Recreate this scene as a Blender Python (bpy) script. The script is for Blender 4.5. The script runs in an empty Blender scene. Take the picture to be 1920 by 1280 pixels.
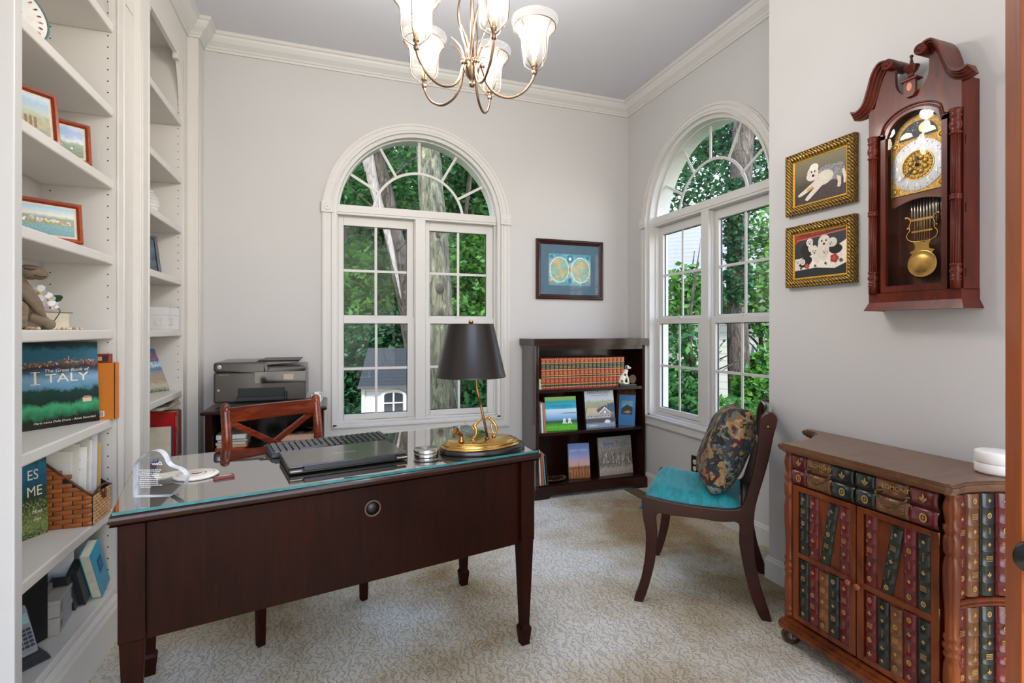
import bpy, bmesh, math, random
import numpy as np
from mathutils import Vector, Matrix, noise as mnoise
random.seed(7)
R = math.radians; PI = math.pi
scn = bpy.context.scene
COL = scn.collection

# ---------------- camera, world, sun, exposure ----------------
H = 1.2
cam = bpy.data.cameras.new('camera'); camo = bpy.data.objects.new('camera', cam); COL.objects.link(camo)
cam.sensor_width = 36; cam.lens = 18.0; cam.shift_y = -22/1920; cam.clip_start = 0.02; cam.clip_end = 200
camo.location = (0, 0, H); camo.rotation_euler = (PI/2, 0, -R(19.5))
scn.camera = camo
w = bpy.data.worlds.new('sky'); scn.world = w; w.use_nodes = True
nt = w.node_tree; nt.nodes.clear()
wo = nt.nodes.new('ShaderNodeOutputWorld'); bg = nt.nodes.new('ShaderNodeBackground')
geo = nt.nodes.new('ShaderNodeTexCoord'); sep = nt.nodes.new('ShaderNodeSeparateXYZ')
rmp = nt.nodes.new('ShaderNodeValToRGB')
rmp.color_ramp.elements[0].position = 0.45; rmp.color_ramp.elements[0].color = (0.62, 0.58, 0.52, 1)
rmp.color_ramp.elements[1].position = 0.95; rmp.color_ramp.elements[1].color = (0.30, 0.48, 0.85, 1)
e = rmp.color_ramp.elements.new(0.55); e.color = (1.0, 0.955, 0.90, 1)
e = rmp.color_ramp.elements.new(0.72); e.color = (0.52, 0.70, 0.98, 1)
mp = nt.nodes.new('ShaderNodeMath'); mp.operation = 'MULTIPLY_ADD'; mp.inputs[1].default_value = .5; mp.inputs[2].default_value = .5
nt.links.new(geo.outputs['Generated'], sep.inputs[0]); nt.links.new(sep.outputs['Z'], mp.inputs[0])
nt.links.new(mp.outputs[0], rmp.inputs[0]); nt.links.new(rmp.outputs[0], bg.inputs['Color'])
# brighter sky on the sun's side (-y), softer towards the garden
sd = nt.nodes.new('ShaderNodeMapRange'); sd.inputs['From Min'].default_value = -.35; sd.inputs['From Max'].default_value = .35; sd.inputs['To Min'].default_value = 4.1; sd.inputs['To Max'].default_value = 1.9
nt.links.new(sep.outputs['Y'], sd.inputs['Value']); nt.links.new(sd.outputs[0], bg.inputs['Strength'])
nt.links.new(bg.outputs[0], wo.inputs[0])
sun = bpy.data.lights.new('sun', 'SUN'); sun.energy = 4.0; sun.angle = R(6); sun.color = (1, .95, .86)
suno = bpy.data.objects.new('sun', sun); COL.objects.link(suno); suno.rotation_euler = (R(38), 0, R(-15))
vs = scn.view_settings
scn.display_settings.display_device = 'sRGB'
vs.view_transform = 'Standard'; vs.look = 'None'; vs.gamma = 1; vs.use_curve_mapping = False; vs.exposure = 0.53
scn.cycles.max_bounces = 10; scn.cycles.transparent_max_bounces = 24; scn.cycles.diffuse_bounces = 5
scn.cycles.glossy_bounces = 5; scn.cycles.transmission_bounces = 8; scn.cycles.caustics_reflective = False
scn.cycles.sample_clamp_indirect = 6; scn.cycles.use_denoising = True

# ---------------- mesh helpers ----------------
class MB:
    def __init__(s): s.v = []; s.f = []; s.m = []; s.sm = []
    def add(s, vs, fs, mi=0, smooth=False, M=None):
        o = len(s.v)
        for p in vs:
            p = Vector(p)
            s.v.append(tuple(M @ p) if M is not None else tuple(p))
        for q in fs:
            s.f.append([i+o for i in q]); s.m.append(mi); s.sm.append(smooth)
        return s
    def box(s, x0, x1, y0, y1, z0, z1, mi=0, M=None):
        vs = [(x, y, z) for z in (z0, z1) for y in (y0, y1) for x in (x0, x1)]
        fs = [(0,2,3,1),(4,5,7,6),(0,1,5,4),(2,6,7,3),(0,4,6,2),(1,3,7,5)]
        return s.add(vs, fs, mi, False, M)
    def hexa(s, bot, top, mi=0, M=None):
        n = len(bot); vs = list(bot)+list(top)
        fs = [tuple(range(n))[::-1], tuple(range(n, 2*n))]+[(i, (i+1) % n, n+(i+1) % n, n+i) for i in range(n)]
        return s.add(vs, fs, mi, False, M)
    def prism(s, poly, a, b, axis='y', mi=0, smooth=False, M=None):
        # polygon in the plane normal to axis, extruded a..b
        def P(p, t):
            if axis == 'y': return (p[0], t, p[1])
            if axis == 'z': return (p[0], p[1], t)
            return (t, p[0], p[1])
        n = len(poly); vs = [P(p, a) for p in poly]+[P(p, b) for p in poly]
        s.add(vs, [tuple(range(n))[::-1], tuple(range(n, 2*n))], mi, False, M)
        return s.add(vs, [(i, (i+1) % n, n+(i+1) % n, n+i) for i in range(n)], mi, smooth, M)
    def lathe(s, prof, c=(0,0,0), seg=24, mi=0, M=None, smooth=True, flute=0, fd=0, fz=None, a0=0, a1=2*PI, sx=1, sy=1):
        vs = []; full = abs(a1-a0-2*PI) < 1e-6; n = seg if full else seg+1
        for (r, z) in prof:
            for i in range(n):
                a = a0+(a1-a0)*i/seg; rr = r
                if flute and (fz is None or fz[0] < z < fz[1]): rr = r*(1-fd*(.5-.5*math.cos(flute*a)))
                vs.append((c[0]+rr*math.cos(a)*sx, c[1]+rr*math.sin(a)*sy, c[2]+z))
        fs = []
        for j in range(len(prof)-1):
            for i in range(seg):
                i2 = (i+1) % n if full else i+1
                fs.append((j*n+i, j*n+i2, (j+1)*n+i2, (j+1)*n+i))
        s.add(vs, fs, mi, smooth, M)
        if full:
            s.add(vs[:n], [tuple(range(n))[::-1]], mi, False, M); s.add(vs[-n:], [tuple(range(n))], mi, False, M)
        return s
    def tube(s, pts, r, seg=10, mi=0, M=None, cap=True, closed=False, flat=1.0):
        pts = [Vector(p) for p in pts]; n = len(pts)
        rs = list(np.interp(np.linspace(0, 1, n), np.linspace(0, 1, len(r)), r)) if isinstance(r, (list, tuple)) else [r]*n
        up = None; vs = []
        for i, p in enumerate(pts):
            if closed: t = (pts[(i+1) % n]-pts[i-1]).normalized()
            else: t = (pts[min(i+1, n-1)]-pts[max(i-1, 0)]).normalized()
            if up is None:
                up = Vector((0,0,1)) if abs(t.z) < .9 else Vector((1,0,0))
            up = (up-t*up.dot(t)).normalized(); b = t.cross(up)
            for k in range(seg):
                a = 2*PI*k/seg
                vs.append(tuple(p+(up*math.cos(a)*flat+b*math.sin(a))*rs[i]))
        fs = []
        for i in range(n if closed else n-1):
            for k in range(seg):
                i2 = (i+1) % n
                fs.append((i*seg+k, i*seg+(k+1) % seg, i2*seg+(k+1) % seg, i2*seg+k))
        s.add(vs, fs, mi, True, M)
        if cap and not closed:
            s.add(vs[:seg], [tuple(range(seg))[::-1]], mi, False, M); s.add(vs[-seg:], [tuple(range(seg))], mi, False, M)
        return s
    def sphere(s, c, r, seg=16, rings=10, mi=0, M=None):
        rr = r if isinstance(r, (list, tuple)) else (r, r, r)
        vs = []; fs = []
        for j in range(rings+1):
            th = PI*j/rings
            for i in range(seg):
                a = 2*PI*i/seg
                vs.append((c[0]+rr[0]*math.sin(th)*math.cos(a), c[1]+rr[1]*math.sin(th)*math.sin(a), c[2]-rr[2]*math.cos(th)))
        for j in range(rings):
            for i in range(seg):
                fs.append((j*seg+i, j*seg+(i+1) % seg, (j+1)*seg+(i+1) % seg, (j+1)*seg+i))
        return s.add(vs, fs, mi, True, M)
    def quad(s, a, b, c, d, mi=0, M=None): return s.add([a, b, c, d], [(0,1,2,3)], mi, False, M)
    def disc(s, c, rx, rz, y=0, n=24, mi=0, M=None, rot=0, a0=0, a1=2*PI):
        vs = []
        for i in range(n):
            a = a0+(a1-a0)*i/(n if a1-a0 > 6.28 else n-1)
            x, z = rx*math.cos(a), rz*math.sin(a)
            vs.append((c[0]+x*math.cos(rot)-z*math.sin(rot), y, c[1]+x*math.sin(rot)+z*math.cos(rot)))
        return s.add(vs, [tuple(range(n))], mi, False, M)
    def sweep(s, path, prof, mi=0, closed=False, M=None, smooth=False):
        # path of (x,y) ; prof of (out, z) ; out to the right of travel, mitred
        n = len(path); P = [Vector((p[0], p[1])) for p in path]; vs = []
        for i in range(n):
            def nrm(a, b):
                d = (b-a).normalized(); return Vector((d.y, -d.x))
            if closed or 0 < i < n-1:
                n1 = nrm(P[i-1], P[i]); n2 = nrm(P[i], P[(i+1) % n]); k = (n1+n2)/max(.15, 1+n1.dot(n2))
            elif i == 0: k = nrm(P[0], P[1])
            else: k = nrm(P[-2], P[-1])
            for (o, z) in prof: vs.append((P[i].x+k.x*o, P[i].y+k.y*o, z))
        m = len(prof); fs = []
        for i in range(n if closed else n-1):
            i2 = (i+1) % n
            for j in range(m):
                j2 = (j+1) % m
                fs.append((i*m+j, i2*m+j, i2*m+j2, i*m+j2))
        s.add(vs, fs, mi, smooth, M)
        if not closed:
            s.add(vs[:m], [tuple(range(m))], mi, False, M); s.add(vs[-m:], [tuple(range(m))[::-1]], mi, False, M)
        return s
    def text(s, body, size, loc, mi=0, M=None, ax='xz', align='CENTER', sx=1.0, rot=0, bold=0.0, shear=0):
        vs, fs = text_geo(body, size, align, bold, shear)
        c, sn = math.cos(rot), math.sin(rot)
        out = []
        for (x, y) in vs:
            x *= sx; x, y = x*c-y*sn, x*sn+y*c
            if ax == 'xz': out.append((loc[0]+x, loc[1], loc[2]+y))
            else: out.append((loc[0]+x, loc[1]+y, loc[2]))
        return s.add(out, fs, mi, False, M)
    def build(s, name, mats, parent=None, loc=(0,0,0), rot=(0,0,0), bevel=0, seg=2, subsurf=0, fix=True):
        me = bpy.data.meshes.new(name); me.from_pydata(s.v, [], s.f)
        if not isinstance(mats, (list, tuple)): mats = [mats]
        for m in mats: me.materials.append(m)
        me.polygons.foreach_set('material_index', s.m); me.polygons.foreach_set('use_smooth', s.sm)
        if fix:
            b = bmesh.new(); b.from_mesh(me); bmesh.ops.remove_doubles(b, verts=b.verts, dist=1e-6)
            bmesh.ops.recalc_face_normals(b, faces=b.faces); b.to_mesh(me); b.free()
        me.update()
        o = bpy.data.objects.new(name, me); COL.objects.link(o)
        if parent: o.parent = parent
        o.location = loc; o.rotation_euler = rot
        if bevel:
            bv = o.modifiers.new('bevel', 'BEVEL'); bv.width = bevel; bv.segments = seg; bv.limit_method = 'ANGLE'; bv.angle_limit = R(35)
            if bevel >= .003: bv.harden_normals = False
        if subsurf:
            ss = o.modifiers.new('sub', 'SUBSURF'); ss.levels = subsurf; ss.render_levels = subsurf
        return o
_tc = {}
def text_geo(body, size, align, bold, shear):
    k = (body, align, bold, shear)
    if k not in _tc:
        cu = bpy.data.curves.new('txt', 'FONT'); cu.body = body; cu.size = 1; cu.align_x = align; cu.align_y = 'CENTER'
        cu.resolution_u = 3; cu.offset = bold; cu.shear = shear; cu.fill_mode = 'FRONT'
        o = bpy.data.objects.new('txt', cu); COL.objects.link(o)
        dg = bpy.context.evaluated_depsgraph_get(); me = bpy.data.meshes.new_from_object(o.evaluated_get(dg))
        _tc[k] = ([(v.co.x, v.co.y) for v in me.vertices], [tuple(p.vertices) for p in me.polygons])
        bpy.data.objects.remove(o); bpy.data.curves.remove(cu); bpy.data.meshes.remove(me)
    vs, fs = _tc[k]
    return [(x*size, y*size) for x, y in vs], fs

def thing(name, label, cat, loc=(0,0,0), rz=0, group=None, rot=None):
    o = bpy.data.objects.new(name, None); COL.objects.link(o); o.empty_display_size = .05
    o.location = loc; o.rotation_euler = rot if rot else (0, 0, rz)
    o['label'] = label; o['category'] = cat
    if group: o['group'] = group
    return o
def tag(o, label, cat, group=None, kind=None):
    o['label'] = label; o['category'] = cat
    if group: o['group'] = group
    if kind: o['kind'] = kind
    return o
def struct(o): o['kind'] = 'structure'; return o
def dup(root, loc=None, rot=None, label=None):
    r = root.copy(); COL.objects.link(r)
    if loc is not None: r.location = loc
    if rot is not None: r.rotation_euler = rot
    if label: r['label'] = label
    for ch in list(root.children):
        c = ch.copy(); COL.objects.link(c); c.parent = r
        for g in ch.children:
            d = g.copy(); COL.objects.link(d); d.parent = c
    return r
def arc(cx, cy, r, a0, a1, n, ry=None):
    ry = r if ry is None else ry
    return [(cx+r*math.cos(R(a0+(a1-a0)*i/n)), cy+ry*math.sin(R(a0+(a1-a0)*i/n))) for i in range(n+1)]
def bez(ctrl, n=24):
    # catmull-rom through points
    P = [Vector(p) for p in ctrl]; P = [P[0]*2-P[1]]+P+[P[-1]*2-P[-2]]; out = []
    m = len(P)-3
    for k in range(m):
        for i in range(n//m+1):
            t = i/(n//m+1); a, b, c, d = P[k:k+4]
            out.append(.5*((2*b)+(c-a)*t+(2*a-5*b+4*c-d)*t*t+(3*b-a-3*c+d)*t**3))
    out.append(P[-2]); return out

# ---------------- materials ----------------
def newmat(name):
    m = bpy.data.materials.new(name); m.use_nodes = True; n = m.node_tree; n.nodes.clear()
    o = n.nodes.new('ShaderNodeOutputMaterial'); b = n.nodes.new('ShaderNodeBsdfPrincipled')
    n.links.new(b.outputs[0], o.inputs[0]); return m, n, b, o
def srgb(c):
    if isinstance(c, str): c = [int(c[i:i+2], 16)/255 for i in (0, 2, 4)]
    return tuple((x/12.92 if x <= .04045 else ((x+.055)/1.055)**2.4) for x in c)+(1,)
def N(n, t, **kw):
    x = n.nodes.new(t)
    for k, v in kw.items():
        if k.startswith('_'): setattr(x, k[1:], v)
        else: x.inputs[k.replace('__', ' ')].default_value = v
    return x
def ramp(n, fac, stops):
    r = n.nodes.new('ShaderNodeValToRGB'); el = r.color_ramp.elements
    el[0].position, el[0].color = stops[0]; el[1].position, el[1].color = stops[-1]
    for p, c in stops[1:-1]:
        q = el.new(p); q.color = c
    n.links.new(fac, r.inputs[0]); return r.outputs[0]
_pc = {}
def pm(col, rough=.5, metal=0, var=.08, scale=30, bump=0, bscale=200, coat=0, coord='Object', em=0, sss=0):
    key = (col if isinstance(col, str) else tuple(col), rough, metal, var, scale, bump, bscale, coat, em)
    if key in _pc: return _pc[key]
    m, n, b, o = newmat('mat_%s_%d' % (col if isinstance(col, str) else 'c', len(_pc)))
    c = srgb(col); tc = N(n, 'ShaderNodeTexCoord')
    nz = N(n, 'ShaderNodeTexNoise', Scale=scale, Detail=3); n.links.new(tc.outputs[coord], nz.inputs['Vector'])
    lo = tuple(max(0, x*(1-var)) for x in c[:3])+(1,); hi = tuple(min(1, x*(1+var)) for x in c[:3])+(1,)
    out = ramp(n, nz.outputs['Fac'], [(.35, lo), (.65, hi)])
    n.links.new(out, b.inputs['Base Color'])
    b.inputs['Roughness'].default_value = rough; b.inputs['Metallic'].default_value = metal
    b.inputs['Coat Weight'].default_value = coat; b.inputs['Coat Roughness'].default_value = .08
    if em:
        n.links.new(out, b.inputs['Emission Color']); b.inputs['Emission Strength'].default_value = em
    if bump:
        n2 = N(n, 'ShaderNodeTexNoise', Scale=bscale, Detail=4); n.links.new(tc.outputs[coord], n2.inputs['Vector'])
        bp = N(n, 'ShaderNodeBump', Strength=bump, Distance=.002); n.links.new(n2.outputs['Fac'], bp.inputs['Height'])
        n.links.new(bp.outputs[0], b.inputs['Normal'])
    _pc[key] = m; return m
def wood(name, c1, c2, rough=.3, sc=(3, 30, 30), coat=.4, dist=1.5, c3=None, big=3, spec=.3):
    m, n, b, o = newmat(name); tc = N(n, 'ShaderNodeTexCoord'); mp = N(n, 'ShaderNodeMapping', Scale=sc)
    n.links.new(tc.outputs['Object'], mp.inputs[0])
    nz = N(n, 'ShaderNodeTexNoise', Scale=1, Detail=6, Roughness=.6, Distortion=dist); n.links.new(mp.outputs[0], nz.inputs['Vector'])
    n3 = N(n, 'ShaderNodeTexNoise', Scale=big, Detail=2); n.links.new(tc.outputs['Object'], n3.inputs['Vector'])
    a = N(n, 'ShaderNodeMath', _operation='MULTIPLY_ADD'); a.inputs[1].default_value = .5
    n.links.new(n3.outputs['Fac'], a.inputs[0])
    h = N(n, 'ShaderNodeMath', _operation='MULTIPLY'); h.inputs[1].default_value = .5; n.links.new(nz.outputs['Fac'], h.inputs[0]); n.links.new(h.outputs[0], a.inputs[2])
    out = ramp(n, a.outputs[0], [(.36, srgb(c1)), (.62, srgb(c2))] if not c3 else [(.34, srgb(c1)), (.5, srgb(c2)), (.66, srgb(c3))])
    n.links.new(out, b.inputs['Base Color']); b.inputs['Roughness'].default_value = rough
    b.inputs['Coat Weight'].default_value = coat; b.inputs['Coat Roughness'].default_value = .12; b.inputs['Specular IOR Level'].default_value = spec
    bp = N(n, 'ShaderNodeBump', Strength=.08, Distance=.002); n.links.new(nz.outputs['Fac'], bp.inputs['Height']); n.links.new(bp.outputs[0], b.inputs['Normal'])
    return m
def glassmat(name, ior=1.5, tint=(1,1,1), rough=0, grain=0, add=0, seed=.42):
    # clear sheet: straight-through light, Fresnel reflection on its outward faces
    m = bpy.data.materials.new(name); m.use_nodes = True; n = m.node_tree; n.nodes.clear()
    o = n.nodes.new('ShaderNodeOutputMaterial'); t = N(n, 'ShaderNodeBsdfTransparent', Color=tint+(1,)); g = N(n, 'ShaderNodeBsdfGlossy', Roughness=rough)
    fr = N(n, 'ShaderNodeFresnel', IOR=ior); ge = N(n, 'ShaderNodeNewGeometry')
    iv = N(n, 'ShaderNodeMath', _operation='SUBTRACT'); iv.inputs[0].default_value = 1; n.links.new(ge.outputs['Backfacing'], iv.inputs[1])
    mu = N(n, 'ShaderNodeMath', _operation='MULTIPLY'); n.links.new(fr.outputs[0], mu.inputs[0]); n.links.new(iv.outputs[0], mu.inputs[1])
    mx = N(n, 'ShaderNodeMixShader'); n.links.new(mu.outputs[0], mx.inputs[0]); n.links.new(t.outputs[0], mx.inputs[1]); n.links.new(g.outputs[0], mx.inputs[2])
    last = mx
    if grain:
        tc = N(n, 'ShaderNodeTexCoord'); vz = N(n, 'ShaderNodeTexVoronoi', Scale=grain); n.links.new(tc.outputs['Object'], vz.inputs['Vector'])
        bp = N(n, 'ShaderNodeBump', Strength=.6, Distance=.003); n.links.new(vz.outputs['Distance'], bp.inputs['Height']); n.links.new(bp.outputs[0], g.inputs['Normal']); n.links.new(bp.outputs[0], fr.inputs['Normal'])
        tr = N(n, 'ShaderNodeBsdfTranslucent', Color=(.95,.93,.9,1)); df = N(n, 'ShaderNodeBsdfDiffuse', Color=(.9,.88,.85,1))
        m1 = N(n, 'ShaderNodeMixShader', Fac=.3); n.links.new(tr.outputs[0], m1.inputs[1]); n.links.new(df.outputs[0], m1.inputs[2])
        rr = ramp(n, vz.outputs['Distance'], [(.10, (seed,)*3+(1,)), (.3, (add,)*3+(1,))])
        m2 = N(n, 'ShaderNodeMixShader'); n.links.new(rr, m2.inputs[0]); n.links.new(mx.outputs[0], m2.inputs[1]); n.links.new(m1.outputs[0], m2.inputs[2]); last = m2
    n.links.new(last.outputs[0], o.inputs[0]); return m
def scenic(name, stops, nscale=6, nstr=.25, speck=None, sscale=40, rough=.25, aspect=1.0, thr=.55, axis='Z'):
    # printed picture: bands up its height broken up by noise, with optional specks
    m, n, b, o = newmat(name); tc = N(n, 'ShaderNodeTexCoord'); sp = N(n, 'ShaderNodeSeparateXYZ'); n.links.new(tc.outputs['Generated'], sp.inputs[0])
    mp = N(n, 'ShaderNodeMapping', Scale=(aspect, 1, 1)); n.links.new(tc.outputs['Generated'], mp.inputs[0])
    nz = N(n, 'ShaderNodeTexNoise', Scale=nscale, Detail=8, Roughness=.65); n.links.new(mp.outputs[0], nz.inputs['Vector'])
    s1 = N(n, 'ShaderNodeMath', _operation='SUBTRACT'); s1.inputs[1].default_value = .5; n.links.new(nz.outputs['Fac'], s1.inputs[0])
    a = N(n, 'ShaderNodeMath', _operation='MULTIPLY_ADD'); a.inputs[1].default_value = nstr; n.links.new(s1.outputs[0], a.inputs[0]); n.links.new(sp.outputs[axis], a.inputs[2])
    out = ramp(n, a.outputs[0], [(p, srgb(c)) for p, c in stops])
    if speck:
        n2 = N(n, 'ShaderNodeTexNoise', Scale=sscale, Detail=4, Roughness=.7); n.links.new(mp.outputs[0], n2.inputs['Vector'])
        zr = ramp(n, sp.outputs[axis], [(0, (speck[1],)*3+(1,)), (max(.01, speck[2]-.05), (speck[1],)*3+(1,)), (min(.99, speck[2]), (0,0,0,1)), (1, (0,0,0,1))])
        rr = ramp(n, n2.outputs['Fac'], [(thr-.05, (0,0,0,1)), (thr+.05, (1,1,1,1))])
        mu = N(n, 'ShaderNodeMath', _operation='MULTIPLY'); n.links.new(rr, mu.inputs[0]); n.links.new(zr, mu.inputs[1])
        mx = N(n, 'ShaderNodeMix', _data_type='RGBA'); n.links.new(mu.outputs[0], mx.inputs[0]); n.links.new(out, mx.inputs[6]); mx.inputs[7].default_value = srgb(speck[0]); out = mx.outputs[2]
    n.links.new(out, b.inputs['Base Color']); b.inputs['Roughness'].default_value = rough; return m

def carpet_mat():
    m, n, b, o = newmat('carpet'); tc = N(n, 'ShaderNodeTexCoord')
    big = N(n, 'ShaderNodeTexNoise', Scale=1.3, Detail=4); n.links.new(tc.outputs['Object'], big.inputs['Vector'])
    dn = N(n, 'ShaderNodeTexNoise', Scale=9, Detail=2, Distortion=1.0); n.links.new(tc.outputs['Object'], dn.inputs['Vector'])
    mxv = N(n, 'ShaderNodeMix', _data_type='VECTOR', Factor=.07); n.links.new(tc.outputs['Object'], mxv.inputs[4]); n.links.new(dn.outputs['Color'], mxv.inputs[5])
    wv = N(n, 'ShaderNodeTexWave', Scale=13, Distortion=11, Detail=4); wv.inputs['Detail Scale'].default_value = 2.6; n.links.new(mxv.outputs[1], wv.inputs['Vector'])
    fi = N(n, 'ShaderNodeTexNoise', Scale=150, Detail=3, Roughness=.8); n.links.new(tc.outputs['Object'], fi.inputs['Vector'])
    cur = ramp(n, wv.outputs['Fac'], [(0, (0,0,0,1)), (.3, (1,1,1,1))])
    c = ramp(n, big.outputs['Fac'], [(.36, srgb('A68E6A')), (.48, srgb('CFC3AE')), (.62, srgb('EDEBE6'))])
    f2 = ramp(n, fi.outputs['Fac'], [(.31, (.34,.30,.25,1)), (.46, (.90,.89,.87,1)), (.6, (1,1,1,1))])
    m1 = N(n, 'ShaderNodeMix', _data_type='RGBA', _blend_type='MULTIPLY', Factor=.85); n.links.new(c, m1.inputs[6]); n.links.new(f2, m1.inputs[7])
    m2 = N(n, 'ShaderNodeMix', _data_type='RGBA', _blend_type='MULTIPLY'); iv = N(n, 'ShaderNodeMath', _operation='SUBTRACT'); iv.inputs[0].default_value = 1; n.links.new(cur, iv.inputs[1])
    dd = N(n, 'ShaderNodeMath', _operation='MULTIPLY'); dd.inputs[1].default_value = .36; n.links.new(iv.outputs[0], dd.inputs[0])
    n.links.new(dd.outputs[0], m2.inputs[0]); n.links.new(m1.outputs[2], m2.inputs[6]); m2.inputs[7].default_value = (.38,.34,.3,1)
    n.links.new(m2.outputs[2], b.inputs['Base Color']); b.inputs['Roughness'].default_value = .95; b.inputs['Specular IOR Level'].default_value = .1
    ad = N(n, 'ShaderNodeMath', _operation='ADD'); n.links.new(fi.outputs['Fac'], ad.inputs[0]); n.links.new(cur, ad.inputs[1])
    bp = N(n, 'ShaderNodeBump', Strength=.7, Distance=.006); n.links.new(ad.outputs[0], bp.inputs['Height']); n.links.new(bp.outputs[0], b.inputs['Normal'])
    return m
def weave_mat(name, c1, c2, dark, sc):
    m, n, b, o = newmat(name); tc = N(n, 'ShaderNodeTexCoord'); mp = N(n, 'ShaderNodeMapping', Scale=(1, 1, 1)); n.links.new(tc.outputs['Object'], mp.inputs[0])
    sp = N(n, 'ShaderNodeSeparateXYZ'); n.links.new(mp.outputs[0], sp.inputs[0]); ad = N(n, 'ShaderNodeMath', _operation='ADD'); n.links.new(sp.outputs[0], ad.inputs[0]); n.links.new(sp.outputs[1], ad.inputs[1])
    cb = N(n, 'ShaderNodeCombineXYZ'); n.links.new(ad.outputs[0], cb.inputs[0]); n.links.new(sp.outputs[2], cb.inputs[1])
    br = N(n, 'ShaderNodeTexBrick', Scale=sc, Color1=srgb(c1), Color2=srgb(c2), Mortar=srgb(dark)); br.inputs['Mortar Size'].default_value = .035; br.inputs['Mortar Smooth'].default_value = .7
    br.inputs['Brick Width'].default_value = .62; br.inputs['Row Height'].default_value = .27
    n.links.new(cb.outputs[0], br.inputs['Vector']); n.links.new(br.outputs['Color'], b.inputs['Base Color']); b.inputs['Roughness'].default_value = .45
    bp = N(n, 'ShaderNodeBump', Strength=1, Distance=.004, _invert=True); n.links.new(br.outputs['Fac'], bp.inputs['Height']); n.links.new(bp.outputs[0], b.inputs['Normal'])
    return m
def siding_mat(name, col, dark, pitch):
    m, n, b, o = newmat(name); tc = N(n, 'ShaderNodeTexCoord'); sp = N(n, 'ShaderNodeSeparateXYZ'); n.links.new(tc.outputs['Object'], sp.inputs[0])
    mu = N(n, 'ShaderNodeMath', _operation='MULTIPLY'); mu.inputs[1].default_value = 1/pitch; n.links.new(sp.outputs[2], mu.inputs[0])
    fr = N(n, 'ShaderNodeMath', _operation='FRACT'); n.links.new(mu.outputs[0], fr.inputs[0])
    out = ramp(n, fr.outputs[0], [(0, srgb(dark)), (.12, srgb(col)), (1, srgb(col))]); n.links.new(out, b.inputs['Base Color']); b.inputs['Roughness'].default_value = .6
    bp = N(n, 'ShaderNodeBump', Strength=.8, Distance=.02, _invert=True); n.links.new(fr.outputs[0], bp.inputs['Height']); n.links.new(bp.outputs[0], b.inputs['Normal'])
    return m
def bark_mat(name, c1, c2, c3):
    m, n, b, o = newmat(name); tc = N(n, 'ShaderNodeTexCoord'); mp = N(n, 'ShaderNodeMapping', Scale=(22, 22, 4.5)); n.links.new(tc.outputs['Object'], mp.inputs[0])
    nz = N(n, 'ShaderNodeTexNoise', Scale=1, Detail=6, Roughness=.7, Distortion=1.2); n.links.new(mp.outputs[0], nz.inputs['Vector'])
    out = ramp(n, nz.outputs['Fac'], [(.38, srgb(c1)), (.5, srgb(c2)), (.66, srgb(c3))]); n.links.new(out, b.inputs['Base Color']); b.inputs['Roughness'].default_value = .9
    bp = N(n, 'ShaderNodeBump', Strength=1, Distance=.05); n.links.new(nz.outputs['Fac'], bp.inputs['Height']); n.links.new(bp.outputs[0], b.inputs['Normal'])
    return m
def leaf_mat(name, c1, c2, c3):
    m, n, b, o = newmat(name); tc = N(n, 'ShaderNodeTexCoord')
    nz = N(n, 'ShaderNodeTexNoise', Scale=1.5, Detail=2); n.links.new(tc.outputs['Object'], nz.inputs['Vector'])
    n2 = N(n, 'ShaderNodeTexWhiteNoise'); ge = N(n, 'ShaderNodeNewGeometry')
    rp = ge.outputs['Random Per Island']; a = N(n, 'ShaderNodeMath', _operation='MULTIPLY_ADD'); a.inputs[1].default_value = .45; n.links.new(rp, a.inputs[0])
    h = N(n, 'ShaderNodeMath', _operation='MULTIPLY'); h.inputs[1].default_value = .55; n.links.new(nz.outputs['Fac'], h.inputs[0]); n.links.new(h.outputs[0], a.inputs[2])
    out = ramp(n, a.outputs[0], [(.2, srgb(c1)), (.5, srgb(c2)), (.8, srgb(c3))]); n.links.new(out, b.inputs['Base Color']); b.inputs['Roughness'].default_value = .45
    tr = N(n, 'ShaderNodeBsdfTranslucent'); n.links.new(out, tr.inputs[0]); mx = N(n, 'ShaderNodeMixShader', Fac=.35); n.links.new(b.outputs[0], mx.inputs[1]); n.links.new(tr.outputs[0], mx.inputs[2]); n.links.new(mx.outputs[0], o.inputs[0])
    return m

WALL = pm('C2C0BF', .85, var=.01, scale=2, bump=.08, bscale=60)
CEIL = pm('CBCBD1', .9, var=.01, scale=2)
TRIM = pm('CDCBC8', .45, var=.008, scale=3)
WHITE = pm('BDBBB9', .4, var=.01, scale=3)
UNITW = pm('D2CEC8', .5, var=.01, scale=3)
BLACK = pm('0B0B0C', .35, var=.1)
HOLE = pm('151311', .9)
MAHOG = wood('mahogany', '1C0905', '2E0E08', .32, (3, 40, 40), .15, c3='3A140A')
MAHOGV = wood('mahogany_upright', '160603', '200904', .46, (40, 40, 3), .04, c3='290C05', spec=.08)
DARKW = wood('dark_cherry', '1A0906', '2C100A', .28, (3, 40, 40), .25)
CLOCKW = wood('clock_cherry', '300F08', '541B0D', .36, (25, 25, 4), .12, c3='6C2812', spec=.25)
CHERRY = wood('chair_cherry', '3E150A', '662510', .25, (5, 40, 40), .5, c3='8F3C1A')
HONEY = wood('honey_oak', '3E1808', '6E3212', .35, (20, 20, 4), .25, c3='84441A')
OAKTOP = wood('worn_oak_top', '553824', '75523A', .35, (30, 4, 30), .35)
BRASS = pm('C9A05A', .22, 1, var=.15, scale=20)
ABRASS = pm('8C6A3C', .3, 1, var=.2, scale=40)
BRONZE = pm('8E7662', .32, 1, var=.12, scale=40)
GOLD = pm('D8B55C', .28, 1, var=.12)
GOLDP = pm('C9A463', .45, .6, var=.15)
SILVER = pm('C8C8C6', .18, 1, var=.05)
PAPER = pm('D9D2C2', .8, var=.1, scale=90)
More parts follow.
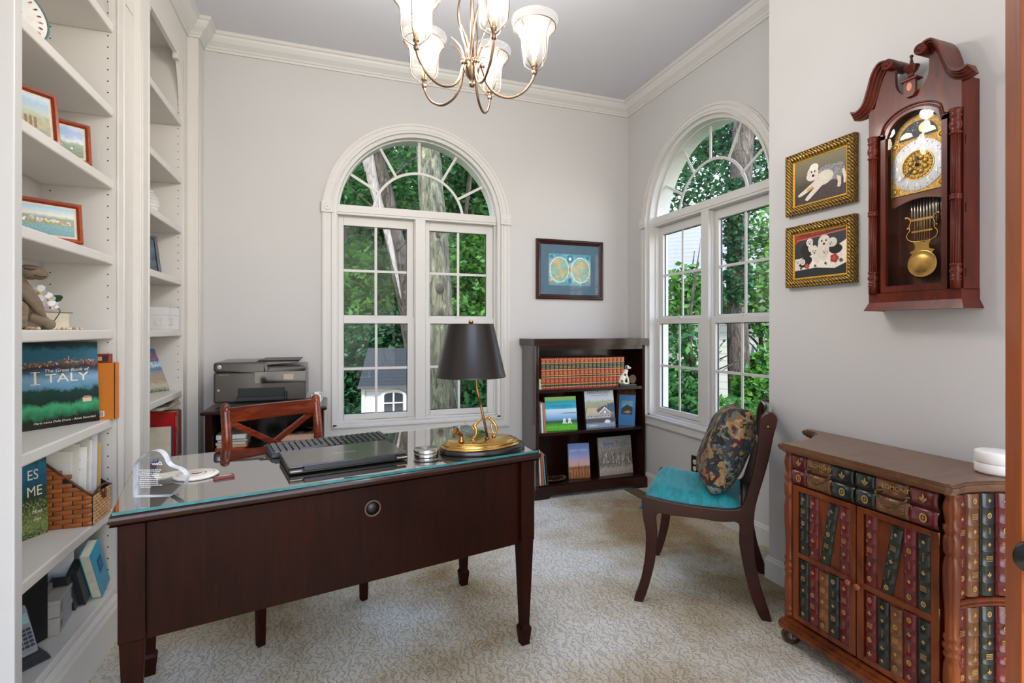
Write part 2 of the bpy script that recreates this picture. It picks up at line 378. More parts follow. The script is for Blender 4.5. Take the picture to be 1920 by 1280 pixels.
GLASS = glassmat('window_glass', 1.26)
PGLASS = glassmat('picture_glass', 1.3)
PLAIN = {}
# ---------------- room shell ----------------
CH = 3.03; XL = -1.04; XF = -.80; XR = 2.29; XN = 2.0; YB = 3.63; YC = 1.92; YE = -1.2
struct(MB().box(-1.3, 2.6, YE, 3.9, -.12, 0).build('floor', carpet_mat()))
struct(MB().box(-1.3, 2.6, YE, 3.9, CH, CH+.12).build('ceiling', CEIL))
def arched_wall(name, halfL, halfR, cx):
    # local x along wall, y into wall, hole centred at 0
    b = MB(); r = .592; cz = 1.99; zb = .55; t = .18
    for y in (0, t):
        b.quad((-halfL, y, 0), (-r, y, 0), (-r, y, CH), (-halfL, y, CH)); b.quad((r, y, 0), (halfR, y, 0), (halfR, y, CH), (r, y, CH))
        b.quad((-r, y, 0), (r, y, 0), (r, y, zb), (-r, y, zb))
        A = arc(0, cz, r, 180, 0, 40)
        for p, q in zip(A, A[1:]): b.quad((p[0], y, p[1]), (q[0], y, q[1]), (q[0], y, CH), (p[0], y, CH))
    ring = [(-r, zb)]+arc(0, cz, r, 180, 0, 40)+[(r, zb)]
    for p, q in zip(ring, ring[1:]+ring[:1]): b.quad((p[0], 0, p[1]), (q[0], 0, q[1]), (q[0], t, q[1]), (p[0], t, p[1]))
    for x in (-halfL, halfR): b.quad((x, 0, 0), (x, t, 0), (x, t, CH), (x, 0, CH))
    o = b.build(name, WALL, fix=False); return struct(o)
W1X = .604; W2Y = 2.761
wb = arched_wall('wall_back', W1X+1.3, XR-W1X+.18, 0); wb.location = (W1X, YB, 0)
wr = arched_wall('wall_right', YB-W2Y, W2Y-YC, 0); wr.location = (XR, W2Y, 0); wr.rotation_euler = (0, 0, -PI/2)
struct(MB().box(XN, XR+.18, YE, YC, 0, CH).build('wall_front_right', WALL))
struct(MB().box(-1.22, XL, YE, YB, 0, CH).build('wall_left', WALL))
# crown
cp = [(0, 2.93), (.012, 2.93), (.014, 2.942), (.022, 2.946), (.022, 2.956), (.03, 2.962), (.05, 2.975), (.066, 2.995), (.07, 3.008), (.082, 3.012), (.084, CH), (0, CH)]
path = [(XF, 0.9), (XF, 2.42), (-.774, 2.42), (-.774, 2.525), (-.75, 2.53), (-.75, 2.66), (XF, 2.66), (XF, 3.49), (-.742, 3.49), (-.742, YB), (XR, YB), (XR, YC), (XN, YC), (XN, YE)]
struct(MB().sweep(path, cp).build('trim_1', TRIM))
bp_ = [(0, 0), (.014, 0), (.014, .09), (.009, .097), (.009, .104), (.004, .11), (0, .11)]
struct(MB().sweep([(-.742, YB), (XR, YB)], bp_).build('baseboard_back', TRIM))
struct(MB().sweep([(XR, YB), (XR, YC), (XN, YC), (XN, YE)], bp_).build('baseboard_right', TRIM))

# ---------------- windows ----------------
def ringstrip(b, r0, r1, cz, zb, y0, y1, n=40, legs=True, mi=0):
    # arched band between radii, with vertical legs down to zb
    A = arc(0, cz, r0, 180, 0, n); B = arc(0, cz, r1, 180, 0, n)
    if legs: A = [(-r0, zb)]+A+[(r0, zb)]; B = [(-r1, zb)]+B+[(r1, zb)]
    for i in range(len(A)-1):
        a, c, d, e_ = A[i], A[i+1], B[i+1], B[i]
        b.add([(a[0], y0, a[1]), (c[0], y0, c[1]), (d[0], y0, d[1]), (e_[0], y0, e_[1]), (a[0], y1, a[1]), (c[0], y1, c[1]), (d[0], y1, d[1]), (e_[0], y1, e_[1])],
              [(0,3,2,1), (4,5,6,7), (0,1,5,4), (3,7,6,2)], mi)
def window(name):
    w = bpy.data.objects.new(name, None); COL.objects.link(w); w['kind'] = 'structure'
    cz = 1.99
    c = MB()
    for r0, r1, d in ((.590, .598, .024), (.598, .612, .012), (.612, .626, .016), (.626, .640, .014), (.640, .651, .02), (.651, .659, .012)):
        ringstrip(c, r0, r1, cz, .48+(.659-r1), -d, 0)
    for z0, z1, d in ((.480, .488, .012), (.488, .499, .02), (.499, .513, .014), (.513, .527, .016), (.527, .541, .012), (.541, .552, .024)):
        ex = .659-(z1-.48); c.box(-ex, ex, -d, 0, z0, z1)
    c.build('casing', TRIM, w)
    for s in (-1, 1):
        k = MB(); x = s*.625; k.box(x-.038, x+.038, -.03, 0, 1.98, 2.056)
        k.lathe([(.024, -.032), (.024, -.028), (.021, -.026), (.016, -.03), (.008, -.030), (.006, -.036), (0.0001, -.037)], seg=20, M=Matrix.Translation((x, -.002, 2.018)) @ Matrix.Rotation(PI/2, 4, 'X') @ Matrix.Scale(-1, 4, (0,0,1)))
        k.build('rosette_block', TRIM, w, bevel=.002)
    # jamb liner (reveal)
    j = MB(); ringstrip(j, .566, .592, cz, .55, 0, .17); j.box(-.592, .592, 0, .17, .535, .562)
    j.build('jamb', TRIM, w)
    # inner frame
    f = MB(); ringstrip(f, .549, .567, 2.0, 2.03, .05, .12, legs=False)
    f.box(-.57, .57, .035, .125, 1.985, 2.052); f.box(-.57, .57, .03, .12, 2.0, 2.03)
    f.box(-.036, .036, .035, .125, .562, 1.985)
    f.box(-.036-.006, .042, .06, .12, .562, 1.985)
    f.box(-.57, .57, .045, .13, .562, .577)
    for s in (-1, 1): f.box(s*.5615-.0055, s*.5615+.0055, .05, .13, .562, 1.985)
    f.build('frame', TRIM, w, bevel=.0015, seg=1)
    ay = .09
    g = MB(); r = .549; a = math.asin(.05/r); P = [(r*math.cos(t), 2.002+r*math.sin(t)) for t in [a+(PI-2*a)*i/40 for i in range(41)]]
    g.prism(P, ay, ay+.004); g.build('arch_glass', GLASS, w)
    m = MB(); ri, ro = .315, .333
    A = arc(0, 2.002, ri, 0, 180, 32); B = arc(0, 2.002, ro, 0, 180, 32)
    for i in range(32):
        m.add([(A[i][0], ay-.008, A[i][1]), (A[i+1][0], ay-.008, A[i+1][1]), (B[i+1][0], ay-.008, B[i+1][1]), (B[i][0], ay-.008, B[i][1]),
               (A[i][0], ay-.001, A[i][1]), (A[i+1][0], ay-.001, A[i+1][1]), (B[i+1][0], ay-.001, B[i+1][1]), (B[i][0], ay-.001, B[i][1])], [(0,3,2,1), (0,1,5,4), (3,7,6,2)])
    for an in (30, 60, 90, 120, 150):
        M = Matrix.Translation((0, 0, 2.002)) @ Matrix.Rotation(-R(an-90), 4, 'Y')
        m.box(-.009, .009, ay-.008, ay-.001, ro, .552, M=M)
    m.build('arch_muntins', TRIM, w)
    k = 0
    for s0, s1, g0, g1 in ((-.556, -.042, -.520, -.084), (.042, .556, .074, .507)):
        if s0 < 0: s0, s1, g0, g1 = -.556, -.042, -.520, -.087
        for (zt, zb, gt, gb, y) in ((1.985, 1.262, 1.921, 1.301, .085), (1.284, .577, 1.244, .617, .058)):
            q = MB(); d = .03
            q.box(s0, g0, y, y+d, zb, zt); q.box(g1, s1, y, y+d, zb, zt); q.box(g0, g1, y, y+d, gt, zt); q.box(g0, g1, y, y+d, zb, gb)
            cx = (g0+g1)/2; czs = (gt+gb)/2
            so = q.build('sash', TRIM, w, bevel=.0025)
            mu = MB(); mu.box(cx-.009, cx+.009, y+.012, y+.019, gb, gt); mu.box(g0, g1, y+.0125, y+.0185, czs-.009, czs+.009); mu.build('muntins', TRIM, so, bevel=.002)
            sp_ = MB(); e = .004
            for bx in ((g0, g0+e, gb, gt), (g1-e, g1, gb, gt), (g0, g1, gb, gb+e), (g0, g1, gt-e, gt)): sp_.box(bx[0], bx[1], y+.0205, y+.028, bx[2], bx[3])
            sp_.build('spacer', BLACK, so)
            gl = MB(); gl.box(g0, g1, y+.0205, y+.0235, gb, gt); gl.build('glass', GLASS, so)
            if zt < 1.5:
                l = MB(); l.box(cx-.03, cx+.03, y-.002, y+.02, zt, zt+.006); l.lathe([(.007, 0), (.007, .012), (.003, .014)], (cx, y+.01, zt+.004), 12); l.box(cx-.004, cx+.026, y+.004, y+.013, zt+.008, zt+.014)
                l.build('sash_lock', TRIM, so)
    return w
w1 = window('window_1'); w1.location = (W1X, YB, 0)
w2 = window('window_2'); w2.location = (XR, W2Y, 0); w2.rotation_euler = (0, 0, -PI/2)

# ---------------- doors at the picture's edges ----------------
d1 = MB(); dx0, dx1, dy = -1.04, -.724, 1.575
d1.box(dx0, dx1, dy, dy+.036, .012, 2.6)
dd = bpy.data.objects.new('door_1', None); COL.objects.link(dd); dd['kind'] = 'structure'
d1.build('leaf', WHITE, dd, bevel=.003)
for z0, z1 in ((.2, 1.02), (1.105, 2.5)):
    p = MB(); xr = -.775
    for k, (e, d) in enumerate(((0, .004), (.008, .010), (.016, .006))):
        p.box(dx0+.0, xr-e, dy-d, dy-.0005*(3-k), z0+e, z1-e)
    p.build('raised_panel', WHITE, dd, bevel=.003)
dw = wood('orange_door', '7A3A14', '9A5020', .4, (20, 20, 3), .2)
d2 = bpy.data.objects.new('door_2', None); COL.objects.link(d2); d2['kind'] = 'structure'
M2 = Matrix.Translation((.812, .390, 0)) @ Matrix.Rotation(R(-38), 4, 'Z')
MB().box(0, .62, 0, .036, .012, 2.1, M=M2).build('leaf', dw, d2, bevel=.003)
kb = MB(); Mk = M2 @ Matrix.Translation((.012, 0, .918)) @ Matrix.Rotation(PI/2, 4, 'X')
kb.lathe([(.021, 0), (.021, .004), (.009, .008), (.009, .014), (.018, .020), (.0235, .028), (.024, .034), (.018, .040), (.0001, .042)], M=Mk, seg=24)
kb.build('door_handle', BLACK, d2)

# ---------------- built-in bookcases on the left ----------------
SH = [.50, .854, 1.20, 1.49, 1.786, 2.07, 2.40]
def holes(b, y, side, xs, mi=1):
    z = .26
    while z < 2.85:
        for x in xs:
            if all(abs(z-s) > .04 and not (s-.045 < z < s+.01) for s in SH+[.187]):
                b.add([(x+.0028*math.cos(a), y, z+.0028*math.sin(a)) for a in [i*PI/4 for i in range(8)]], [tuple(range(8))], mi)
        z += .0445
def unit(name, label, y0, y1, near_w, far_w, arch=True):
    t = thing(name, label, 'bookcase', ((XF+XL)/2, (y0+y1)/2, 0)); L = Matrix.Translation((-(XF+XL)/2, -(y0+y1)/2, 0))
    a, b_ = y0+near_w, y1-far_w          # opening
    MB().box(XL, XL+.008, a-.02, b_+.02, .05, CH-.1, M=L).build('back_panel', UNITW, t)
    for yy, sgn in ((a, -1), (b_, 1)):
        s = MB(); s.box(XL+.008, XF-.02, min(yy, yy+sgn*.02), max(yy, yy+sgn*.02), 0, CH-.1, M=L)
        h = MB(); holes(h, yy-sgn*.0006, sgn, (-.822-.001, -1.005)); s.add(h.v, h.f, 1, False, L); s.m = s.m
        s.build('side_panel', [UNITW, HOLE], t, fix=False)
    for z in SH:
        MB().box(XL+.008, XF-.004, a+.001, b_-.001, z-.036, z, M=L).build('shelf', UNITW, t, bevel=.006, seg=3)
    MB().box(XL+.008, XF-.021, a, b_, 2.80, 2.82, M=L).build('top_panel', UNITW, t)
    dk = MB(); dk.box(XL+.008, XF-.001, a, b_, .15, .187, M=L); dk.build('bottom_shelf', UNITW, t, bevel=.004)
    ff = MB()
    ff.box(XF-.02, XF, y0, a, 0, CH-.09, M=L); ff.box(XF-.02, XF, b_, y1, 0, CH-.09, M=L)
    ff.box(XF-.02, XF, a, b_, 2.73, CH-.09, M=L); ff.box(XF-.02, XF, a, b_, 0, .15, M=L)
    for yy, s in ((a, 1), (b_, -1)):
        P = [(yy, 2.36)]+[(yy+s*.1*(1-math.cos(q)), 2.36+.36*math.sin(q)) for q in [PI/2*i/12 for i in range(1, 13)]]+[(yy+s*.1, 2.731), (yy, 2.731)]
        if s < 0: P = P[::-1]
        ff.prism(P, XF-.02, XF, axis='x', M=L)
        ff.box(XF-.022, XF+.004, min(yy+s*.085, yy+s*.115), max(yy+s*.085, yy+s*.115), 2.70, 2.745, M=L)
    # edge beads beside the opening
    for yy in (a-.006, b_+.006): ff.tube([(XF, yy, .18), (XF, yy, 2.74)], .0035, 8, M=L)
    ff.build('face_frame', UNITW, t)
    bs = MB(); bs.sweep([(XF, y0), (XF, y1)], [(0, .0), (.02, 0), (.02, .125), (.014, .137), (.012, .15), (.004, .165), (0, .165)], M=L); bs.build('base_moulding', UNITW, t)
    return t
unit('built_in_bookcase', 'tall white built-in bookcase nearest the camera, holding the large blue landscape book', 1.615, 2.42, .03, .0)
unit('built_in_bookcase', 'tall white built-in bookcase beside the printer, holding the white boxes and red binders', 2.66, 3.488, .06, .088)
pl = MB()
pl.box(XL, -.774, 2.422, 2.525, 0, CH-.09); pl.box(XL, -.75, 2.527, 2.658, 0, CH-.09)
for yy, xx in ((2.43, -.774), (2.535, -.75), (2.56, -.75), (2.64, -.75)): pl.tube([(xx, yy, .16), (xx, yy, 2.9)], .004, 8)
pl.tube([(-.792, 2.4225, .16), (-.792, 2.4225, 2.9)], .003, 8)
pl.box(-.776, -.770, 2.445, 2.52, 2.50, 2.54)
o = struct(pl.build('trim_2', UNITW)); 
bm2 = MB(); bm2.box(-.80, -.742, 3.49, YB-.001, 0, CH-.09); bm2.tube([(-.742, 3.53, .16), (-.742, 3.53, 2.9)], .003, 8)
struct(bm2.build('trim_3', UNITW))
# ---------------- outdoors ----------------
SA, CA = math.sin(R(19.5)), math.cos(R(19.5))
def wp(px, d, py=None):
    l = (px-960)/960*d; x, y = d*SA+l*CA, d*CA-l*SA
    return (x, y) if py is None else (x, y, H+(618-py)/960*d)
rng = np.random.default_rng(5)
def foliage(name, blobs, n, size, mat, parent=None, shell=.35, droop=0):
    tot = sum(b[3]*b[4]*b[5] for b in blobs); P = []
    for (x, y, z, rx, ry, rz) in blobs:
        k = max(20, int(n*rx*ry*rz/tot)); d = rng.normal(size=(k, 3)); d /= np.linalg.norm(d, axis=1)[:, None]
        r = (rng.random(k)**(shell))[:, None]; nz = 1+.25*np.sin(d[:, :1]*9+z)*np.cos(d[:, 1:2]*11+x)
        P.append(np.array([x, y, z])+d*r*nz*np.array([rx, ry, rz]))
    P = np.concatenate(P); k = len(P)
    a = rng.normal(size=(k, 3)); a[:, 2] *= .7; a /= np.linalg.norm(a, axis=1)[:, None]
    c = np.cross(a, rng.normal(size=(k, 3))); c /= np.linalg.norm(c, axis=1)[:, None]
    s = size*(.6+.8*rng.random(k))[:, None]
    V = np.stack([P-a*s, P+c*s*.5-a*s*.1, P+a*s, P-c*s*.5-a*s*.1], axis=1).reshape(-1, 3)
    me = bpy.data.meshes.new(name); me.vertices.add(4*k); me.vertices.foreach_set('co', V.astype(np.float32).ravel())
    me.loops.add(4*k); me.loops.foreach_set('vertex_index', np.arange(4*k, dtype=np.int32))
    me.polygons.add(k); me.polygons.foreach_set('loop_start', np.arange(0, 4*k, 4, dtype=np.int32))
    me.polygons.foreach_set('loop_total', np.full(k, 4, dtype=np.int32)) if hasattr(me.polygons, 'foreach_set') and not bpy.app.version >= (5, 0, 0) else None
    me.materials.append(mat); me.update(calc_edges=True); me.validate()
    o = bpy.data.objects.new(name, me); COL.objects.link(o)
    if parent: o.parent = parent
    return o
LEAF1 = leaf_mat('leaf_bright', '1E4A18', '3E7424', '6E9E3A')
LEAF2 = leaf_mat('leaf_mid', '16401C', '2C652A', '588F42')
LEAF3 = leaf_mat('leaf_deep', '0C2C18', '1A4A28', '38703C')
BARK = bark_mat('bark_mossy', '35322A', '68674F', '96947A'); BARKD = bark_mat('bark_dark', '2A241E', '51473C', '766A5C')
PALEB = bark_mat('bark_peeled', '8A8076', 'B2A89E', 'D0C8C0')
GRASSM = pm('41582A', .95, var=.35, scale=14, bump=.6, bscale=30)
def ground():
    b = MB(); n = 30
    def z(x, y):
        d = math.hypot(x, y); return -.55+max(0, d-10)*.10+.15*mnoise.noise(Vector((x*.4, y*.4, 0)))
    xs = [-22+54*i/n for i in range(n+1)]; ys = [3.9+30*j/n for j in range(n+1)]
    vs = [(x, y, z(x, y)) for y in ys for x in xs]
    fs = [(j*(n+1)+i, j*(n+1)+i+1, (j+1)*(n+1)+i+1, (j+1)*(n+1)+i) for j in range(n) for i in range(n)]
    b.add(vs, fs, 0, True)
    xs = [2.8+20*i/10 for i in range(11)]; vs = [(x, y, z(x, y) if y > 3.8 else -.55) for y in (-14, -7, 0, 2, 3.9) for x in xs]
    b.add(vs, [(j*11+i, j*11+i+1, (j+1)*11+i+1, (j+1)*11+i) for j in range(4) for i in range(10)], 0, True)
    o = b.build('lawn', GRASSM); o['kind'] = 'structure'
ground()
def trunk(name, label, pts, rs, mat, group=None, knots=0):
    x, y, z = pts[0]; t = thing(name, label, 'tree', (x, y, z), group=group); b = MB(); P = bez([(p[0]-x, p[1]-y, p[2]-z) for p in pts], 24)
    n = len(P); ks = np.linspace(0, 1, n); rr = list(np.interp(ks, np.linspace(0, 1, len(rs)), rs)); b.tube(P, rr, 20)
    for v_i, v in enumerate(b.v[:n*20]):
        q = mnoise.noise(Vector(v)*3.0)*.02+mnoise.noise(Vector((v[0]*14, v[1]*14, v[2]*2)))*.012
        c = P[v_i//20]; dx, dy = v[0]-c.x, v[1]-c.y; l = math.hypot(dx, dy) or 1; b.v[v_i] = (v[0]+dx/l*q, v[1]+dy/l*q, v[2])
    b.build('trunk', mat, t); return t
def blob(px, py, d, rx, rz=None, ry=None):
    x, y, z = wp(px, d, py); return (x, y, z, rx, ry or rx, rz or rx)
def rel(bl, t): return [(b[0]-t.location.x, b[1]-t.location.y, b[2]-t.location.z)+b[3:] for b in bl]
# big mossy trunk just outside the back window
pts = [wp(838, 5.6)+(-.6,), wp(834, 5.6, 770), wp(822, 5.6, 560), wp(812, 5.7, 400), wp(801, 5.8, 250), wp(795, 6, 20)]
t = trunk('tree', 'large mossy tree trunk right of centre in the back window', pts, [.19, .165, .15, .145, .125, .10], BARK)
for (px, py, r) in ((825, 540, .05), (826, 585, .045), (822, 440, .035)):
    x, y, z = wp(px, 5.45, py); kn = MB(); kn.sphere((x-t.location.x, y-t.location.y, z-t.location.z), (r, r*.7, r*1.1), 10, 6); kn.build('burl', BARKD, t)
foliage('foliage', rel([blob(700, 60, 6.5, 1.6, .9), blob(900, 90, 7, 1.5, .8)], t), 5000, .055, LEAF1, t)
# leaning tree with a pale peeled flank
pts = [wp(800, 7.6)+(-.6,), wp(775, 7.4, 640), wp(756, 7.2, 520), wp(728, 7.1, 400), wp(700, 7.0, 285), wp(660, 7, 120)]
t = trunk('tree', 'leaning tree with a pale peeled flank, left half of the back window', pts, [.17, .15, .14, .135, .13, .11], BARKD)
pb = MB(); q = [Vector(p)-t.location for p in [wp(752, 7.06, 560), wp(739, 7.0, 490), wp(722, 6.95, 420), wp(704, 6.9, 360), wp(688, 6.85, 290)]]
P = bez([tuple(v) for v in q], 20); pb.tube(P, list(np.interp(np.linspace(0, 1, len(P)), [0, .3, .7, 1], [.008, .035, .06, .085])), 12); pb.build('peeled_bark', PALEB, t)
br = MB()
for pp in ([(735, 420), (690, 380), (655, 350)], [(720, 350), (760, 310), (800, 280)], [(745, 470), (780, 430), (812, 380)], [(700, 300), (730, 270), (745, 240)]):
    P = bez([tuple(Vector(wp(a, 7-.15*i, b2))-t.location) for i, (a, b2) in enumerate(pp)], 12); br.tube(P, list(np.linspace(.018, .005, len(P))), 6)
br.build('branch', BARKD, t)
foliage('foliage', rel([blob(650, 330, 7.5, .9, .7), blob(760, 330, 8, .8, .6), blob(670, 180, 8, 1.3, .6)], t), 7000, .05, LEAF2, t)
# woodland behind the back window
W = [('tree', 'dark straight tree behind the leaning trunk in the back window', 715, 11, .13, [(640, 480, 11, 1.6, 1.6), (700, 360, 11, 1.5, 1.2), (700, 560, 11.5, 1.3, 1.0)], 15000, LEAF2),
     ('tree', 'bright leafy tree filling the lower left of the back window', 650, 9, .08, [(655, 530, 9, .9, .7), (700, 590, 9.2, .9, .6), (655, 640, 8.6, .8, .5), (740, 640, 9.2, .8, .5)], 14000, LEAF1),
     ('tree', 'slim dark tree at the right edge of the back window', 905, 10, .12, [(900, 330, 10, 1.5, 1.0), (880, 430, 10, 1.2, .9), (920, 560, 10, 1.1, 1.0)], 14000, LEAF2),
     ('tree', 'bright green tree between the mossy trunk and the window edge', 875, 8.5, .05, [(875, 500, 8.5, .6, .7), (880, 600, 8.5, .7, .6)], 7000, LEAF1),
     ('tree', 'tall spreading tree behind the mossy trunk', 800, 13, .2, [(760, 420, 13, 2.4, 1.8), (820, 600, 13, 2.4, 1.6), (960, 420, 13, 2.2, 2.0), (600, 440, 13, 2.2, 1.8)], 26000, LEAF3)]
for (nm, lb, px, d, r, bl, n, m) in W:
    x, y = wp(px, d); t = trunk(nm, lb, [(x, y, -.6), (x+.1, y, .8), (x-.05, y, 2.4), (x+.1, y, 4.2)], [r*1.1, r, r*.85, r*.5], BARKD, 'woodland trees outside')
    foliage('foliage', rel([blob(*b) for b in bl], t), int(n*1.35), .055 if d < 10 else .07, m, t)
def shrub(label, bl, n, m, size=.05, cat='shrub'):
    x, y, z = bl[0][:3]; t = thing('shrub', label, cat, (x, y, -.55), group='shrubs outside the windows'); s = MB()
    for k in range(6): s.tube([(0, 0, 0), (.1*math.cos(k), .1*math.sin(k), .4), (.3*math.cos(k), .3*math.sin(k), .9)], [.02, .014, .006], 6)
    s.build('stem', BARKD, t); foliage('foliage', rel(bl, t), n, size, m, t); return t
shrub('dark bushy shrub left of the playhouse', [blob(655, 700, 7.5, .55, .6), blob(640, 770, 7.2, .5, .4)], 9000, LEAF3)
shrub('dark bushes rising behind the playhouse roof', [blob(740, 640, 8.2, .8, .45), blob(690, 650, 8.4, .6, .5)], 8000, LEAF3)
shrub('low leafy shrub right of the mossy trunk', [blob(890, 740, 6.2, .45, .35), blob(880, 690, 6.6, .5, .3), blob(920, 790, 5.6, .4, .3)], 9000, LEAF2)

# white playhouse
px0, pd = wp(700, 6.3)
th = -R(6); t = thing('playhouse', 'white clapboard playhouse with grey shingle roof, outside the back window', 'playhouse', (*wp(742, 6.3), -.55), th)
k = 6.3/960
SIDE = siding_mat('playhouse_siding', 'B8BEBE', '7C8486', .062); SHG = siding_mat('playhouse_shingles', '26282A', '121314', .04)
PH0, PH1 = -60*k, 62*k
ez = H-(722-618)*k+.55; rzt = H-(662-618)*k+.55
MB().box(PH0, PH1, 0, .8, 0, ez).build('wall', SIDE, t)
tr = MB(); tr.box(PH0-.012, PH0+.03, -.012, .02, 0, ez); tr.box(PH0, PH1, -.012, 0, ez-.05, ez); tr.box(PH1-.03, PH1+.012, -.012, .02, 0, ez); tr.build('corner_trim', WHITE, t)
rf = MB(); rf.hexa([(PH0-.05, -.07, ez), (PH1+.05, -.07, ez), (PH1+.05, .87, ez), (PH0-.05, .87, ez)], [(PH0+.05, .36, rzt+.05), (PH1-.05, .36, rzt+.05), (PH1-.05, .44, rzt+.05), (PH0+.05, .44, rzt+.05)])
rf.box(PH0-.055, PH1+.055, -.08, .88, ez-.025, ez+.004); rf.build('roof', SHG, t)
wx = -4*k; wz0 = H-(770-618)*k+.55; wz1 = H-(738-618)*k+.55; ww = 17*k
fr = MB(); A = arc(wx, wz1-.03, ww+.045, 180, 0, 12, .09)
fr.prism([(wx-ww-.045, wz0-.04)]+A+[(wx+ww+.045, wz0-.04)], -.03, -.0005, axis='y'); wf = fr.build('window_frame', WHITE, t, bevel=.004)
gl = MB(); gl.prism([(wx-ww, wz0)]+arc(wx, wz1-.01, ww, 180, 0, 10, .03)+[(wx+ww, wz0)], -.034, -.0305); gl.build('pane', pm('2A2E36', .15), wf)
mu = MB(); mu.box(wx-.010, wx+.010, -.042, -.034, wz0, wz1+.018); mu.box(wx-ww, wx+ww, -.042, -.034, (wz0+wz1)/2-.008, (wz0+wz1)/2+.008); mu.build('muntins', WHITE, wf)

# neighbour's house seen through the right window
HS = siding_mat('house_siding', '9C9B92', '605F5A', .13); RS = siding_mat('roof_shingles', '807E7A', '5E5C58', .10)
hx, hy = wp(1350, 9.5); t = thing('neighbour_house', 'beige lap-sided house with pale shingle roof behind the trees, right window', 'house', (hx, hy, -.55), R(-41.6))
MB().box(-3.2, 4.5, 0, 4, 0, 2.45).build('wall', HS, t)
rf = MB(); rf.hexa([(-3.6, -.45, 2.42), (4.9, -.45, 2.42), (4.9, 4.4, 2.42), (-3.6, 4.4, 2.42)], [(-3.6, 1.9, 4.3), (4.9, 1.9, 4.3), (4.9, 2.0, 4.3), (-3.6, 2.0, 4.3)]); rf.build('roof', RS, t)
MB().box(-3.65, 4.95, -.5, -.44, 2.3, 2.45).build('gutter', pm('9DA39A', .5), t)
um = MB(); um.box(.56, .84, -.1, 0, 1.05, 1.5); um.lathe([(.07, 0), (.07, .05), (.0001, .06)], M=Matrix.Translation((.7, -.1, 1.32)) @ Matrix.Rotation(PI/2, 4, 'X'), seg=16); um.box(.67, .73, -.06, 0, 1.5, 2.3); um.build('utility_meter', pm('8E979A', .4), t, bevel=.01)
# trees at the right window
pts = [wp(1392, 6.0)+(-.6,), wp(1388, 6.0, 780), wp(1382, 6.0, 560), wp(1385, 6.0, 420), wp(1392, 6.1, 300), wp(1396, 6.4, 120)]
t = trunk('tree', 'thick ivy-clad tree trunk in the right-hand window', pts, [.17, .13, .11, .11, .13, .10], BARKD)
iv = [blob(1388+random.uniform(-16, 16), 560-14*i, 5.95, .13, .12) for i in range(16)]
foliage('ivy', rel(iv, t), 2600, .035, LEAF3, t)
foliage('foliage', rel([blob(1370, 230, 6.6, .6, .45), blob(1420, 270, 6.6, .45, .4), blob(1330, 270, 7, .35, .3)], t), 1500, .04, LEAF3, t)
W = [('tree', 'small bright leafy tree in the left pane of the right window', 1290, 6.5, .04, [(1285, 530, 6.5, .32, .22), (1290, 575, 6.4, .42, .26), (1330, 560, 6.6, .4, .3), (1255, 620, 6.4, .3, .25)], 2200, LEAF1),
     ('tree', 'leafy young tree beside the ivy-clad trunk', 1432, 6.8, .04, [(1428, 440, 6.8, .22, .4), (1430, 540, 6.7, .35, .35), (1440, 600, 6.6, .3, .3), (1465, 480, 6.8, .3, .5)], 2600, LEAF1),
     ('tree', 'slender branching tree near the sash lock of the right window', 1300, 5.6, .03, [(1300, 640, 5.6, .3, .25), (1270, 670, 5.6, .2, .2), (1350, 250, 7.5, .5, .4), (1290, 300, 7.5, .35, .3)], 1500, LEAF2)]
for (nm, lb, px, d, r, bl, n, m) in W:
    x, y = wp(px, d); t = trunk(nm, lb, [(x, y, -.6), (x+.06, y, .4), (x-.05, y, 1.2), (x+.1, y, 2.2)], [r*1.2, r, r*.7, r*.3], BARKD, 'trees outside the right window')
    foliage('foliage', rel([blob(*b) for b in bl], t), n, .045, m, t)
    bb = MB()
    for (a, b2) in ((0, 1.0), (1, 1.3), (2, 1.5), (3, .8), (4, 1.1)):
        an = a*1.3; bb.tube(bez([(0, 0, b2), (.18*math.cos(an), .18*math.sin(an), b2+.22), (.55*math.cos(an), .55*math.sin(an), b2+.42)], 8), [r*.5, r*.12], 6)
    bb.build('branch', BARKD, t)
shrub('leafy shrub under the left pane of the right window', [blob(1270, 740, 5.6, .35, .35), blob(1300, 770, 5.4, .35, .25)], 5000, LEAF2, .04)
shrub('bright shrub under the right pane of the right window', [blob(1425, 740, 5.6, .28, .3), blob(1440, 690, 6.0, .25, .25), blob(1370, 770, 5.0, .3, .12)], 4500, LEAF1, .04)
# distant tree line behind the neighbour's house
for lb, bl in (('distant tree rising behind the neighbour roof', [blob(1330, 330, 18, 2.2, 1.6), blob(1260, 420, 18, 1.6, 1.2)]), ('distant tree at the far right behind the house', [blob(1480, 300, 17, 2.2, 2.6)])):
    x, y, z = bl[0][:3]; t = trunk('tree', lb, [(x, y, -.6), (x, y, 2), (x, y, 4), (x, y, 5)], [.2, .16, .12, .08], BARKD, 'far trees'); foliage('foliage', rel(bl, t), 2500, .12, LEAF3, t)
# ---------------- chandelier ----------------
CX, CY, ZJ = .523, 1.947, 2.22
t = thing('chandelier', 'brushed bronze five-arm chandelier with seeded glass bell shades hanging from the ceiling', 'chandelier', (CX, CY, ZJ))
SEED = glassmat('seeded_glass', 1.5, (.98, .97, .95), .03, grain=420, add=.015, seed=.12)
BULB = bpy.data.materials.new('bulb_glow'); BULB.use_nodes = True; n_ = BULB.node_tree; n_.nodes.clear()
oo = n_.nodes.new('ShaderNodeOutputMaterial'); em = N(n_, 'ShaderNodeEmission', Color=(1, .88, .72, 1), Strength=35); n_.links.new(em.outputs[0], oo.inputs[0])
hb = MB(); hb.lathe([(.012, .045), (.030, .035), (.031, .030), (.029, .028), (.029, .010), (.031, .007), (.031, .002), (.027, -.012), (.020, -.028), (.010, -.038), (.006, -.042), (.005, -.046), (.010, -.050), (.012, -.058), (.009, -.066), (.0001, -.070)], seg=28)
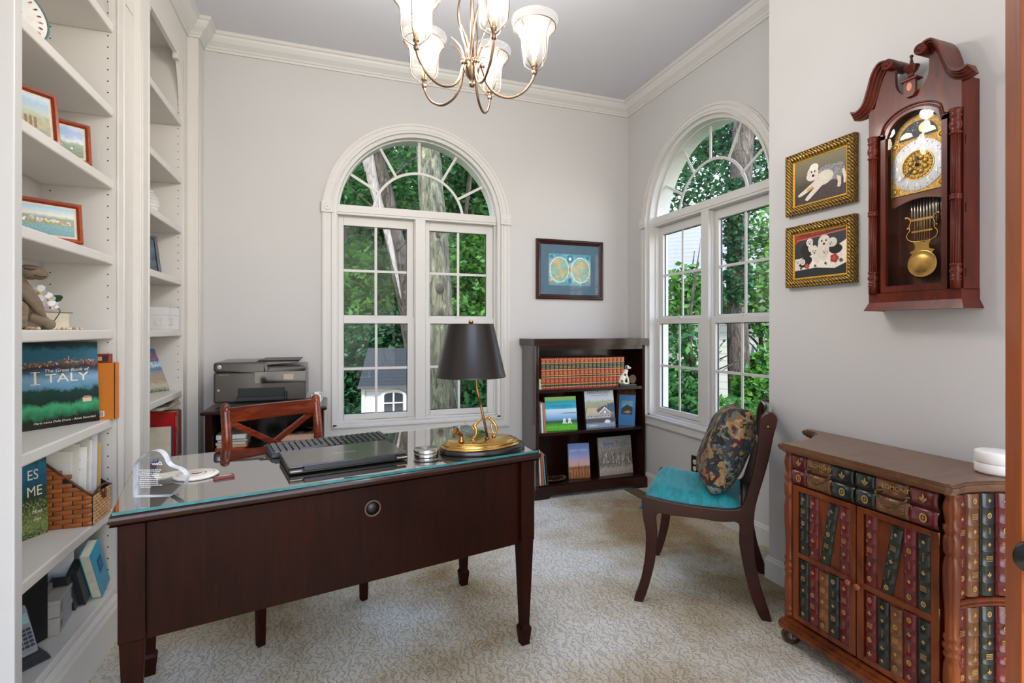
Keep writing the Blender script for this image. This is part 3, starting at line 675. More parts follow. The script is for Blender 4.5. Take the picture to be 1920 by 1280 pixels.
hb.build('hub', BRONZE, t)
st = MB(); st.lathe([(.007, .04), (.007, .70), (.0001, .70)], seg=14); st.lathe([(.012, .30), (.018, .33), (.018, .36), (.012, .39)], seg=16); st.lathe([(.003, .7), (.003, .76), (.055, .775), (.062, CH-ZJ-.005), (.0001, CH-ZJ-.004)], seg=28)
st.build('stem', BRONZE, t)
for k in range(5):
    a = R(-15.3+72*k); ca, sa = math.cos(a), math.sin(a)
    def P(r, z): return (r*ca, r*sa, z)
    am = MB(); am.sphere(P(.040, .016), .011, 12, 8)
    am.tube(bez([P(.036, .016), P(.046, -.01), P(.060, -.055), (P(.095, -.092)), P(.150, -.104), P(.205, -.078), P(.240, -.030), P(.247, .0)], 40), .0052, 10)
    am.lathe([(.006, -.012), (.010, -.006), (.011, .004), (.008, .010), (.006, .014), (.008, .018), (.0125, .022), (.0125, .028), (.010, .03)], P(.247, 0), 14)
    am.build('arm', BRONZE, t)
    so = MB(); so.lathe([(.010, .026), (.0105, .062), (.0001, .062)], P(.247, 0), 14); so.build('socket', pm('B9A182', .5), t)
    lf = MB(); b_ = a+R(36); cb, sb = math.cos(b_), math.sin(b_)
    def Q(r, z, tw=0): c, s = math.cos(b_+tw), math.sin(b_+tw); return (r*c, r*s, z)
    lf.tube(bez([Q(.020, .03), Q(.026, .08, .3), Q(.050, .15, .5), Q(.066, .22, .7), Q(.048, .30, 1.0), Q(.014, .38, 1.3)], 30), [.005, .006, .006, .005, .004], 8, flat=.55)
    lf.tube(bez([Q(.028, .02), Q(.034, .06), Q(.050, .10, -.1), Q(.082, .135, -.2)], 18), [.005, .007, .006, .0012], 8, flat=.45)
    lf.tube(bez([Q(.030, .02), Q(.038, .045), Q(.056, .07, .2), Q(.086, .085, .25)], 14), [.004, .005, .004, .001], 8, flat=.45)
    lf.build('leaf_scroll', BRONZE, t)
    cg = MB(); c0 = P(.247, 0)
    for q in range(4):
        d = a+R(45+90*q); dx, dy = math.cos(d), math.sin(d)
        cg.tube(bez([(c0[0]+r*dx, c0[1]+r*dy, z) for r, z in ((.008, .006), (.030, .022), (.050, .042), (.0565, .075), (.058, .120), (.064, .150), (.083, .176))], 28), .0021, 6)
    cg.tube([(c0[0]+.083*math.cos(i*PI/20), c0[1]+.083*math.sin(i*PI/20), .177) for i in range(40)], .0021, 6, closed=True)
    cg.build('wire_cage', BRONZE, t)
    sh = MB(); sh.lathe([(.014, .034), (.030, .036), (.042, .046), (.049, .066), (.052, .095), (.054, .125), (.058, .145), (.068, .163), (.082, .182), (.092, .198), (.0945, .204), (.093, .207)], P(.247, 0), 32)
    sh.f = [f for f in sh.f if len(f) == 4]; sh.m = sh.m[:len(sh.f)]; sh.sm = [True]*len(sh.f)
    sh.build('glass_shade', SEED, t)
    bu = MB(); bu.lathe([(.005, .060), (.010, .068), (.0165, .085), (.018, .097), (.014, .114), (.007, .128), (.002, .140), (.0001, .142)], P(.247, 0), 16)
    bu.build('bulb', BULB, t)
    l = bpy.data.lights.new('chandelier_bulb', 'POINT'); l.energy = 7; l.shadow_soft_size = .03; l.color = (1, .97, .95)
    lo = bpy.data.objects.new('chandelier_bulb', l); COL.objects.link(lo); lo.parent = t; lo.location = P(.247, .165)

# ---------------- desk ----------------
DA = math.atan2(.204, .979); DU = Vector((math.cos(DA), math.sin(DA), 0)); DV = Vector((-DU.y, DU.x, 0))
NL = Vector((-.521, 1.535, 0)); DW, DD = 1.30, .62; DC = NL+DU*DW/2+DV*DD/2
t = thing('writing_desk', 'dark mahogany writing desk with tapered legs standing on the carpet', 'desk', tuple(DC), DA)
X, Y = DW/2, DD/2
rr_ = [(0, .706), (-.006, .706), (-.002, .711), (0, .716), (.002, .722), (.0, .729), (-.004, .732), (-.01, .733)]
tp = MB(); tp.sweep([(-X, -Y), (-X, Y), (X, Y), (X, -Y)][::-1], [(p[0], p[1]) for p in rr_]+[(-.05, .733), (-.05, .706)], closed=True); tp.box(-X+.04, X-.04, -Y+.04, Y-.04, .7065, .7328)
tp.build('desktop', DARKW, t)
ap = MB()
ap.box(-X+.075, X-.075, -Y+.036, -Y+.054, .39, .7055)
ap.build('front_panel', MAHOGV, t)
a2 = MB(); a2.box(-X+.03, -X+.048, -Y+.07, Y-.07, .56, .7055); a2.build('side_apron', MAHOG, t)
a2 = MB(); a2.box(X-.048, X-.03, -Y+.07, Y-.07, .56, .7055); a2.build('side_apron', MAHOG, t)
for (x0, x1, w_) in ((-X+.08, -.26, .3), (-.24, .24, .48), (.26, X-.08, .3)):
    d_ = MB(); d_.box(x0, x1, Y-.06, Y-.03, .61 if w_ < .4 else .635, .70); dr = d_.build('drawer', MAHOG, t, bevel=.003)
    k = MB(); cx = (x0+x1)/2; k.tube([(cx-.035, Y-.03, .66), (cx-.03, Y-.012, .652), (cx+.03, Y-.012, .652), (cx+.035, Y-.03, .66)], .003, 8); k.build('drawer_pull', ABRASS, dr)
g = MB(); Mg = Matrix.Translation((.02, -Y+.0362, .625)) @ Matrix.Rotation(PI/2, 4, 'X')
g.lathe([(.021, 0), (.027, 0), (.028, .003), (.025, .005), (.021, .004), (.021, 0)], M=Mg, seg=28); g.lathe([(.0215, 0), (.0215, .0012), (.0001, .0012)], M=Mg, seg=28, mi=1); g.build('cable_grommet', [pm('4A3428', .4), BLACK], t)
for sx in (-1, 1):
    for sy in (-1, 1):
        l = MB(); cx, cy = sx*(X-.045), sy*(Y-.045); s = .029
        l.box(cx-s, cx+s, cy-s, cy+s, .402, .7055)
        def sq(r, z): return [(cx-r, cy-r, z), (cx+r, cy-r, z), (cx+r, cy+r, z), (cx-r, cy+r, z)]
        prof = [(.029, .402), (.0265, .398), (.0265, .394), (.0155, .075), (.0215, .064), (.0215, .058), (.0165, .010), (.0165, 0)]
        for (r1, z1), (r0, z0) in zip(prof, prof[1:]): l.hexa(sq(r0, z0), sq(r1, z1))
        l.build('leg', MAHOGV, t, bevel=.0012, seg=1)
gt = MB(); e = .006; gt.box(-X+e, X-e, -Y+e, Y-e, .7335, .7415)
DGL, n2, b2, _ = newmat('desk_glass'); b2.inputs['Base Color'].default_value = (.03, .022, .018, 1); b2.inputs['Roughness'].default_value = .015; b2.inputs['IOR'].default_value = 3.6; b2.inputs['Coat Weight'].default_value = 1; b2.inputs['Coat IOR'].default_value = 1.9; b2.inputs['Coat Roughness'].default_value = .01
DGE = pm('1E6F72', .2, var=.2)
gto = MB(); gto.quad((-X+e, -Y+e, .7415), (X-e, -Y+e, .7415), (X-e, Y-e, .7415), (-X+e, Y-e, .7415)); 
for a_, b__ in (((-X+e, -Y+e), (X-e, -Y+e)), ((X-e, -Y+e), (X-e, Y-e)), ((X-e, Y-e), (-X+e, Y-e)), ((-X+e, Y-e), (-X+e, -Y+e))): gto.quad((*a_, .7335), (*b__, .7335), (*b__, .7415), (*a_, .7415), 1)
gto.quad((-X+e, -Y+e, .7335), (X-e, -Y+e, .7335), (X-e, Y-e, .7335), (-X+e, Y-e, .7335), 1)
g_ = gto.build('glass_top', [DGL, DGE], t); 
g_['label'] = 'clear glass sheet with green edge on the wooden top'
DZ = .7417

# ---------------- desk items ----------------
LAP = pm('3A3634', .22, var=.05, coat=.5); LAPB = pm('101010', .35)
t = thing('laptop', 'closed dark laptop lying on the glass desktop', 'laptop', (.0415, 1.896, DZ), R(11.7))
b = MB(); b.box(-.192, .192, -.118, .122, .003, .019); b.build('base', LAPB, t, bevel=.004)
b = MB(); b.box(-.192, .192, -.112, .122, .0195, .028); b.build('lid', LAP, t, bevel=.003)
b = MB(); b.box(-.150, .150, -.124, -.114, .010, .026); b.build('hinge_cover', LAPB, t, bevel=.003)
for s in (-1, 1):
    b = MB(); b.box(min(s*.155, s*.19), max(s*.155, s*.19), -.1222, -.112, .012, .0145); b.build('hinge_trim', pm('D9C9A8', .3), t)
b = MB(); b.text('TOSHIBA', .016, (0, .0, .0281), ax='xy', rot=PI, sx=1.3); b.build('logo', pm('B9B6B0', .3), t)
b = MB()
for k in range(5): b.box(-.1925, -.1905, -.08+k*.03, -.06+k*.03, .007, .015)
b.build('ports', BLACK, t)
t = thing('keyboard', 'black computer keyboard behind the closed laptop', 'keyboard', (.002, 2.120, DZ), R(14))
b = MB(); b.hexa([(-.225, -.07, .001), (.225, -.07, .001), (.225, .07, .001), (-.225, .07, .001)], [(-.222, -.066, .016), (.222, -.066, .016), (.222, .066, .026), (-.222, .066, .026)]); b.build('body', pm('26292B', .4), t, bevel=.003)
KM = pm('1A1C1E', .3, coat=.3); kk = MB()
for r_ in range(6):
    for c_ in range(20):
        if r_ == 0 and c_ in (4, 5, 6, 7, 8): 
            if c_ > 4: continue
            x0, x1 = -.212+4*.0214, -.212+9*.0214-.003
        else: x0 = -.212+c_*.0214; x1 = x0+.0184
        y0 = -.058+r_*.0195; z = .0185+(y0+.058)/.12*.009; kk.hexa([(x0, y0, z-.003), (x1, y0, z-.003), (x1, y0+.0165, z-.002), (x0, y0+.0165, z-.002)], [(x0+.002, y0+.002, z+.004), (x1-.002, y0+.002, z+.004), (x1-.002, y0+.0145, z+.005), (x0+.002, y0+.0145, z+.005)])
o = kk.build('keys', KM, t); o['kind'] = 'stuff'

# brass lamp
t = thing('table_lamp', 'brass horn table lamp with black paper shade at the right end of the desk', 'lamp', (.552, 1.893, DZ), DA-R(4))
b = MB(); b.lathe([(.17, 0), (.172, .003), (.172, .014), (.168, .017), (.0001, .017)], seg=48, sy=.66); b.build('wooden_base', pm('15120F', .3, coat=.3), t)
b = MB(); b.lathe([(.158, .0175), (.160, .020), (.158, .023), (.150, .025), (.150, .028), (.152, .031), (.146, .034), (.138, .035), (.136, .039), (.130, .042), (.0001, .043)], (-.008, 0, 0), 56, sy=.64); b.build('brass_base', BRASS, t)
Lm = t.matrix_basis.inverted() if False else None
def lp(px, d, py):   # image point at depth d -> lamp-local
    v = Vector(wp(px, d, py)); c = Vector((.552, 1.893, DZ)); q = Matrix.Rotation(-(DA-R(4)), 3, 'Z') @ (v-c); return tuple(q)
b = MB(); b.tube([lp(913.6, 1.953, 818), lp(905, 1.953, 775), lp(898, 1.953, 745)], .0048, 12); b.tube(bez([lp(898, 1.953, 745), lp(896.5, 1.953, 738), lp(894, 1.953, 728), lp(893, 1.953, 712), lp(888, 1.953, 690), lp(883, 1.953, 640)], 16), [.0048, .0062, .0045, .0042, .004], 12)
pb_ = lp(913.6, 1.953, 820); b.lathe([(.010, 0), (.010, .004), (.006, .007)], (pb_[0], pb_[1], .043), 14); b.build('pole', ABRASS, t)
b = MB(); b.tube(bez([lp(886, 1.93, 822), lp(892, 1.93, 815), lp(892.5, 1.93, 803), lp(889, 1.93, 797), lp(892, 1.93, 795.5), lp(897, 1.94, 790), lp(904.5, 1.953, 783)], 30), [.004, .0055, .006, .005, .004, .004], 10)
b.tube(bez([lp(893, 1.93, 801), lp(889, 1.93, 804), lp(886, 1.93, 800), lp(890, 1.93, 796)], 14), .003, 8); q = lp(887, 1.93, 823); b.lathe([(.012, 0), (.009, .004), (.004, .008)], (q[0], q[1], .043), 14); b.build('scroll_support', BRASS, t)
b = MB(); b.tube(bez([lp(907, 1.953, 786), lp(914, 1.98, 783), lp(922, 1.99, 787), lp(930, 1.99, 799), lp(930, 1.99, 808), lp(926, 1.99, 812), lp(922, 1.99, 803), lp(921, 1.99, 793)], 34), [.003, .004, .006, .005, .004, .004, .0035, .003], 10)
q = lp(926, 1.99, 813); b.lathe([(.009, 0), (.008, .006), (.003, .012)], (q[0], q[1], .043), 14)
q = lp(917, 1.98, 783); b.sphere(q, .007, 10, 8); b.build('rear_scroll', BRASS, t)
b = MB(); q = lp(865, 1.90, 830); b.lathe([(.011, 0), (.012, .003), (.005, .010), (.007, .016), (.004, .022), (.006, .028)], (q[0], q[1], .043), 16)
v0 = Vector(lp(866, 1.90, 816)); v1 = Vector(lp(850, 1.87, 805)); dv = (v1-v0).normalized(); Mh = Matrix.Translation(v0) @ dv.to_track_quat('Z', 'Y').to_matrix().to_4x4()
b.lathe([(.002, -.004), (.006, .0), (.008, .012), (.008, .022), (.011, .030), (.014, .034), (.013, .034), (.009, .026)], M=Mh, seg=18); b.build('horn_cup', pm('B0783A', .25, 1), t)
sc = lp(883, 1.953, 706); zb_ = sc[2]; ztp = lp(883, 1.953, 607)[2]
b = MB(); nn = 48
b.lathe([(.133, zb_), (.1335, zb_+.004), (.132, zb_+.006), (.0875, ztp-.004), (.0875, ztp), (.0865, ztp), (.0862, ztp-.006), (.131, zb_+.006), (.132, zb_)], (sc[0], sc[1], 0), nn); b.f = [f for f in b.f if len(f) == 4]; b.m = [0]*len(b.f); b.sm = [True]*len(b.f)
SHD = pm('1C1614', .34, var=.04); b.build('lamp_shade', SHD, t)
b = MB(); b.tube([(sc[0]-.0865, sc[1], ztp-.006), (sc[0]+.0865, sc[1], ztp-.006)], .0012, 6); b.tube([(sc[0], sc[1]-.0865, ztp-.006), (sc[0], sc[1]+.0865, ztp-.006)], .0012, 6)
b.lathe([(.006, ztp-.008), (.006, ztp+.001), (.009, ztp+.004), (.010, ztp+.009), (.006, ztp+.014), (.0001, ztp+.016)], (sc[0], sc[1], 0), 14); b.tube([(sc[0], sc[1], zb_+.03), (sc[0], sc[1], ztp-.004)], .003, 8); b.build('finial', BRASS, t)

t = thing('silver_tin', 'round silver tin standing on the glass near the lamp base', 'tin', (.328, 1.862, DZ))
b = MB(); b.lathe([(.043, 0), (.0435, .002), (.0435, .015), (.0001, .015)], seg=40); b.build('body', SILVER, t)
b = MB(); b.lathe([(.0445, .0152), (.0455, .017), (.0455, .019), (.0445, .021), (.0445, .025), (.042, .0275), (.0001, .0285)], seg=40); b.build('lid', SILVER, t)
CRY = glassmat('crystal', 1.9, (.92, .96, .97), .02, grain=90, add=.1)
t = thing('crystal_dish', 'lidded crystal dish behind the brass lamp base', 'dish', (.548, 2.145, DZ))
b = MB(); b.lathe([(.040, 0), (.052, .008), (.058, .022), (.058, .026), (.05, .026), (.034, .006), (.0001, .005)], seg=16); b.build('bowl', CRY, t)
b = MB(); b.lathe([(.058, .027), (.060, .030), (.052, .036), (.036, .043), (.014, .048), (.006, .052), (.009, .057), (.006, .062), (.0001, .063)], seg=16); b.build('lid', CRY, t)

# acrylic heart
t = thing('acrylic_heart_plaque', 'clear acrylic heart plaque with white script at the left end of the desk', 'plaque', (-.4605, 1.661, DZ), R(-16))
s = .00147
out = [(-31.5, 0), (-32, 8), (-32, 51), (-31, 60), (-26, 68), (-17, 77), (-8, 83), (0, 86), (9, 86), (17, 82), (23, 74), (26, 66), (31, 59), (38, 55), (47, 52), (55, 47), (60, 40), (61, 32), (58, 22), (50, 11), (40, 4), (34, .2)]
P = [Vector((x*s, z*s, 0)) for x, z in out]; P = bez([(p.x, p.y, 0) for p in P], 66); P = [(p[0], max(0, p[1])) for p in P]
HG = glassmat('acrylic', 1.55, (.97, .98, 1), 0); HE = pm('D4D8DE', .12, var=.12, scale=60, coat=.6)
b = MB(); n = len(P); vs = [(p[0], -.011, p[1]) for p in P]+[(p[0], .011, p[1]) for p in P]; b.add(vs, [tuple(range(n)), tuple(range(n, 2*n))], 0); b.build('plaque', HG, t)
b = MB(); b.add(vs, [(i, (i+1) % n, n+(i+1) % n, n+i) for i in range(n)], 0, True); b.build('polished_edge', HE, t)
b = MB(); b.text('Dear', .012, (.016, -.0115, .092), sx=-1.2, shear=.3)
rs = random.Random(3)
for k in range(11):
    z = .074-k*.0052; x = .030-rs.random()*.012
    if k == 9: x = .0; 
    if k == 10: continue
    while x > -.028:
        w_ = .003+rs.random()*.004; b.quad((x-w_, -.0115, z), (x, -.0115, z), (x, -.0115, z+.0017), (x-w_, -.0115, z+.0017)); x -= w_+.0012
0 and b.text('Mom', .007, (.004, -.0115, .016), sx=-1.1, shear=.3); b.build('inscription', pm('E4E6EA', .5), t)
t = tag(MB().box(-.045, .045, -.03, .03, 0, .003).build('note_card', pm('D8D2BE', .6), None, (-.475, 1.885, DZ), (0, 0, R(25)), bevel=.0005), 'small cream card lying flat behind the acrylic heart', 'card')
t = thing('coaster', 'round white coaster with brown ring emblem on the desk', 'coaster', (-.398, 1.845, DZ))
b = MB(); b.lathe([(.060, 0), (.0625, .002), (.0625, .006), (.060, .008), (.0001, .008)], seg=44); b.build('disc', pm('E6E0D8', .4), t)
b = MB()
for r0, r1 in ((.026, .029), (.050, .051)):
    for k in range(40):
        a0, a1 = 2*PI*k/40, 2*PI*(k+1)/40; b.quad((r0*math.cos(a0), r0*math.sin(a0), .0083), (r1*math.cos(a0), r1*math.sin(a0), .0083), (r1*math.cos(a1), r1*math.sin(a1), .0083), (r0*math.cos(a1), r0*math.sin(a1), .0083))
b.add([(x*.9, y*.9, .0083) for x, y in ((-.02, -.006), (-.012, .008), (0, .005), (.012, .014), (.02, .006), (.012, -.004), (.004, -.012), (-.008, -.008))], [tuple(range(8))]); b.build('emblem', pm('7A4A42', .5), t)
t = thing('matchbook', 'small dark red packet beside the white coaster', 'packet', (-.312, 1.793, DZ), R(18))
MB().box(-.028, .028, -.013, .013, .0, .007).build('packet', pm('6E1216', .35), t, bevel=.0008)
b = MB(); b.box(-.020, .018, -.006, -.0035, .0071, .0074); b.box(-.012, .022, .002, .0055, .0071, .0074); b.build('lettering', pm('E8C9B8', .5), t)

# ---------------- printer stand with printer ----------------
SX0, SX1, SY0, SY1 = -.655, -.03, 3.17, 3.60
t = thing('printer_stand', 'dark wooden printer stand with open shelf against the back wall', 'stand', ((SX0+SX1)/2, (SY0+SY1)/2, 0))
hx_, hy_ = (SX1-SX0)/2, (SY1-SY0)/2
b = MB(); b.sweep([(-hx_, -hy_), (-hx_, hy_), (hx_, hy_), (hx_, -hy_)][::-1], [(0, .733), (.008, .738), (.010, .746), (.006, .753), (-.004, .757), (-.06, .757), (-.06, .733)], closed=True); b.box(-hx_+.05, hx_-.05, -hy_+.05, hy_-.05, .733, .757); b.build('top', DARKW, t)
for s in (-1, 1):
    b = MB(); b.box(min(s*(hx_-.045), s*(hx_-.01)), max(s*(hx_-.045), s*(hx_-.01)), -hy_+.01, hy_-.005, 0, .733); b.build('side_panel', MAHOGV, t, bevel=.002)
MB().box(-hx_+.045, hx_-.045, hy_-.02, hy_-.005, .05, .733).build('back_panel', DARKW, t)
for z in (.10, .52): MB().box(-hx_+.045, hx_-.045, -hy_+.015, hy_-.02, z-.02, z).build('shelf', DARKW, t)
PB = pm('3E3934', .32, var=.04, coat=.3); PD = pm('1C1A19', .4); PG = pm('141312', .08, coat=.5)
t = thing('printer', 'black all-in-one printer sitting on the dark printer stand', 'printer', (-.372, 3.385, .7572))
b = MB(); b.box(-.20, .20, -.16, .19, 0, .035); b.build('foot', PD, t, bevel=.01)
b = MB(); b.box(-.237, .237, -.185, .19, .036, .205); b.build('body', PB, t, bevel=.012, seg=3)
b = MB(); b.box(-.237, .03, -.187, .19, .2065, .262); 
b.box(.03, .237, -.187, .19, .2065, .235); b.build('scanner_lid', PB, t, bevel=.014, seg=3)
b = MB(); b.box(-.125, .135, -.1862, -.10, .05, .125); b.build('output_slot', pm('060606', .5), t, bevel=.012)
b = MB(); b.box(-.12, .13, -.215, -.1864, .045, .068); b.box(.125, .137, -.225, -.19, .05, .095); b.build('paper_tray', PD, t, bevel=.003)
b = MB(); b.box(-.032, .236, -.1885, -.1868, .140, .2055); b.build('glossy_panel', PG, t, bevel=.003)
b = MB(); b.box(.118, .170, -.1895, -.1888, .158, .190); b.build('screen', pm('A9967C', .3), t)
b = MB(); b.hexa([(-.032, -.17, .236), (.19, -.17, .252), (.19, .16, .252), (-.032, .16, .236)], [(-.032, -.17, .262), (.20, -.17, .262), (.20, .16, .262), (-.032, .16, .262)]); b.build('document_feeder', PB, t, bevel=.003)
b = MB(); b.box(-.01, .205, -.165, .16, .2645, .2695); b.build('feeder_tray', PD, t, bevel=.002)
b = MB(); b.lathe([(.0105, 0), (.0105, .001), (.0001, .001)], M=Matrix.Translation((-.206, -.1875, .236)) @ Matrix.Rotation(PI/2, 4, 'X'), seg=24); b.text('hp', .017, (-.206, -.1893, .2365), mi=1, shear=.35, bold=.01); b.build('logo', [pm('E8E8E6', .4), pm('2A2826', .4)], t)
b = MB(); b.text('Officejet Pro 8610', .0065, (-.185, -.1856, .192), align='CENTER'); b.box(-.217, -.205, -.1856, -.1852, .102, .114); b.build('lettering', pm('A8A29A', .5), t)
b = MB(); b.tube([(-.237, -.1868, .2058), (.237, -.1868, .2058)], .0012, 6); b.build('lid_seam', BLACK, t)

# white corded device by the printer
b = MB(); b.box(-.03, .03, -.012, .012, 0, .045); b.box(-.012, .018, -.012, .012, .045, .062); b.tube(bez([(.02, 0, .06), (.035, -.01, .05), (.034, -.01, .02), (.03, 0, .002)], 12), .003, 6)
tag(b.build('power_adapter', pm('E6E4E0', .4), None, (-.085, 3.36, .7575), (0, 0, R(10)), bevel=.003), 'small white plug adapter on the printer stand, right of the printer', 'adapter')

# ---------------- X-back chair ----------------
cc = Vector((-.236, 2.592, 0)); ca_ = math.atan2(.199, .365)
t = thing('desk_chair', 'dark wooden chair with crossed X back tucked behind the desk', 'chair', tuple(cc), ca_)
hw = .207
for s in (-1, 1):
    b = MB(); P = bez([(s*(hw+.012), .045, 0), (s*(hw+.008), .02, .25), (s*(hw+.004), 0, .46), (s*hw, .01, .70), (s*hw, .035, .862)], 20)
    b.tube(P, [.019, .021, .022, .021, .020], 12); b.sphere((s*hw, .035, .862), (.020, .020, .018), 12, 8); b.build('back_post', CHERRY, t)
def bar(b, p, q, wz, th, n=12, bow=.0):
    p, q = Vector(p), Vector(q)
    for i in range(n):
        a_, c_ = p.lerp(q, i/n), p.lerp(q, (i+1)/n); ya, yc = bow*math.sin(PI*i/n), bow*math.sin(PI*(i+1)/n)
        b.hexa([(a_.x, a_.y-th/2+ya, a_.z-wz/2), (c_.x, c_.y-th/2+yc, c_.z-wz/2), (c_.x, c_.y+th/2+yc, c_.z-wz/2), (a_.x, a_.y+th/2+ya, a_.z-wz/2)],
               [(a_.x, a_.y-th/2+ya, a_.z+wz/2), (c_.x, c_.y-th/2+yc, c_.z+wz/2), (c_.x, c_.y+th/2+yc, c_.z+wz/2), (a_.x, a_.y+th/2+ya, a_.z+wz/2)])
b = MB(); bar(b, (-hw+.01, .03, .826), (hw-.01, .03, .826), .056, .022, bow=.018); b.build('crest_rail', CHERRY, t)
b = MB(); bar(b, (-hw+.01, .03, .797), (hw-.01, .03, .797), .006, .028, bow=.018); bar(b, (-hw+.01, .03, .855), (hw-.01, .03, .855), .005, .028, bow=.018); b.build('rail_bead', CHERRY, t)
for s in (-1, 1):
    b = MB(); p0, p1 = Vector((s*(hw-.02), .034+.004*s, .792)), Vector((-s*(hw-.02), .018+.004*s, .56)); d = (p1-p0); L_ = d.length; b.box(0, L_, -.009, .009, -.013, .013, M=Matrix.Translation(p0) @ d.to_track_quat('X', 'Z').to_matrix().to_4x4()); b.build('cross_slat', CHERRY, t, bevel=.003)
b = MB(); bar(b, (-hw, .012, .55), (hw, .012, .55), .035, .02); b.build('lower_rail', CHERRY, t)
b = MB(); b.prism([(-.205, .0), (-.235, -.40), (.235, -.40), (.205, .0)], .435, .462, axis='z'); b.build('seat', CHERRY, t, bevel=.01, seg=3)
for s in (-1, 1):
    b = MB(); cx, cy = s*.222, -.375; b.hexa([(cx-.014, cy-.014, 0), (cx+.014, cy-.014, 0), (cx+.014, cy+.014, 0), (cx-.014, cy+.014, 0)], [(cx-.021, cy-.021, .434), (cx+.021, cy-.021, .434), (cx+.021, cy+.021, .434), (cx-.021, cy+.021, .434)]); b.build('front_leg', MAHOGV, t, bevel=.003)

# ---------------- teal side chair ----------------
prof = [(0.008, 0.449), (0.015, 0.463), (0.032, 0.468), (0.076, 0.46), (0.169, 0.449), (0.245, 0.444), (0.334, 0.443), (0.393, 0.448), (0.414, 0.462), (0.425, 0.491), (0.45, 0.579), (0.472, 0.697), (0.48, 0.798), (0.489, 0.837), (0.51, 0.858), (0.534, 0.859), (0.548, 0.841), (0.546, 0.814), (0.532, 0.755), (0.519, 0.682), (0.502, 0.607), (0.478, 0.519), (0.463, 0.447), (0.459, 0.362), (0.465, 0.254), (0.485, 0.14), (0.527, 0.0), (0.489, 0.0), (0.45, 0.088), (0.422, 0.201), (0.404, 0.308), (0.401, 0.39), (0.334, 0.388), (0.245, 0.393), (0.131, 0.394), (0.072, 0.394), (0.074, 0.316), (0.068, 0.217), (0.050, 0.120), (0.012, 0.0), (-0.026, 0.0), (0.004, 0.101), (0.022, 0.212), (0.024, 0.311), (0.012, 0.375)]
Fn = Vector((1.286, 1.941, 0)); eb = Vector((.8, -.6, 0)); nb = Vector((.6, .8, 0))
# local frame: x = from front to back (e), y = across to the far side (n)
t = thing('side_chair', 'mahogany sabre-leg chair with turquoise seat in front of the right window', 'chair', tuple(Fn), math.atan2(-.6, .8))
def rnd(pl, n=110):
    q = bez([(p[0], p[1], 0) for p in pl]+[(pl[0][0], pl[0][1], 0)], n); return [(v[0], v[1]) for v in q[:-1]]
PR = rnd(prof)
Mn = Matrix.Rotation(R(4), 4, 'Z'); Mf = Matrix.Translation((.058, .505, 0)) @ Matrix.Rotation(R(-7), 4, 'Z')
Mn = Matrix.Identity(4)
for M in (Mn, Mf):
    b = MB(); b.prism(PR, 0, .024, axis='y', M=M); b.build('side_frame', MAHOGV if False else MAHOG, t, bevel=.004, seg=3)
def nf(x, z, k):   # point between near (k=0) and far (k=1) frames
    a_ = Mn @ Vector((x, .024, z)); c_ = Mf @ Vector((x, 0, z)); return a_.lerp(c_, k)
def crossbar(name, x, z, hx__, hz, mat, bow=0, bev=.003):
    b = MB(); n = 12
    for i in range(n):
        A_, B_ = nf(x, z, i/n), nf(x, z, (i+1)/n); A_.x += bow*math.sin(PI*i/n); B_.x += bow*math.sin(PI*(i+1)/n)
        b.hexa([(A_.x-hx__, A_.y, A_.z-hz), (A_.x+hx__, A_.y, A_.z-hz), (B_.x+hx__, B_.y, B_.z-hz), (B_.x-hx__, B_.y, B_.z-hz)], [(A_.x-hx__, A_.y, A_.z+hz), (A_.x+hx__, A_.y, A_.z+hz), (B_.x+hx__, B_.y, B_.z+hz), (B_.x-hx__, B_.y, B_.z+hz)])
    return b.build(name, mat, t)
crossbar('front_rail', .035, .418, .012, .026, MAHOG); crossbar('rear_rail', .43, .415, .012, .024, MAHOG)
crossbar('crest_rail', .508, .825, .009, .028, pm('3A1712', .12, coat=1), .02); crossbar('back_slat', .475, .68, .008, .018, MAHOG, .02)
for M, y in ((Mn, -.001), (Mf, .025)):
    for (x, z) in ((.512, .80),): 
        b = MB(); b.lathe([(.006, 0), (.005, .002), (.0001, .0025)], M=M @ Matrix.Translation((x, y, z)) @ Matrix.Rotation(PI/2 if y < 0 else -PI/2, 4, 'X'), seg=12); b.build('screw_plug', ABRASS, t)
def velvet():
    m, n, b, o = newmat('teal_velvet'); tc = N(n, 'ShaderNodeTexCoord'); mp = N(n, 'ShaderNodeMapping', Scale=(60, 8, 30)); n.links.new(tc.outputs['Object'], mp.inputs[0])
    nz = N(n, 'ShaderNodeTexNoise', Scale=1, Detail=5, Roughness=.7, Distortion=.6); n.links.new(mp.outputs[0], nz.inputs[0])
    n.links.new(ramp(n, nz.outputs['Fac'], [(.3, srgb('046670')), (.55, srgb('09828C')), (.75, srgb('229CA2'))]), b.inputs['Base Color'])
    b.inputs['Roughness'].default_value = .6; b.inputs['Sheen Weight'].default_value = .35; b.inputs['Sheen Roughness'].default_value = .3; b.inputs['Sheen Tint'].default_value = (.5, .95, 1, 1)
    bp = N(n, 'ShaderNodeBump', Strength=.3, Distance=.002); n.links.new(nz.outputs['Fac'], bp.inputs['Height']); n.links.new(bp.outputs[0], b.inputs['Normal']); return m
b = MB(); nx, ny = 22, 18; top = []; xs_ = [.006+(.405-.006)*i/nx for i in range(nx+1)]
def railz(x): return np.interp(x, [0, .03, .08, .17, .25, .33, .40], [.452, .463, .462, .450, .445, .444, .448])
vs = []
for i, x in enumerate(xs_):
    for j in range(ny+1):
        k = j/ny; p = nf(x, 0, .004+.992*k); e_ = min(1, min(k, 1-k)*7); f_ = min(1, i/3.2); g2 = min(1, (nx-i)/3)
        h = railz(x)-.006+.040*math.sin(PI/2*e_)*math.sin(PI/2*f_)*(.4+.6*g2)
        vs.append((p.x-(.010 if i == 0 else 0), p.y, h if i else .405))
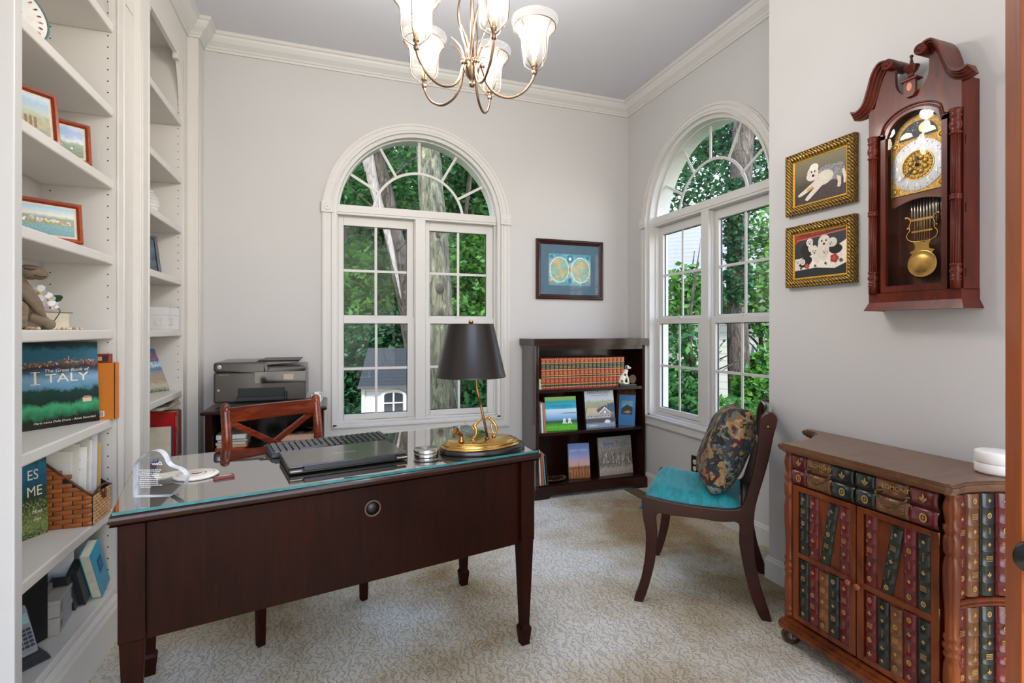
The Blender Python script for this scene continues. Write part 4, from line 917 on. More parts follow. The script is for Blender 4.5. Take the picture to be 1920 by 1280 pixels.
m_ = ny+1; fs = [(i*m_+j, i*m_+j+1, (i+1)*m_+j+1, (i+1)*m_+j) for i in range(nx) for j in range(ny)]
o_ = len(vs); vs += [(v[0], v[1], .40) for v in vs]
fs += [(o_+i*m_+j, o_+(i+1)*m_+j, o_+(i+1)*m_+j+1, o_+i*m_+j+1) for i in range(nx) for j in range(ny)]
for i in range(nx): fs += [(i*m_, (i+1)*m_, o_+(i+1)*m_, o_+i*m_), (i*m_+ny, o_+i*m_+ny, o_+(i+1)*m_+ny, (i+1)*m_+ny)]
for j in range(ny): fs += [(j, o_+j, o_+j+1, j+1), (nx*m_+j, nx*m_+j+1, o_+nx*m_+j+1, o_+nx*m_+j)]
b.add(vs, fs, 0, True); b.build('seat', velvet(), t)

# tapestry cushion leaning on the chair back
def tapestry():
    m, n, b, o = newmat('tapestry'); tc = N(n, 'ShaderNodeTexCoord'); v = N(n, 'ShaderNodeTexVoronoi', Scale=30, Randomness=1); dn = N(n, 'ShaderNodeTexNoise', Scale=22, Detail=5)
    n.links.new(tc.outputs['Object'], dn.inputs[0]); mx = N(n, 'ShaderNodeMix', _data_type='VECTOR', Factor=.16); n.links.new(tc.outputs['Object'], mx.inputs[4]); n.links.new(dn.outputs['Color'], mx.inputs[5]); n.links.new(mx.outputs[1], v.inputs['Vector'])
    sp = N(n, 'ShaderNodeSeparateColor'); n.links.new(v.outputs['Color'], sp.inputs[0]); r = n.nodes.new('ShaderNodeValToRGB'); r.color_ramp.interpolation = 'CONSTANT'
    cols = ['26343A', '5D6C68', '8C6E4A', '1B1A1C', 'B08D62', '34464C', '5A1F22', '7A8A82', 'A27F4C', '222B33']
    el = r.color_ramp.elements; el[0].color = srgb(cols[0]); el[1].position = .95; el[1].color = srgb(cols[-1])
    for i, c in enumerate(cols[1:-1]): q = el.new((i+1)/len(cols)); q.color = srgb(c)
    n.links.new(sp.outputs[0], r.inputs[0]); ed = ramp(n, v.outputs['Distance'], [(.0, (1,1,1,1)), (.5, (.45,.42,.4,1)), (.75, (.2,.18,.16,1))])
    mu = N(n, 'ShaderNodeMix', _data_type='RGBA', _blend_type='MULTIPLY', Factor=.6); n.links.new(r.outputs[0], mu.inputs[6]); n.links.new(ed, mu.inputs[7]); n.links.new(mu.outputs[2], b.inputs['Base Color'])
    fi = N(n, 'ShaderNodeTexWave', Scale=220); n.links.new(tc.outputs['Object'], fi.inputs[0]); bp = N(n, 'ShaderNodeBump', Strength=.4, Distance=.002); n.links.new(fi.outputs['Fac'], bp.inputs['Height']); n.links.new(bp.outputs[0], b.inputs['Normal']); b.inputs['Roughness'].default_value = .85; return m
def cushion(name, label, S, T, loc, M3, mat, cat='cushion'):
    b = MB(); n = 26; vs = []
    for side in (1, -1):
        for i in range(n+1):
            for j in range(n+1):
                u, v = 2*i/n-1, 2*j/n-1; w_ = max(0, (1-abs(u)**3.4))*max(0, (1-abs(v)**3.4)); th_ = T*.5*(w_**.5)
                px_ = u*S/2*(1-.05*(1-v*v)*abs(u)**2); pz = v*S/2*(1-.05*(1-u*u)*abs(v)**2); th_ += .006*mnoise.noise(Vector((u*3, v*3, side)))*w_
                vs.append((px_, -side*th_, pz))
    m_ = n+1; o_ = m_*m_; fs = []
    for i in range(n):
        for j in range(n):
            q = (i*m_+j, (i+1)*m_+j, (i+1)*m_+j+1, i*m_+j+1); fs += [q, tuple(o_+k for k in q[::-1])]
    b.add(vs, fs, 0, True); o = b.build(name, mat, None); tag(o, label, cat); o.matrix_world = Matrix.Translation(loc) @ M3.to_4x4(); return o
# cushion face normal points to the chair front (-eb) and up
zc = Vector((0, 0, 1)); tilt = R(22)
xax = nb.copy(); yax = (eb*math.cos(tilt)-zc*math.sin(tilt)); zax = (eb*math.sin(tilt)+zc*math.cos(tilt))
rm = Matrix((xax, yax, zax)).transposed(); rm = rm @ Matrix.Rotation(R(4), 3, 'Y')
cushion('cushion', 'square tapestry cushion of figures and leaves leaning against the back of the side chair', .405, .185, Fn+eb*.372+nb*.262+zc*.657, rm, tapestry())

# ---------------- corner bookcase ----------------
BX0, BX1, BY0, BY1 = 1.362, 2.262, 3.345, 3.622
t = thing('low_bookcase', 'low dark cherry bookcase between the two windows, filled with travel books', 'bookcase', ((BX0+BX1)/2, (BY0+BY1)/2, 0))
a_, c_ = (BX1-BX0)/2, (BY1-BY0)/2
b = MB(); b.sweep([(-a_, c_), (-a_, -c_), (a_, -c_), (a_, c_)][::-1], [(0, 1.085), (.004, 1.09), (.010, 1.100), (.012, 1.112), (.008, 1.120), (.014, 1.124), (.014, 1.132), (-.02, 1.135), (-.02, 1.085)][::1]); b.box(-a_+.0, a_, -c_+.0, c_, 1.09, 1.133); b.build('top', DARKW, t)
for s in (-1, 1):
    b = MB(); b.box(min(s*a_, s*(a_-.024)), max(s*a_, s*(a_-.024)), -c_, c_, .0, 1.088)
    b.build('side_panel', pm('2C1A14', .12, coat=.8) if s < 0 else MAHOGV, t, bevel=.002)
MB().box(-a_+.024, a_-.024, c_-.012, c_-.002, .08, 1.088).build('back_panel', DARKW, t)
for z in (.095, .465, .772): MB().box(-a_+.0242, a_-.0242, -c_+.004, c_-.012, z-.022, z).build('shelf', DARKW, t, bevel=.002)
MB().box(-a_+.024, a_-.024, -c_, -c_+.02, 1.055, 1.088).build('top_rail', DARKW, t)
b = MB(); y0_ = -c_-.014
bp2 = [(-a_-.014, 0), (-a_+.09, 0), (-a_+.105, .012), (-a_+.125, .028), (a_-.125, .028), (a_-.105, .012), (a_-.09, 0), (a_+.014, 0), (a_+.014, .07), (a_+.0, .088), (-a_, .088), (-a_-.014, .07)]
b.prism(bp2, y0_, -c_-.001, axis='y')
b.build('plinth', DARKW, t, bevel=.003)
BT = {'z': (.7724, .4654, .0954), 'x0': BX0+.024, 'x1': BX1-.024, 'y0': BY0, 'y1': BY1}

# ---------------- small wall and floor things ----------------
def outlet():
    t = thing('wall_outlet', 'black-framed double wall outlet below the right window', 'outlet', (XR, 2.806, .298), -PI/2)
    b = MB(); b.box(-.037, .037, -.006, 0, -.062, .062); b.build('cover_plate', pm('14110F', .3), t, bevel=.002)
    for z in (.022, -.022):
        b = MB(); b.lathe([(.0165, 0), (.0165, .003), (.015, .004), (.0001, .004)], M=Matrix.Translation((0, -.006, z)) @ Matrix.Rotation(PI/2, 4, 'X'), seg=20); r_ = b.build('receptacle', pm('D9CDB0', .4), t)
        h = MB(); h.box(-.007, -.005, -.0105, -.0095, z-.003, z+.006); h.box(.005, .007, -.0105, -.0095, z-.003, z+.006); h.lathe([(.002, 0), (.0001, .0008)], M=Matrix.Translation((0, -.0101, z-.008)) @ Matrix.Rotation(PI/2, 4, 'X'), seg=8); h.build('slots', BLACK, r_)
outlet()
t = thing('floor_vent', 'tan metal floor vent beside the low bookcase', 'vent', (2.13, 3.21, 0), R(90))
b = MB(); b.box(-.13, .13, -.055, .055, 0, .004); b.build('frame', pm('5E5040', .5), t, bevel=.001)
b = MB()
for k in range(22): b.box(-.118+k*.011, -.114+k*.011, -.045, .045, .0041, .006)
o = b.build('louvres', pm('7A6A52', .45), t); 

# ---------------- framed map ----------------
def frame_mesh(W_, H_, prof, mat_, parent, y=0, name='frame'):
    # prof: (inward offset, -depth) outline, swept round the rectangle in x/z
    b = MB(); cs = [(-W_/2, -H_/2, 1, 1), (W_/2, -H_/2, -1, 1), (W_/2, H_/2, -1, -1), (-W_/2, H_/2, 1, -1)]; m = len(prof); vs = []
    for cx, cz, sx, sz in cs:
        for (o, d) in prof: vs.append((cx+sx*o, y-d, cz+sz*o))
    fs = [(i*m+j, i*m+(j+1) % m, ((i+1) % 4)*m+(j+1) % m, ((i+1) % 4)*m+j) for i in range(4) for j in range(m)]
    b.add(vs, fs); return b.build(name, mat_, parent)
t = thing('framed_map', 'framed antique double-hemisphere world map in blue mat on the back wall', 'picture', (1.764, YB, 1.667))
fw, fh = .575, .462
frame_mesh(fw, fh, [(0, 0), (0, .018), (.006, .022), (.016, .022), (.020, .016), (.034, .012), (.038, .010), (.038, 0)], MAHOG, t)
MB().box(-fw/2+.036, fw/2-.036, -.007, -.001, -fh/2+.036, fh/2-.036).build('mat_board', pm('4E6A7C', .7, var=.05), t)
mw, mh = .36, .245
b = MB(); b.quad((-mw/2, -.0074, -mh/2), (mw/2, -.0074, -mh/2), (mw/2, -.0074, mh/2), (-mw/2, -.0074, mh/2))
mp_ = scenic('map_paper', [(0, '5E9AA6'), (.3, 'A9C6B4'), (.5, 'C6CFA6'), (.7, '8FBAB2'), (1, '4F98AC')], 9, 1.6, ('2F7FA0', .9, .99), 26, .6, thr=.56)
C_ = [pm('8FB3A2', .6, var=.12), pm('DCE8E4', .6), pm('C9AE7C', .6, var=.1), pm('2E7EA6', .6), pm('B98A6A', .6)]
for s in (-1, 1):
    cx = s*.091; b.disc((cx, 0), .082, .100, -.0077, 40, 2); b.disc((cx, 0), .077, .094, -.0080, 40, 1)
land = [(-.155, .05), (-.14, .075), (-.10, .078), (-.075, .06), (-.085, .04), (-.095, .02), (-.09, .0), (-.105, .01), (-.12, .03)], [(-.088, .0), (-.05, -.005), (-.035, -.02), (-.055, -.045), (-.07, -.075), (-.08, -.04)], [(.04, .03), (.07, .05), (.10, .065), (.135, .05), (.14, .02), (.115, .01), (.09, .02)], [(.03, .02), (.055, .012), (.075, -.005), (.068, -.04), (.055, -.05), (.048, -.015), (.03, 0)], [(.115, -.03), (.14, -.028), (.135, -.05), (.112, -.048)]
for P in land: b.add([(x, -.0083, z) for x, z in P], [tuple(range(len(P)))], 3)
for cx, cz, r_ in ((-.11, -.055, .016), (.085, -.072, .015)): b.disc((cx, cz), r_, r_, -.0083, 18, 3)
b.disc((0, .085), .028, .03, -.0080, 20, 4); b.disc((0, .085), .012, .013, -.0083, 16, 2); b.disc((0, -.085), .018, .024, -.0080, 16, 4); b.disc((0, 0), .012, .02, -.0083, 12, 5)
for s in (-1, 1):
    for s2 in (-1, 1): b.disc((s*.155, s2*.10), .014, .012, -.0080, 12, 4 if s2 > 0 else 5)
b.build('map_print', [mp_]+C_, t, fix=False)
MB().box(-fw/2+.037, fw/2-.037, -.0108, -.0100, -fh/2+.037, fh/2-.037).build('glazing', PGLASS, t)
RX = Matrix.Rotation(PI/2, 4, 'X')     # turns a lathe's axis towards the viewer (-y)
# ---------------- wall clock ----------------
t = thing('wall_clock', 'cherry pendulum wall clock with swan-neck pediment on the near right wall', 'clock', (XN, 1.2165, 0), -PI/2)
FY = -.093; hw = .150; GOLD = pm('B08A40', .38, .7, var=.15)
b = MB()
for s in (-1, 1): b.box(min(s*hw, s*(hw-.014)), max(s*hw, s*(hw-.014)), FY+.012, -.001, 1.33, 2.02)
b.build('side_panel', CLOCKW, t, bevel=.001)
MB().box(-hw+.014, hw-.014, -.010, -.001, 1.33, 2.0).build('back_panel', wood('clock_back', '3A1A10', '5A2C1A', .5, (20, 20, 4), .1), t)
MB().box(-hw+.002, hw-.002, FY+.013, -.001, 2.0, 2.02).build('case_top', CLOCKW, t)
# head board with arched lower edge and the circular gap between the scrolls
b = MB(); n = 24
topz = lambda x: 2.020+.012*0 if abs(x) > .128 else (2.02+.125*math.sin(PI/2*min(1, (.128-abs(x))/.055)) if abs(x) > .066 else (2.145 if abs(x) > .055 else (2.085-math.sqrt(max(0, .055**2-x*x))*1.15 if abs(x) < .055 else 2.08)))
xs = sorted(set([round(-.150+.3*i/80, 5) for i in range(81)]+[-.0549, .0549, -.0661, .0661]))
def lowz(x): return 1.915 if abs(x) > .098 else 1.915+math.sqrt(max(0, .104**2-x*x))*.66
for x0, x1 in zip(xs, xs[1:]):
    b.hexa([(x0, FY, lowz(x0)), (x1, FY, lowz(x1)), (x1, FY+.014, lowz(x1)), (x0, FY+.014, lowz(x0))], [(x0, FY, topz(x0)), (x1, FY, topz(x1)), (x1, FY+.014, topz(x1)), (x0, FY+.014, topz(x0))])
b.build('pediment_board', CLOCKW, t)
b = MB(); A = [(-.104, 1.915)]+[(x, lowz(x)) for x in [-.098+.196*i/24 for i in range(25)]]+[(.104, 1.915)]
b.tube([(x, FY-.001, z) for x, z in A], .003, 8); b.tube([(x*.94, FY+.004, z-.010) for x, z in A], .004, 8); b.build('arch_moulding', CLOCKW, t)
for s in (-1, 1):
    b = MB()
    C_ = bez([(s*.192, 2.028, 0), (s*.168, 2.022, 0), (s*.142, 2.040, 0), (s*.124, 2.085, 0), (s*.108, 2.135, 0), (s*.088, 2.163, 0), (s*.066, 2.164, 0), (s*.050, 2.150, 0)], 40)
    C_ = [(p[0], p[1]) for p in C_]; m = len(C_)
    prof = [(0, .012), (-.006, .008), (-.010, .008), (-.012, .000), (-.018, -.004), (-.022, -.004), (-.024, -.012), (-.036, -.016), (-.036, .012)]  # (across, depth)
    prof = [(.006, .07), (.006, -.030), (0, -.030), (-.002, -.022), (-.007, -.020), (-.009, -.012), (-.014, -.010), (-.017, -.002), (-.022, 0), (-.022, .07)]
    vs = []
    for i, p in enumerate(C_):
        a_, c_ = C_[max(0, i-1)], C_[min(m-1, i+1)]; tx, tz = c_[0]-a_[0], c_[1]-a_[1]; l = math.hypot(tx, tz); nx, nz = -tz/l, tx/l
        if s < 0: nx, nz = nx, nz
        sg = 1 if (nz > 0 or (abs(nz) < .3 and nx*s > 0)) else -1
        # outward normal is the one to the outside of the neck
        ref = Vector((s*.4, 1.0)) if i < m*.75 else Vector((s*.2, 1))
        if nx*ref.x+nz*ref.y < 0: nx, nz = -nx, -nz
        dk = .016+.050*min(1, max(0, i/m-.12)/.30)
        for (o, d) in prof: vs.append((p[0]+nx*o-.010, FY+(dk if d > .05 else d), p[1]+nz*o))
    k = len(prof); fs = [(i*k+j, i*k+(j+1) % k, (i+1)*k+(j+1) % k, (i+1)*k+j) for i in range(m-1) for j in range(k)]
    b.add(vs, fs, 0, False); b.add(vs[:k], [tuple(range(k))]); b.add(vs[-k:], [tuple(range(k))])
    sp_ = b.build('swan_neck', CLOCKW, t)
    b = MB(); M = Matrix.Translation((s*.054-.010, FY+.03, 2.150)) @ RX
    b.lathe([(.019, -.03), (.019, .058), (.017, .062), (.014, .060), (.013, .062), (.006, .061), (.005, .065), (.0001, .066)], M=M, seg=24)
    for q in range(7): an = 2*PI*q/7; b.sphere((s*.054-.010+.0095*math.cos(an), FY-.031, 2.150+.0095*math.sin(an)), (.003, .002, .003), 8, 6)
    b.build('rosette', CLOCKW, sp_)
b = MB(); b.hexa([(-.011, FY-.012, 2.01), (.011, FY-.012, 2.01), (.011, FY, 2.01), (-.011, FY, 2.01)], [(-.019, FY-.012, 2.022), (.019, FY-.012, 2.022), (.019, FY, 2.022), (-.019, FY, 2.022)])
b.box(-.019, .019, FY-.012, FY, 2.022, 2.066); b.box(-.027, .027, FY-.018, FY+.016, 2.066, 2.072); b.hexa([(-.024, FY-.014, 2.072), (.024, FY-.014, 2.072), (.024, FY+.014, 2.072), (-.024, FY+.014, 2.072)], [(-.008, FY-.004, 2.082), (.008, FY-.004, 2.082), (.008, FY+.006, 2.082), (-.008, FY+.006, 2.082)])
ks = b.build('keystone', CLOCKW, t)
b = MB(); b.disc((0, 2.044), .0085, .014, FY-.0124, 20); b.build('inlay', pm('C4692C', .35), ks)
b = MB(); b.lathe([(.006, 0), (.009, .004), (.006, .008), (.012, .014), (.019, .022), (.021, .030), (.024, .033), (.024, .036), (.016, .039), (.007, .046), (.004, .058), (.003, .066), (.006, .070), (.005, .075), (.0001, .078)], (0, FY, 2.080), 24); b.build('finial', CLOCKW, t)
# base
b = MB()
b.sweep([(-hw, 0), (-hw, FY), (hw, FY), (hw, 0)][::-1], [(0, 1.300), (-.012, 1.270), (-.006, 1.270), (.0, 1.285), (.006, 1.292), (.012, 1.300), (.012, 1.306), (.022, 1.309), (.026, 1.316), (.026, 1.320), (.016, 1.324), (.010, 1.330), (.0, 1.333)])
b.box(-hw+.001, hw-.001, FY+.001, -.001, 1.272, 1.3325); b.build('base_moulding', CLOCKW, t)
# corner columns
for s in (-1, 1):
    b = MB(); cx, cy = s*(hw-.016), FY-.001
    b.lathe([(.014, 1.333), (.014, 1.356)], (cx, cy, 0), 4, smooth=False, a0=PI/4, a1=2*PI+PI/4)
    b.lathe([(.0135, 1.333), (.0135, 1.358), (.0155, 1.361), (.0155, 1.364), (.012, 1.367), (.0155, 1.371), (.0155, 1.374), (.011, 1.378), (.0165, 1.388), (.0165, 1.394), (.012, 1.404), (.016, 1.409), (.016, 1.413), (.0135, 1.416)], (cx, cy, 0), 24)
    b.lathe([(.0135, 1.416), (.0135, 1.62)], (cx, cy, 0), 48, flute=12, fd=.2, smooth=True)
    b.lathe([(.0135, 1.62), (.0165, 1.623), (.0165, 1.627), (.014, 1.630), (.0165, 1.633), (.0165, 1.637), (.0135, 1.640)], (cx, cy, 0), 24)
    b.lathe([(.0135, 1.640), (.0135, 1.832)], (cx, cy, 0), 48, flute=12, fd=.2, smooth=True)
    b.lathe([(.0135, 1.832), (.0165, 1.835), (.0165, 1.839), (.012, 1.843), (.0165, 1.856), (.0175, 1.864), (.0145, 1.876), (.0135, 1.886), (.0165, 1.890), (.0165, 1.894), (.0135, 1.898), (.0165, 1.904), (.0170, 1.9145)], (cx, cy, 0), 24)
    b.build('column', CLOCKW, t)
# door: frame with arched top, glass
dw = .108
b = MB(); dy0, dy1 = FY+.002, FY+.016
for s in (-1, 1): b.box(min(s*dw, s*(dw-.017)), max(s*dw, s*(dw-.017)), dy0, dy1, 1.335, 1.91)
b.box(-dw+.017, dw-.017, dy0, dy1, 1.335, 1.357)
zi = lambda x: 1.895 if abs(x) > .083 else 1.895+math.sqrt(max(0, .083**2-x*x))*.80
for i in range(40):
    x0, x1 = -dw+2*dw*i/40, -dw+2*dw*(i+1)/40; b.hexa([(x0, dy0, zi(x0)), (x1, dy0, zi(x1)), (x1, dy1, zi(x1)), (x0, dy1, zi(x0))], [(x0, dy0, max(zi(x0)+.002, lowz(x0)+.004)), (x1, dy0, max(zi(x1)+.002, lowz(x1)+.004)), (x1, dy1, max(zi(x1)+.002, lowz(x1)+.004)), (x0, dy1, max(zi(x0)+.002, lowz(x0)+.004))])
do = b.build('door', CLOCKW, t)
MB().prism([(-dw+.017, 1.357), (dw-.017, 1.357)]+[(x, zi(x)) for x in [dw-.017-(2*dw-.034)*i/24 for i in range(25)]], FY+.009, FY+.011, axis='y').build('glass', PGLASS, do)
b = MB(); b.box(hw-.0005, hw+.0012, FY+.020, FY+.0215, 1.80, 1.83); b.box(hw-.0005, hw+.0012, FY+.020, FY+.0215, 1.58, 1.61); b.box(hw-.0005, hw+.0012, FY+.020, FY+.0215, 1.37, 1.40); b.build('side_slots', BLACK, t)
# dial
GP = pm('B8924C', .42, .55, var=.4, scale=180, bump=.9, bscale=260); SR = pm('9A9CA2', .38, .5, var=.06, scale=60)
DY = -.060
b = MB(); P = [(-.092, 1.682), (.092, 1.682), (.092, 1.874), (.080, 1.874)]+[(.080*math.cos(a_), 1.874+.080*math.sin(a_)) for a_ in [PI*i/24 for i in range(1, 24)]]+[(-.080, 1.874), (-.092, 1.874)]
b.prism(P, DY, DY+.003, axis='y'); di = b.build('dial_plate', GP, t)
dc = (0, 1.778)
b = MB()
def annulus(b, c, r0, r1, y, mi=0, n=48):
    for k in range(n):
        a0, a1 = 2*PI*k/n, 2*PI*(k+1)/n; b.quad((c[0]+r0*math.cos(a0), y, c[1]+r0*math.sin(a0)), (c[0]+r1*math.cos(a0), y, c[1]+r1*math.sin(a0)), (c[0]+r1*math.cos(a1), y, c[1]+r1*math.sin(a1)), (c[0]+r0*math.cos(a1), y, c[1]+r0*math.sin(a1)), mi)
annulus(b, dc, .052, .0885, DY-.0015)
for k in range(60):
    a_ = 2*PI*k/60; M = Matrix.Translation((0, 0, dc[1])) @ Matrix.Rotation(a_, 4, 'Y'); b.box(-.0004, .0004, DY-.0022, DY-.0016, .083, .0865, M=M, mi=1)
    if k % 5 == 0:
        for q in (-.012, .012): b.add([(x, DY-.002, z) for x, z in [(dc[0]+.0785*math.sin(a_+q*9)-.0018, dc[1]+.0785*math.cos(a_+q*9)), (dc[0]+.0785*math.sin(a_+q*9), dc[1]+.0785*math.cos(a_+q*9)+.0025), (dc[0]+.0785*math.sin(a_+q*9)+.0018, dc[1]+.0785*math.cos(a_+q*9)), (dc[0]+.0785*math.sin(a_+q*9), dc[1]+.0785*math.cos(a_+q*9)-.0025)]], [(0,1,2,3)], 1)
b.build('chapter_ring', [SR, pm('3C3A44', .6)], di)
b = MB()
for k in range(1, 13):
    a_ = 2*PI*k/12; b.text(str(k), .021, (dc[0]+.068*math.sin(a_), DY-.0026, dc[1]+.068*math.cos(a_)), sx=.72, bold=.012)
b.build('numerals', pm('F0E2B4', .35, .4), di)
b = MB(); annulus(b, dc, .0495, .0525, DY-.003); 
for k in range(8): a_ = PI/8+PI/4*k; b.sphere((dc[0]+.026*math.cos(a_), DY-.001, dc[1]+.026*math.sin(a_)), (.010, .004, .010), 10, 6)
for k in range(24): a_ = 2*PI*k/24; b.sphere((dc[0]+.044*math.cos(a_), DY-.001, dc[1]+.044*math.sin(a_)), (.004, .002, .004), 8, 5)
b.build('centre_relief', GOLD, di)
for sx in (-1, 1):
    for zz in (1.699, 1.861):
        b = MB(); annulus(b, (sx*.076, zz), .011, .0135, DY-.002, n=24); b.sphere((sx*.076, DY, zz), (.010, .004, .010), 12, 6)
        for q in range(6): b.sphere((sx*.076+.007*math.cos(q*PI/3), DY-.003, zz+.007*math.sin(q*PI/3)), (.003, .002, .003), 6, 4)
        b.build('corner_medallion', GOLD, di)
# moon dial
b = MB(); mc = (0, 1.872); P = [(.062*math.cos(PI*i/30), mc[1]+.002+.058*math.sin(PI*i/30)) for i in range(31)]
b.add([(x, DY-.0012, z) for x, z in P], [tuple(range(31))], 0)
rs = random.Random(2)
for k in range(60):
    a_ = rs.uniform(.2, PI-.2); r = rs.uniform(.03, .056); x, z = r*math.cos(a_), mc[1]+.002+r*.93*math.sin(a_); b.disc((x, z), .0009, .0009, DY-.0016, 5, 1)
b.disc((-.037, mc[1]+.010), .021, .019, DY-.0024, 24, 2, a0=0, a1=PI); b.disc((.037, mc[1]+.010), .021, .019, DY-.0024, 24, 2, a0=0, a1=PI)
b.disc((.022, mc[1]+.032), .0185, .0185, DY-.0020, 28, 3)
b.build('moon_dial', [pm('17202E', .5), pm('F2F0E0', .5), pm('D2C48E', .35, .5), pm('C9B57E', .4, .3)], di, fix=False)
b = MB()
for an, L_, w_ in ((R(-10), .050, .0028), (R(231), .074, .0024)):
    M = Matrix.Translation((dc[0], 0, dc[1])) @ Matrix.Rotation(an, 4, 'Y')
    b.prism([(-.001, 0), (-w_, L_*.35), (-w_*1.6, L_*.48), (-w_*.4, L_*.62), (-.0012, L_*.7), (0, L_), (.0012, L_*.7), (w_*.4, L_*.62), (w_*1.6, L_*.48), (w_, L_*.35), (.001, 0)], DY-.0065, DY-.0055, axis='y', M=M)
b.lathe([(.006, 0), (.006, .003), (.0001, .004)], M=Matrix.Translation((dc[0], DY-.005, dc[1])) @ RX, seg=14); b.build('hands', pm('2A160F', .3, .6), di)
# apron, chimes, pendulum
b = MB(); P = [(-.092, 1.682), (.092, 1.682), (.092, 1.640)]+[(.092-.184*i/24, 1.640-.018+.030*math.sin(PI*i/24)) for i in range(1, 24)]+[(-.092, 1.622)]
P = [(-.092, 1.681), (.092, 1.681), (.092, 1.650)]+[(.092-.184*i/24, 1.640+.022*math.sin(PI*i/24)) for i in range(1, 24)]+[(-.092, 1.650)]
b.prism(P, -.056, -.050, axis='y'); b.build('dial_apron', wood('apron', '5A3020', '7A4A34', .4, (4, 20, 20), .2), t)
b = MB()
for k in range(9): x = -.040+k*.010; b.lathe([(.003, 1.545+.004*abs(k-4)), (.003, 1.68)], (x, -.028, 0), 8)
for k in range(6): x = .0+k*.009+.012; b.lathe([(.0022, 1.58), (.0022, 1.68)], (x, -.018, 0), 8)
b.build('chime_rods', pm('B9AFA0', .25, .9), t)
b = MB()
for s in (-1, 1):
    b.tube([(s*x, -.038, z) for x, z in [(p[0], p[1]) for p in bez([(.052, 1.605, 0), (.044, 1.600, 0), (.036, 1.588, 0), (.042, 1.570, 0), (.040, 1.555, 0), (.050, 1.540, 0), (.046, 1.524, 0), (.030, 1.514, 0), (.004, 1.510, 0)], 30)]], .0042, 8, flat=.6)
    b.sphere((s*.053, -.038, 1.602), .006, 10, 6); b.sphere((s*.047, -.038, 1.563), .005, 8, 6)
b.box(-.040, .040, -.040, -.036, 1.586, 1.594); b.box(-.034, .034, -.040, -.036, 1.545, 1.551)
for k in range(7): b.box(-.0245+k*.008, -.0235+k*.008, -.039, -.037, 1.515, 1.59)
b.prism([(-.030, 1.514), (.030, 1.514), (.022, 1.498), (.024, 1.484), (.040, 1.478), (.034, 1.470), (-.034, 1.470), (-.040, 1.478), (-.024, 1.484), (-.022, 1.498)], -.040, -.036, axis='y')
pe = b.build('pendulum_lyre', BRASS, t)
b = MB(); b.lathe([(.048, 0), (.050, .003), (.046, .006), (.044, .005), (.030, .009), (.0001, .011)], M=Matrix.Translation((0, -.036, 1.432)) @ RX, seg=48)
b.build('pendulum_bob', BRASS, t)

# ---------------- two dog paintings ----------------
def gold_frame():
    m, n, b, o = newmat('gilt_frame'); tc = N(n, 'ShaderNodeTexCoord'); w_ = N(n, 'ShaderNodeTexWave', Scale=42, Distortion=2.5, _bands_direction='DIAGONAL'); n.links.new(tc.outputs['Object'], w_.inputs[0])
    nz = N(n, 'ShaderNodeTexNoise', Scale=60, Detail=3); n.links.new(tc.outputs['Object'], nz.inputs[0]); mu = N(n, 'ShaderNodeMath', _operation='MULTIPLY'); n.links.new(w_.outputs['Fac'], mu.inputs[0]); n.links.new(nz.outputs['Fac'], mu.inputs[1])
    n.links.new(ramp(n, mu.outputs[0], [(.05, srgb('4E3A16')), (.3, srgb('8E6E30')), (.6, srgb('CFA552'))]), b.inputs['Base Color']); b.inputs['Metallic'].default_value = .6; b.inputs['Roughness'].default_value = .38
    bp = N(n, 'ShaderNodeBump', Strength=1, Distance=.004); n.links.new(mu.outputs[0], bp.inputs['Height']); n.links.new(bp.outputs[0], b.inputs['Normal']); return m
GF = gold_frame(); GLIP = pm('D9A63E', .3, .8)
def ell(b, cx, cz, rx, rz, mi, rot=0, lay=1, n=20): b.disc((cx, cz), rx, rz, -.0105-.0003*lay-.000008*len(b.f), n, mi, rot=R(rot))
def pic(label, z, bgm, painter, mats):
    fw, fh = .330, .276
    t = thing('framed_painting', label, 'picture', (XN, 1.640, z), -PI/2)
    fr = frame_mesh(fw, fh, [(0, 0), (0, .020), (.004, .024), (.010, .022), (.016, .026), (.026, .024), (.032, .018), (.034, .012), (.034, 0)], GF, t)
    for off, r_, dd_ in ((.0035, .0032, .0235), (.0325, .0028, .0175)):
        bd = MB(); W_, H_ = fw/2-off, fh/2-off; pts = []; 
        for (x0, z0), (x1, z1) in (((-W_, -H_), (W_, -H_)), ((W_, -H_), (W_, H_)), ((W_, H_), (-W_, H_)), ((-W_, H_), (-W_, -H_))):
            n = int(math.hypot(x1-x0, z1-z0)/(r_*2)); 
            for i in range(n): bd.sphere((x0+(x1-x0)*i/n, -dd_, z0+(z1-z0)*i/n), r_, 6, 4)
        bd.build('outer_beading' if off < .01 else 'inner_beading', GF, fr)
    frame_mesh(fw-.066, fh-.066, [(0, 0), (0, .016), (.006, .0125), (.009, .0122), (.009, 0)], GLIP, t, name='inner_lip')
    b = MB(); W_, H_ = fw/2-.041, fh/2-.041; b.quad((-W_, -.0105, -H_), (W_, -.0105, -H_), (W_, -.0105, H_), (-W_, -.0105, H_)); painter(b, W_, H_); b.build('painting', [bgm]+mats, t, fix=False)
FUR = pm('D8CEC0', .8, var=.12, scale=160); FURG = pm('8C8A8A', .8, var=.35, scale=120); DK = pm('1A1512', .7); CRM = pm('E8DFCF', .8, var=.08, scale=120); TAN = pm('C49A5A', .7)
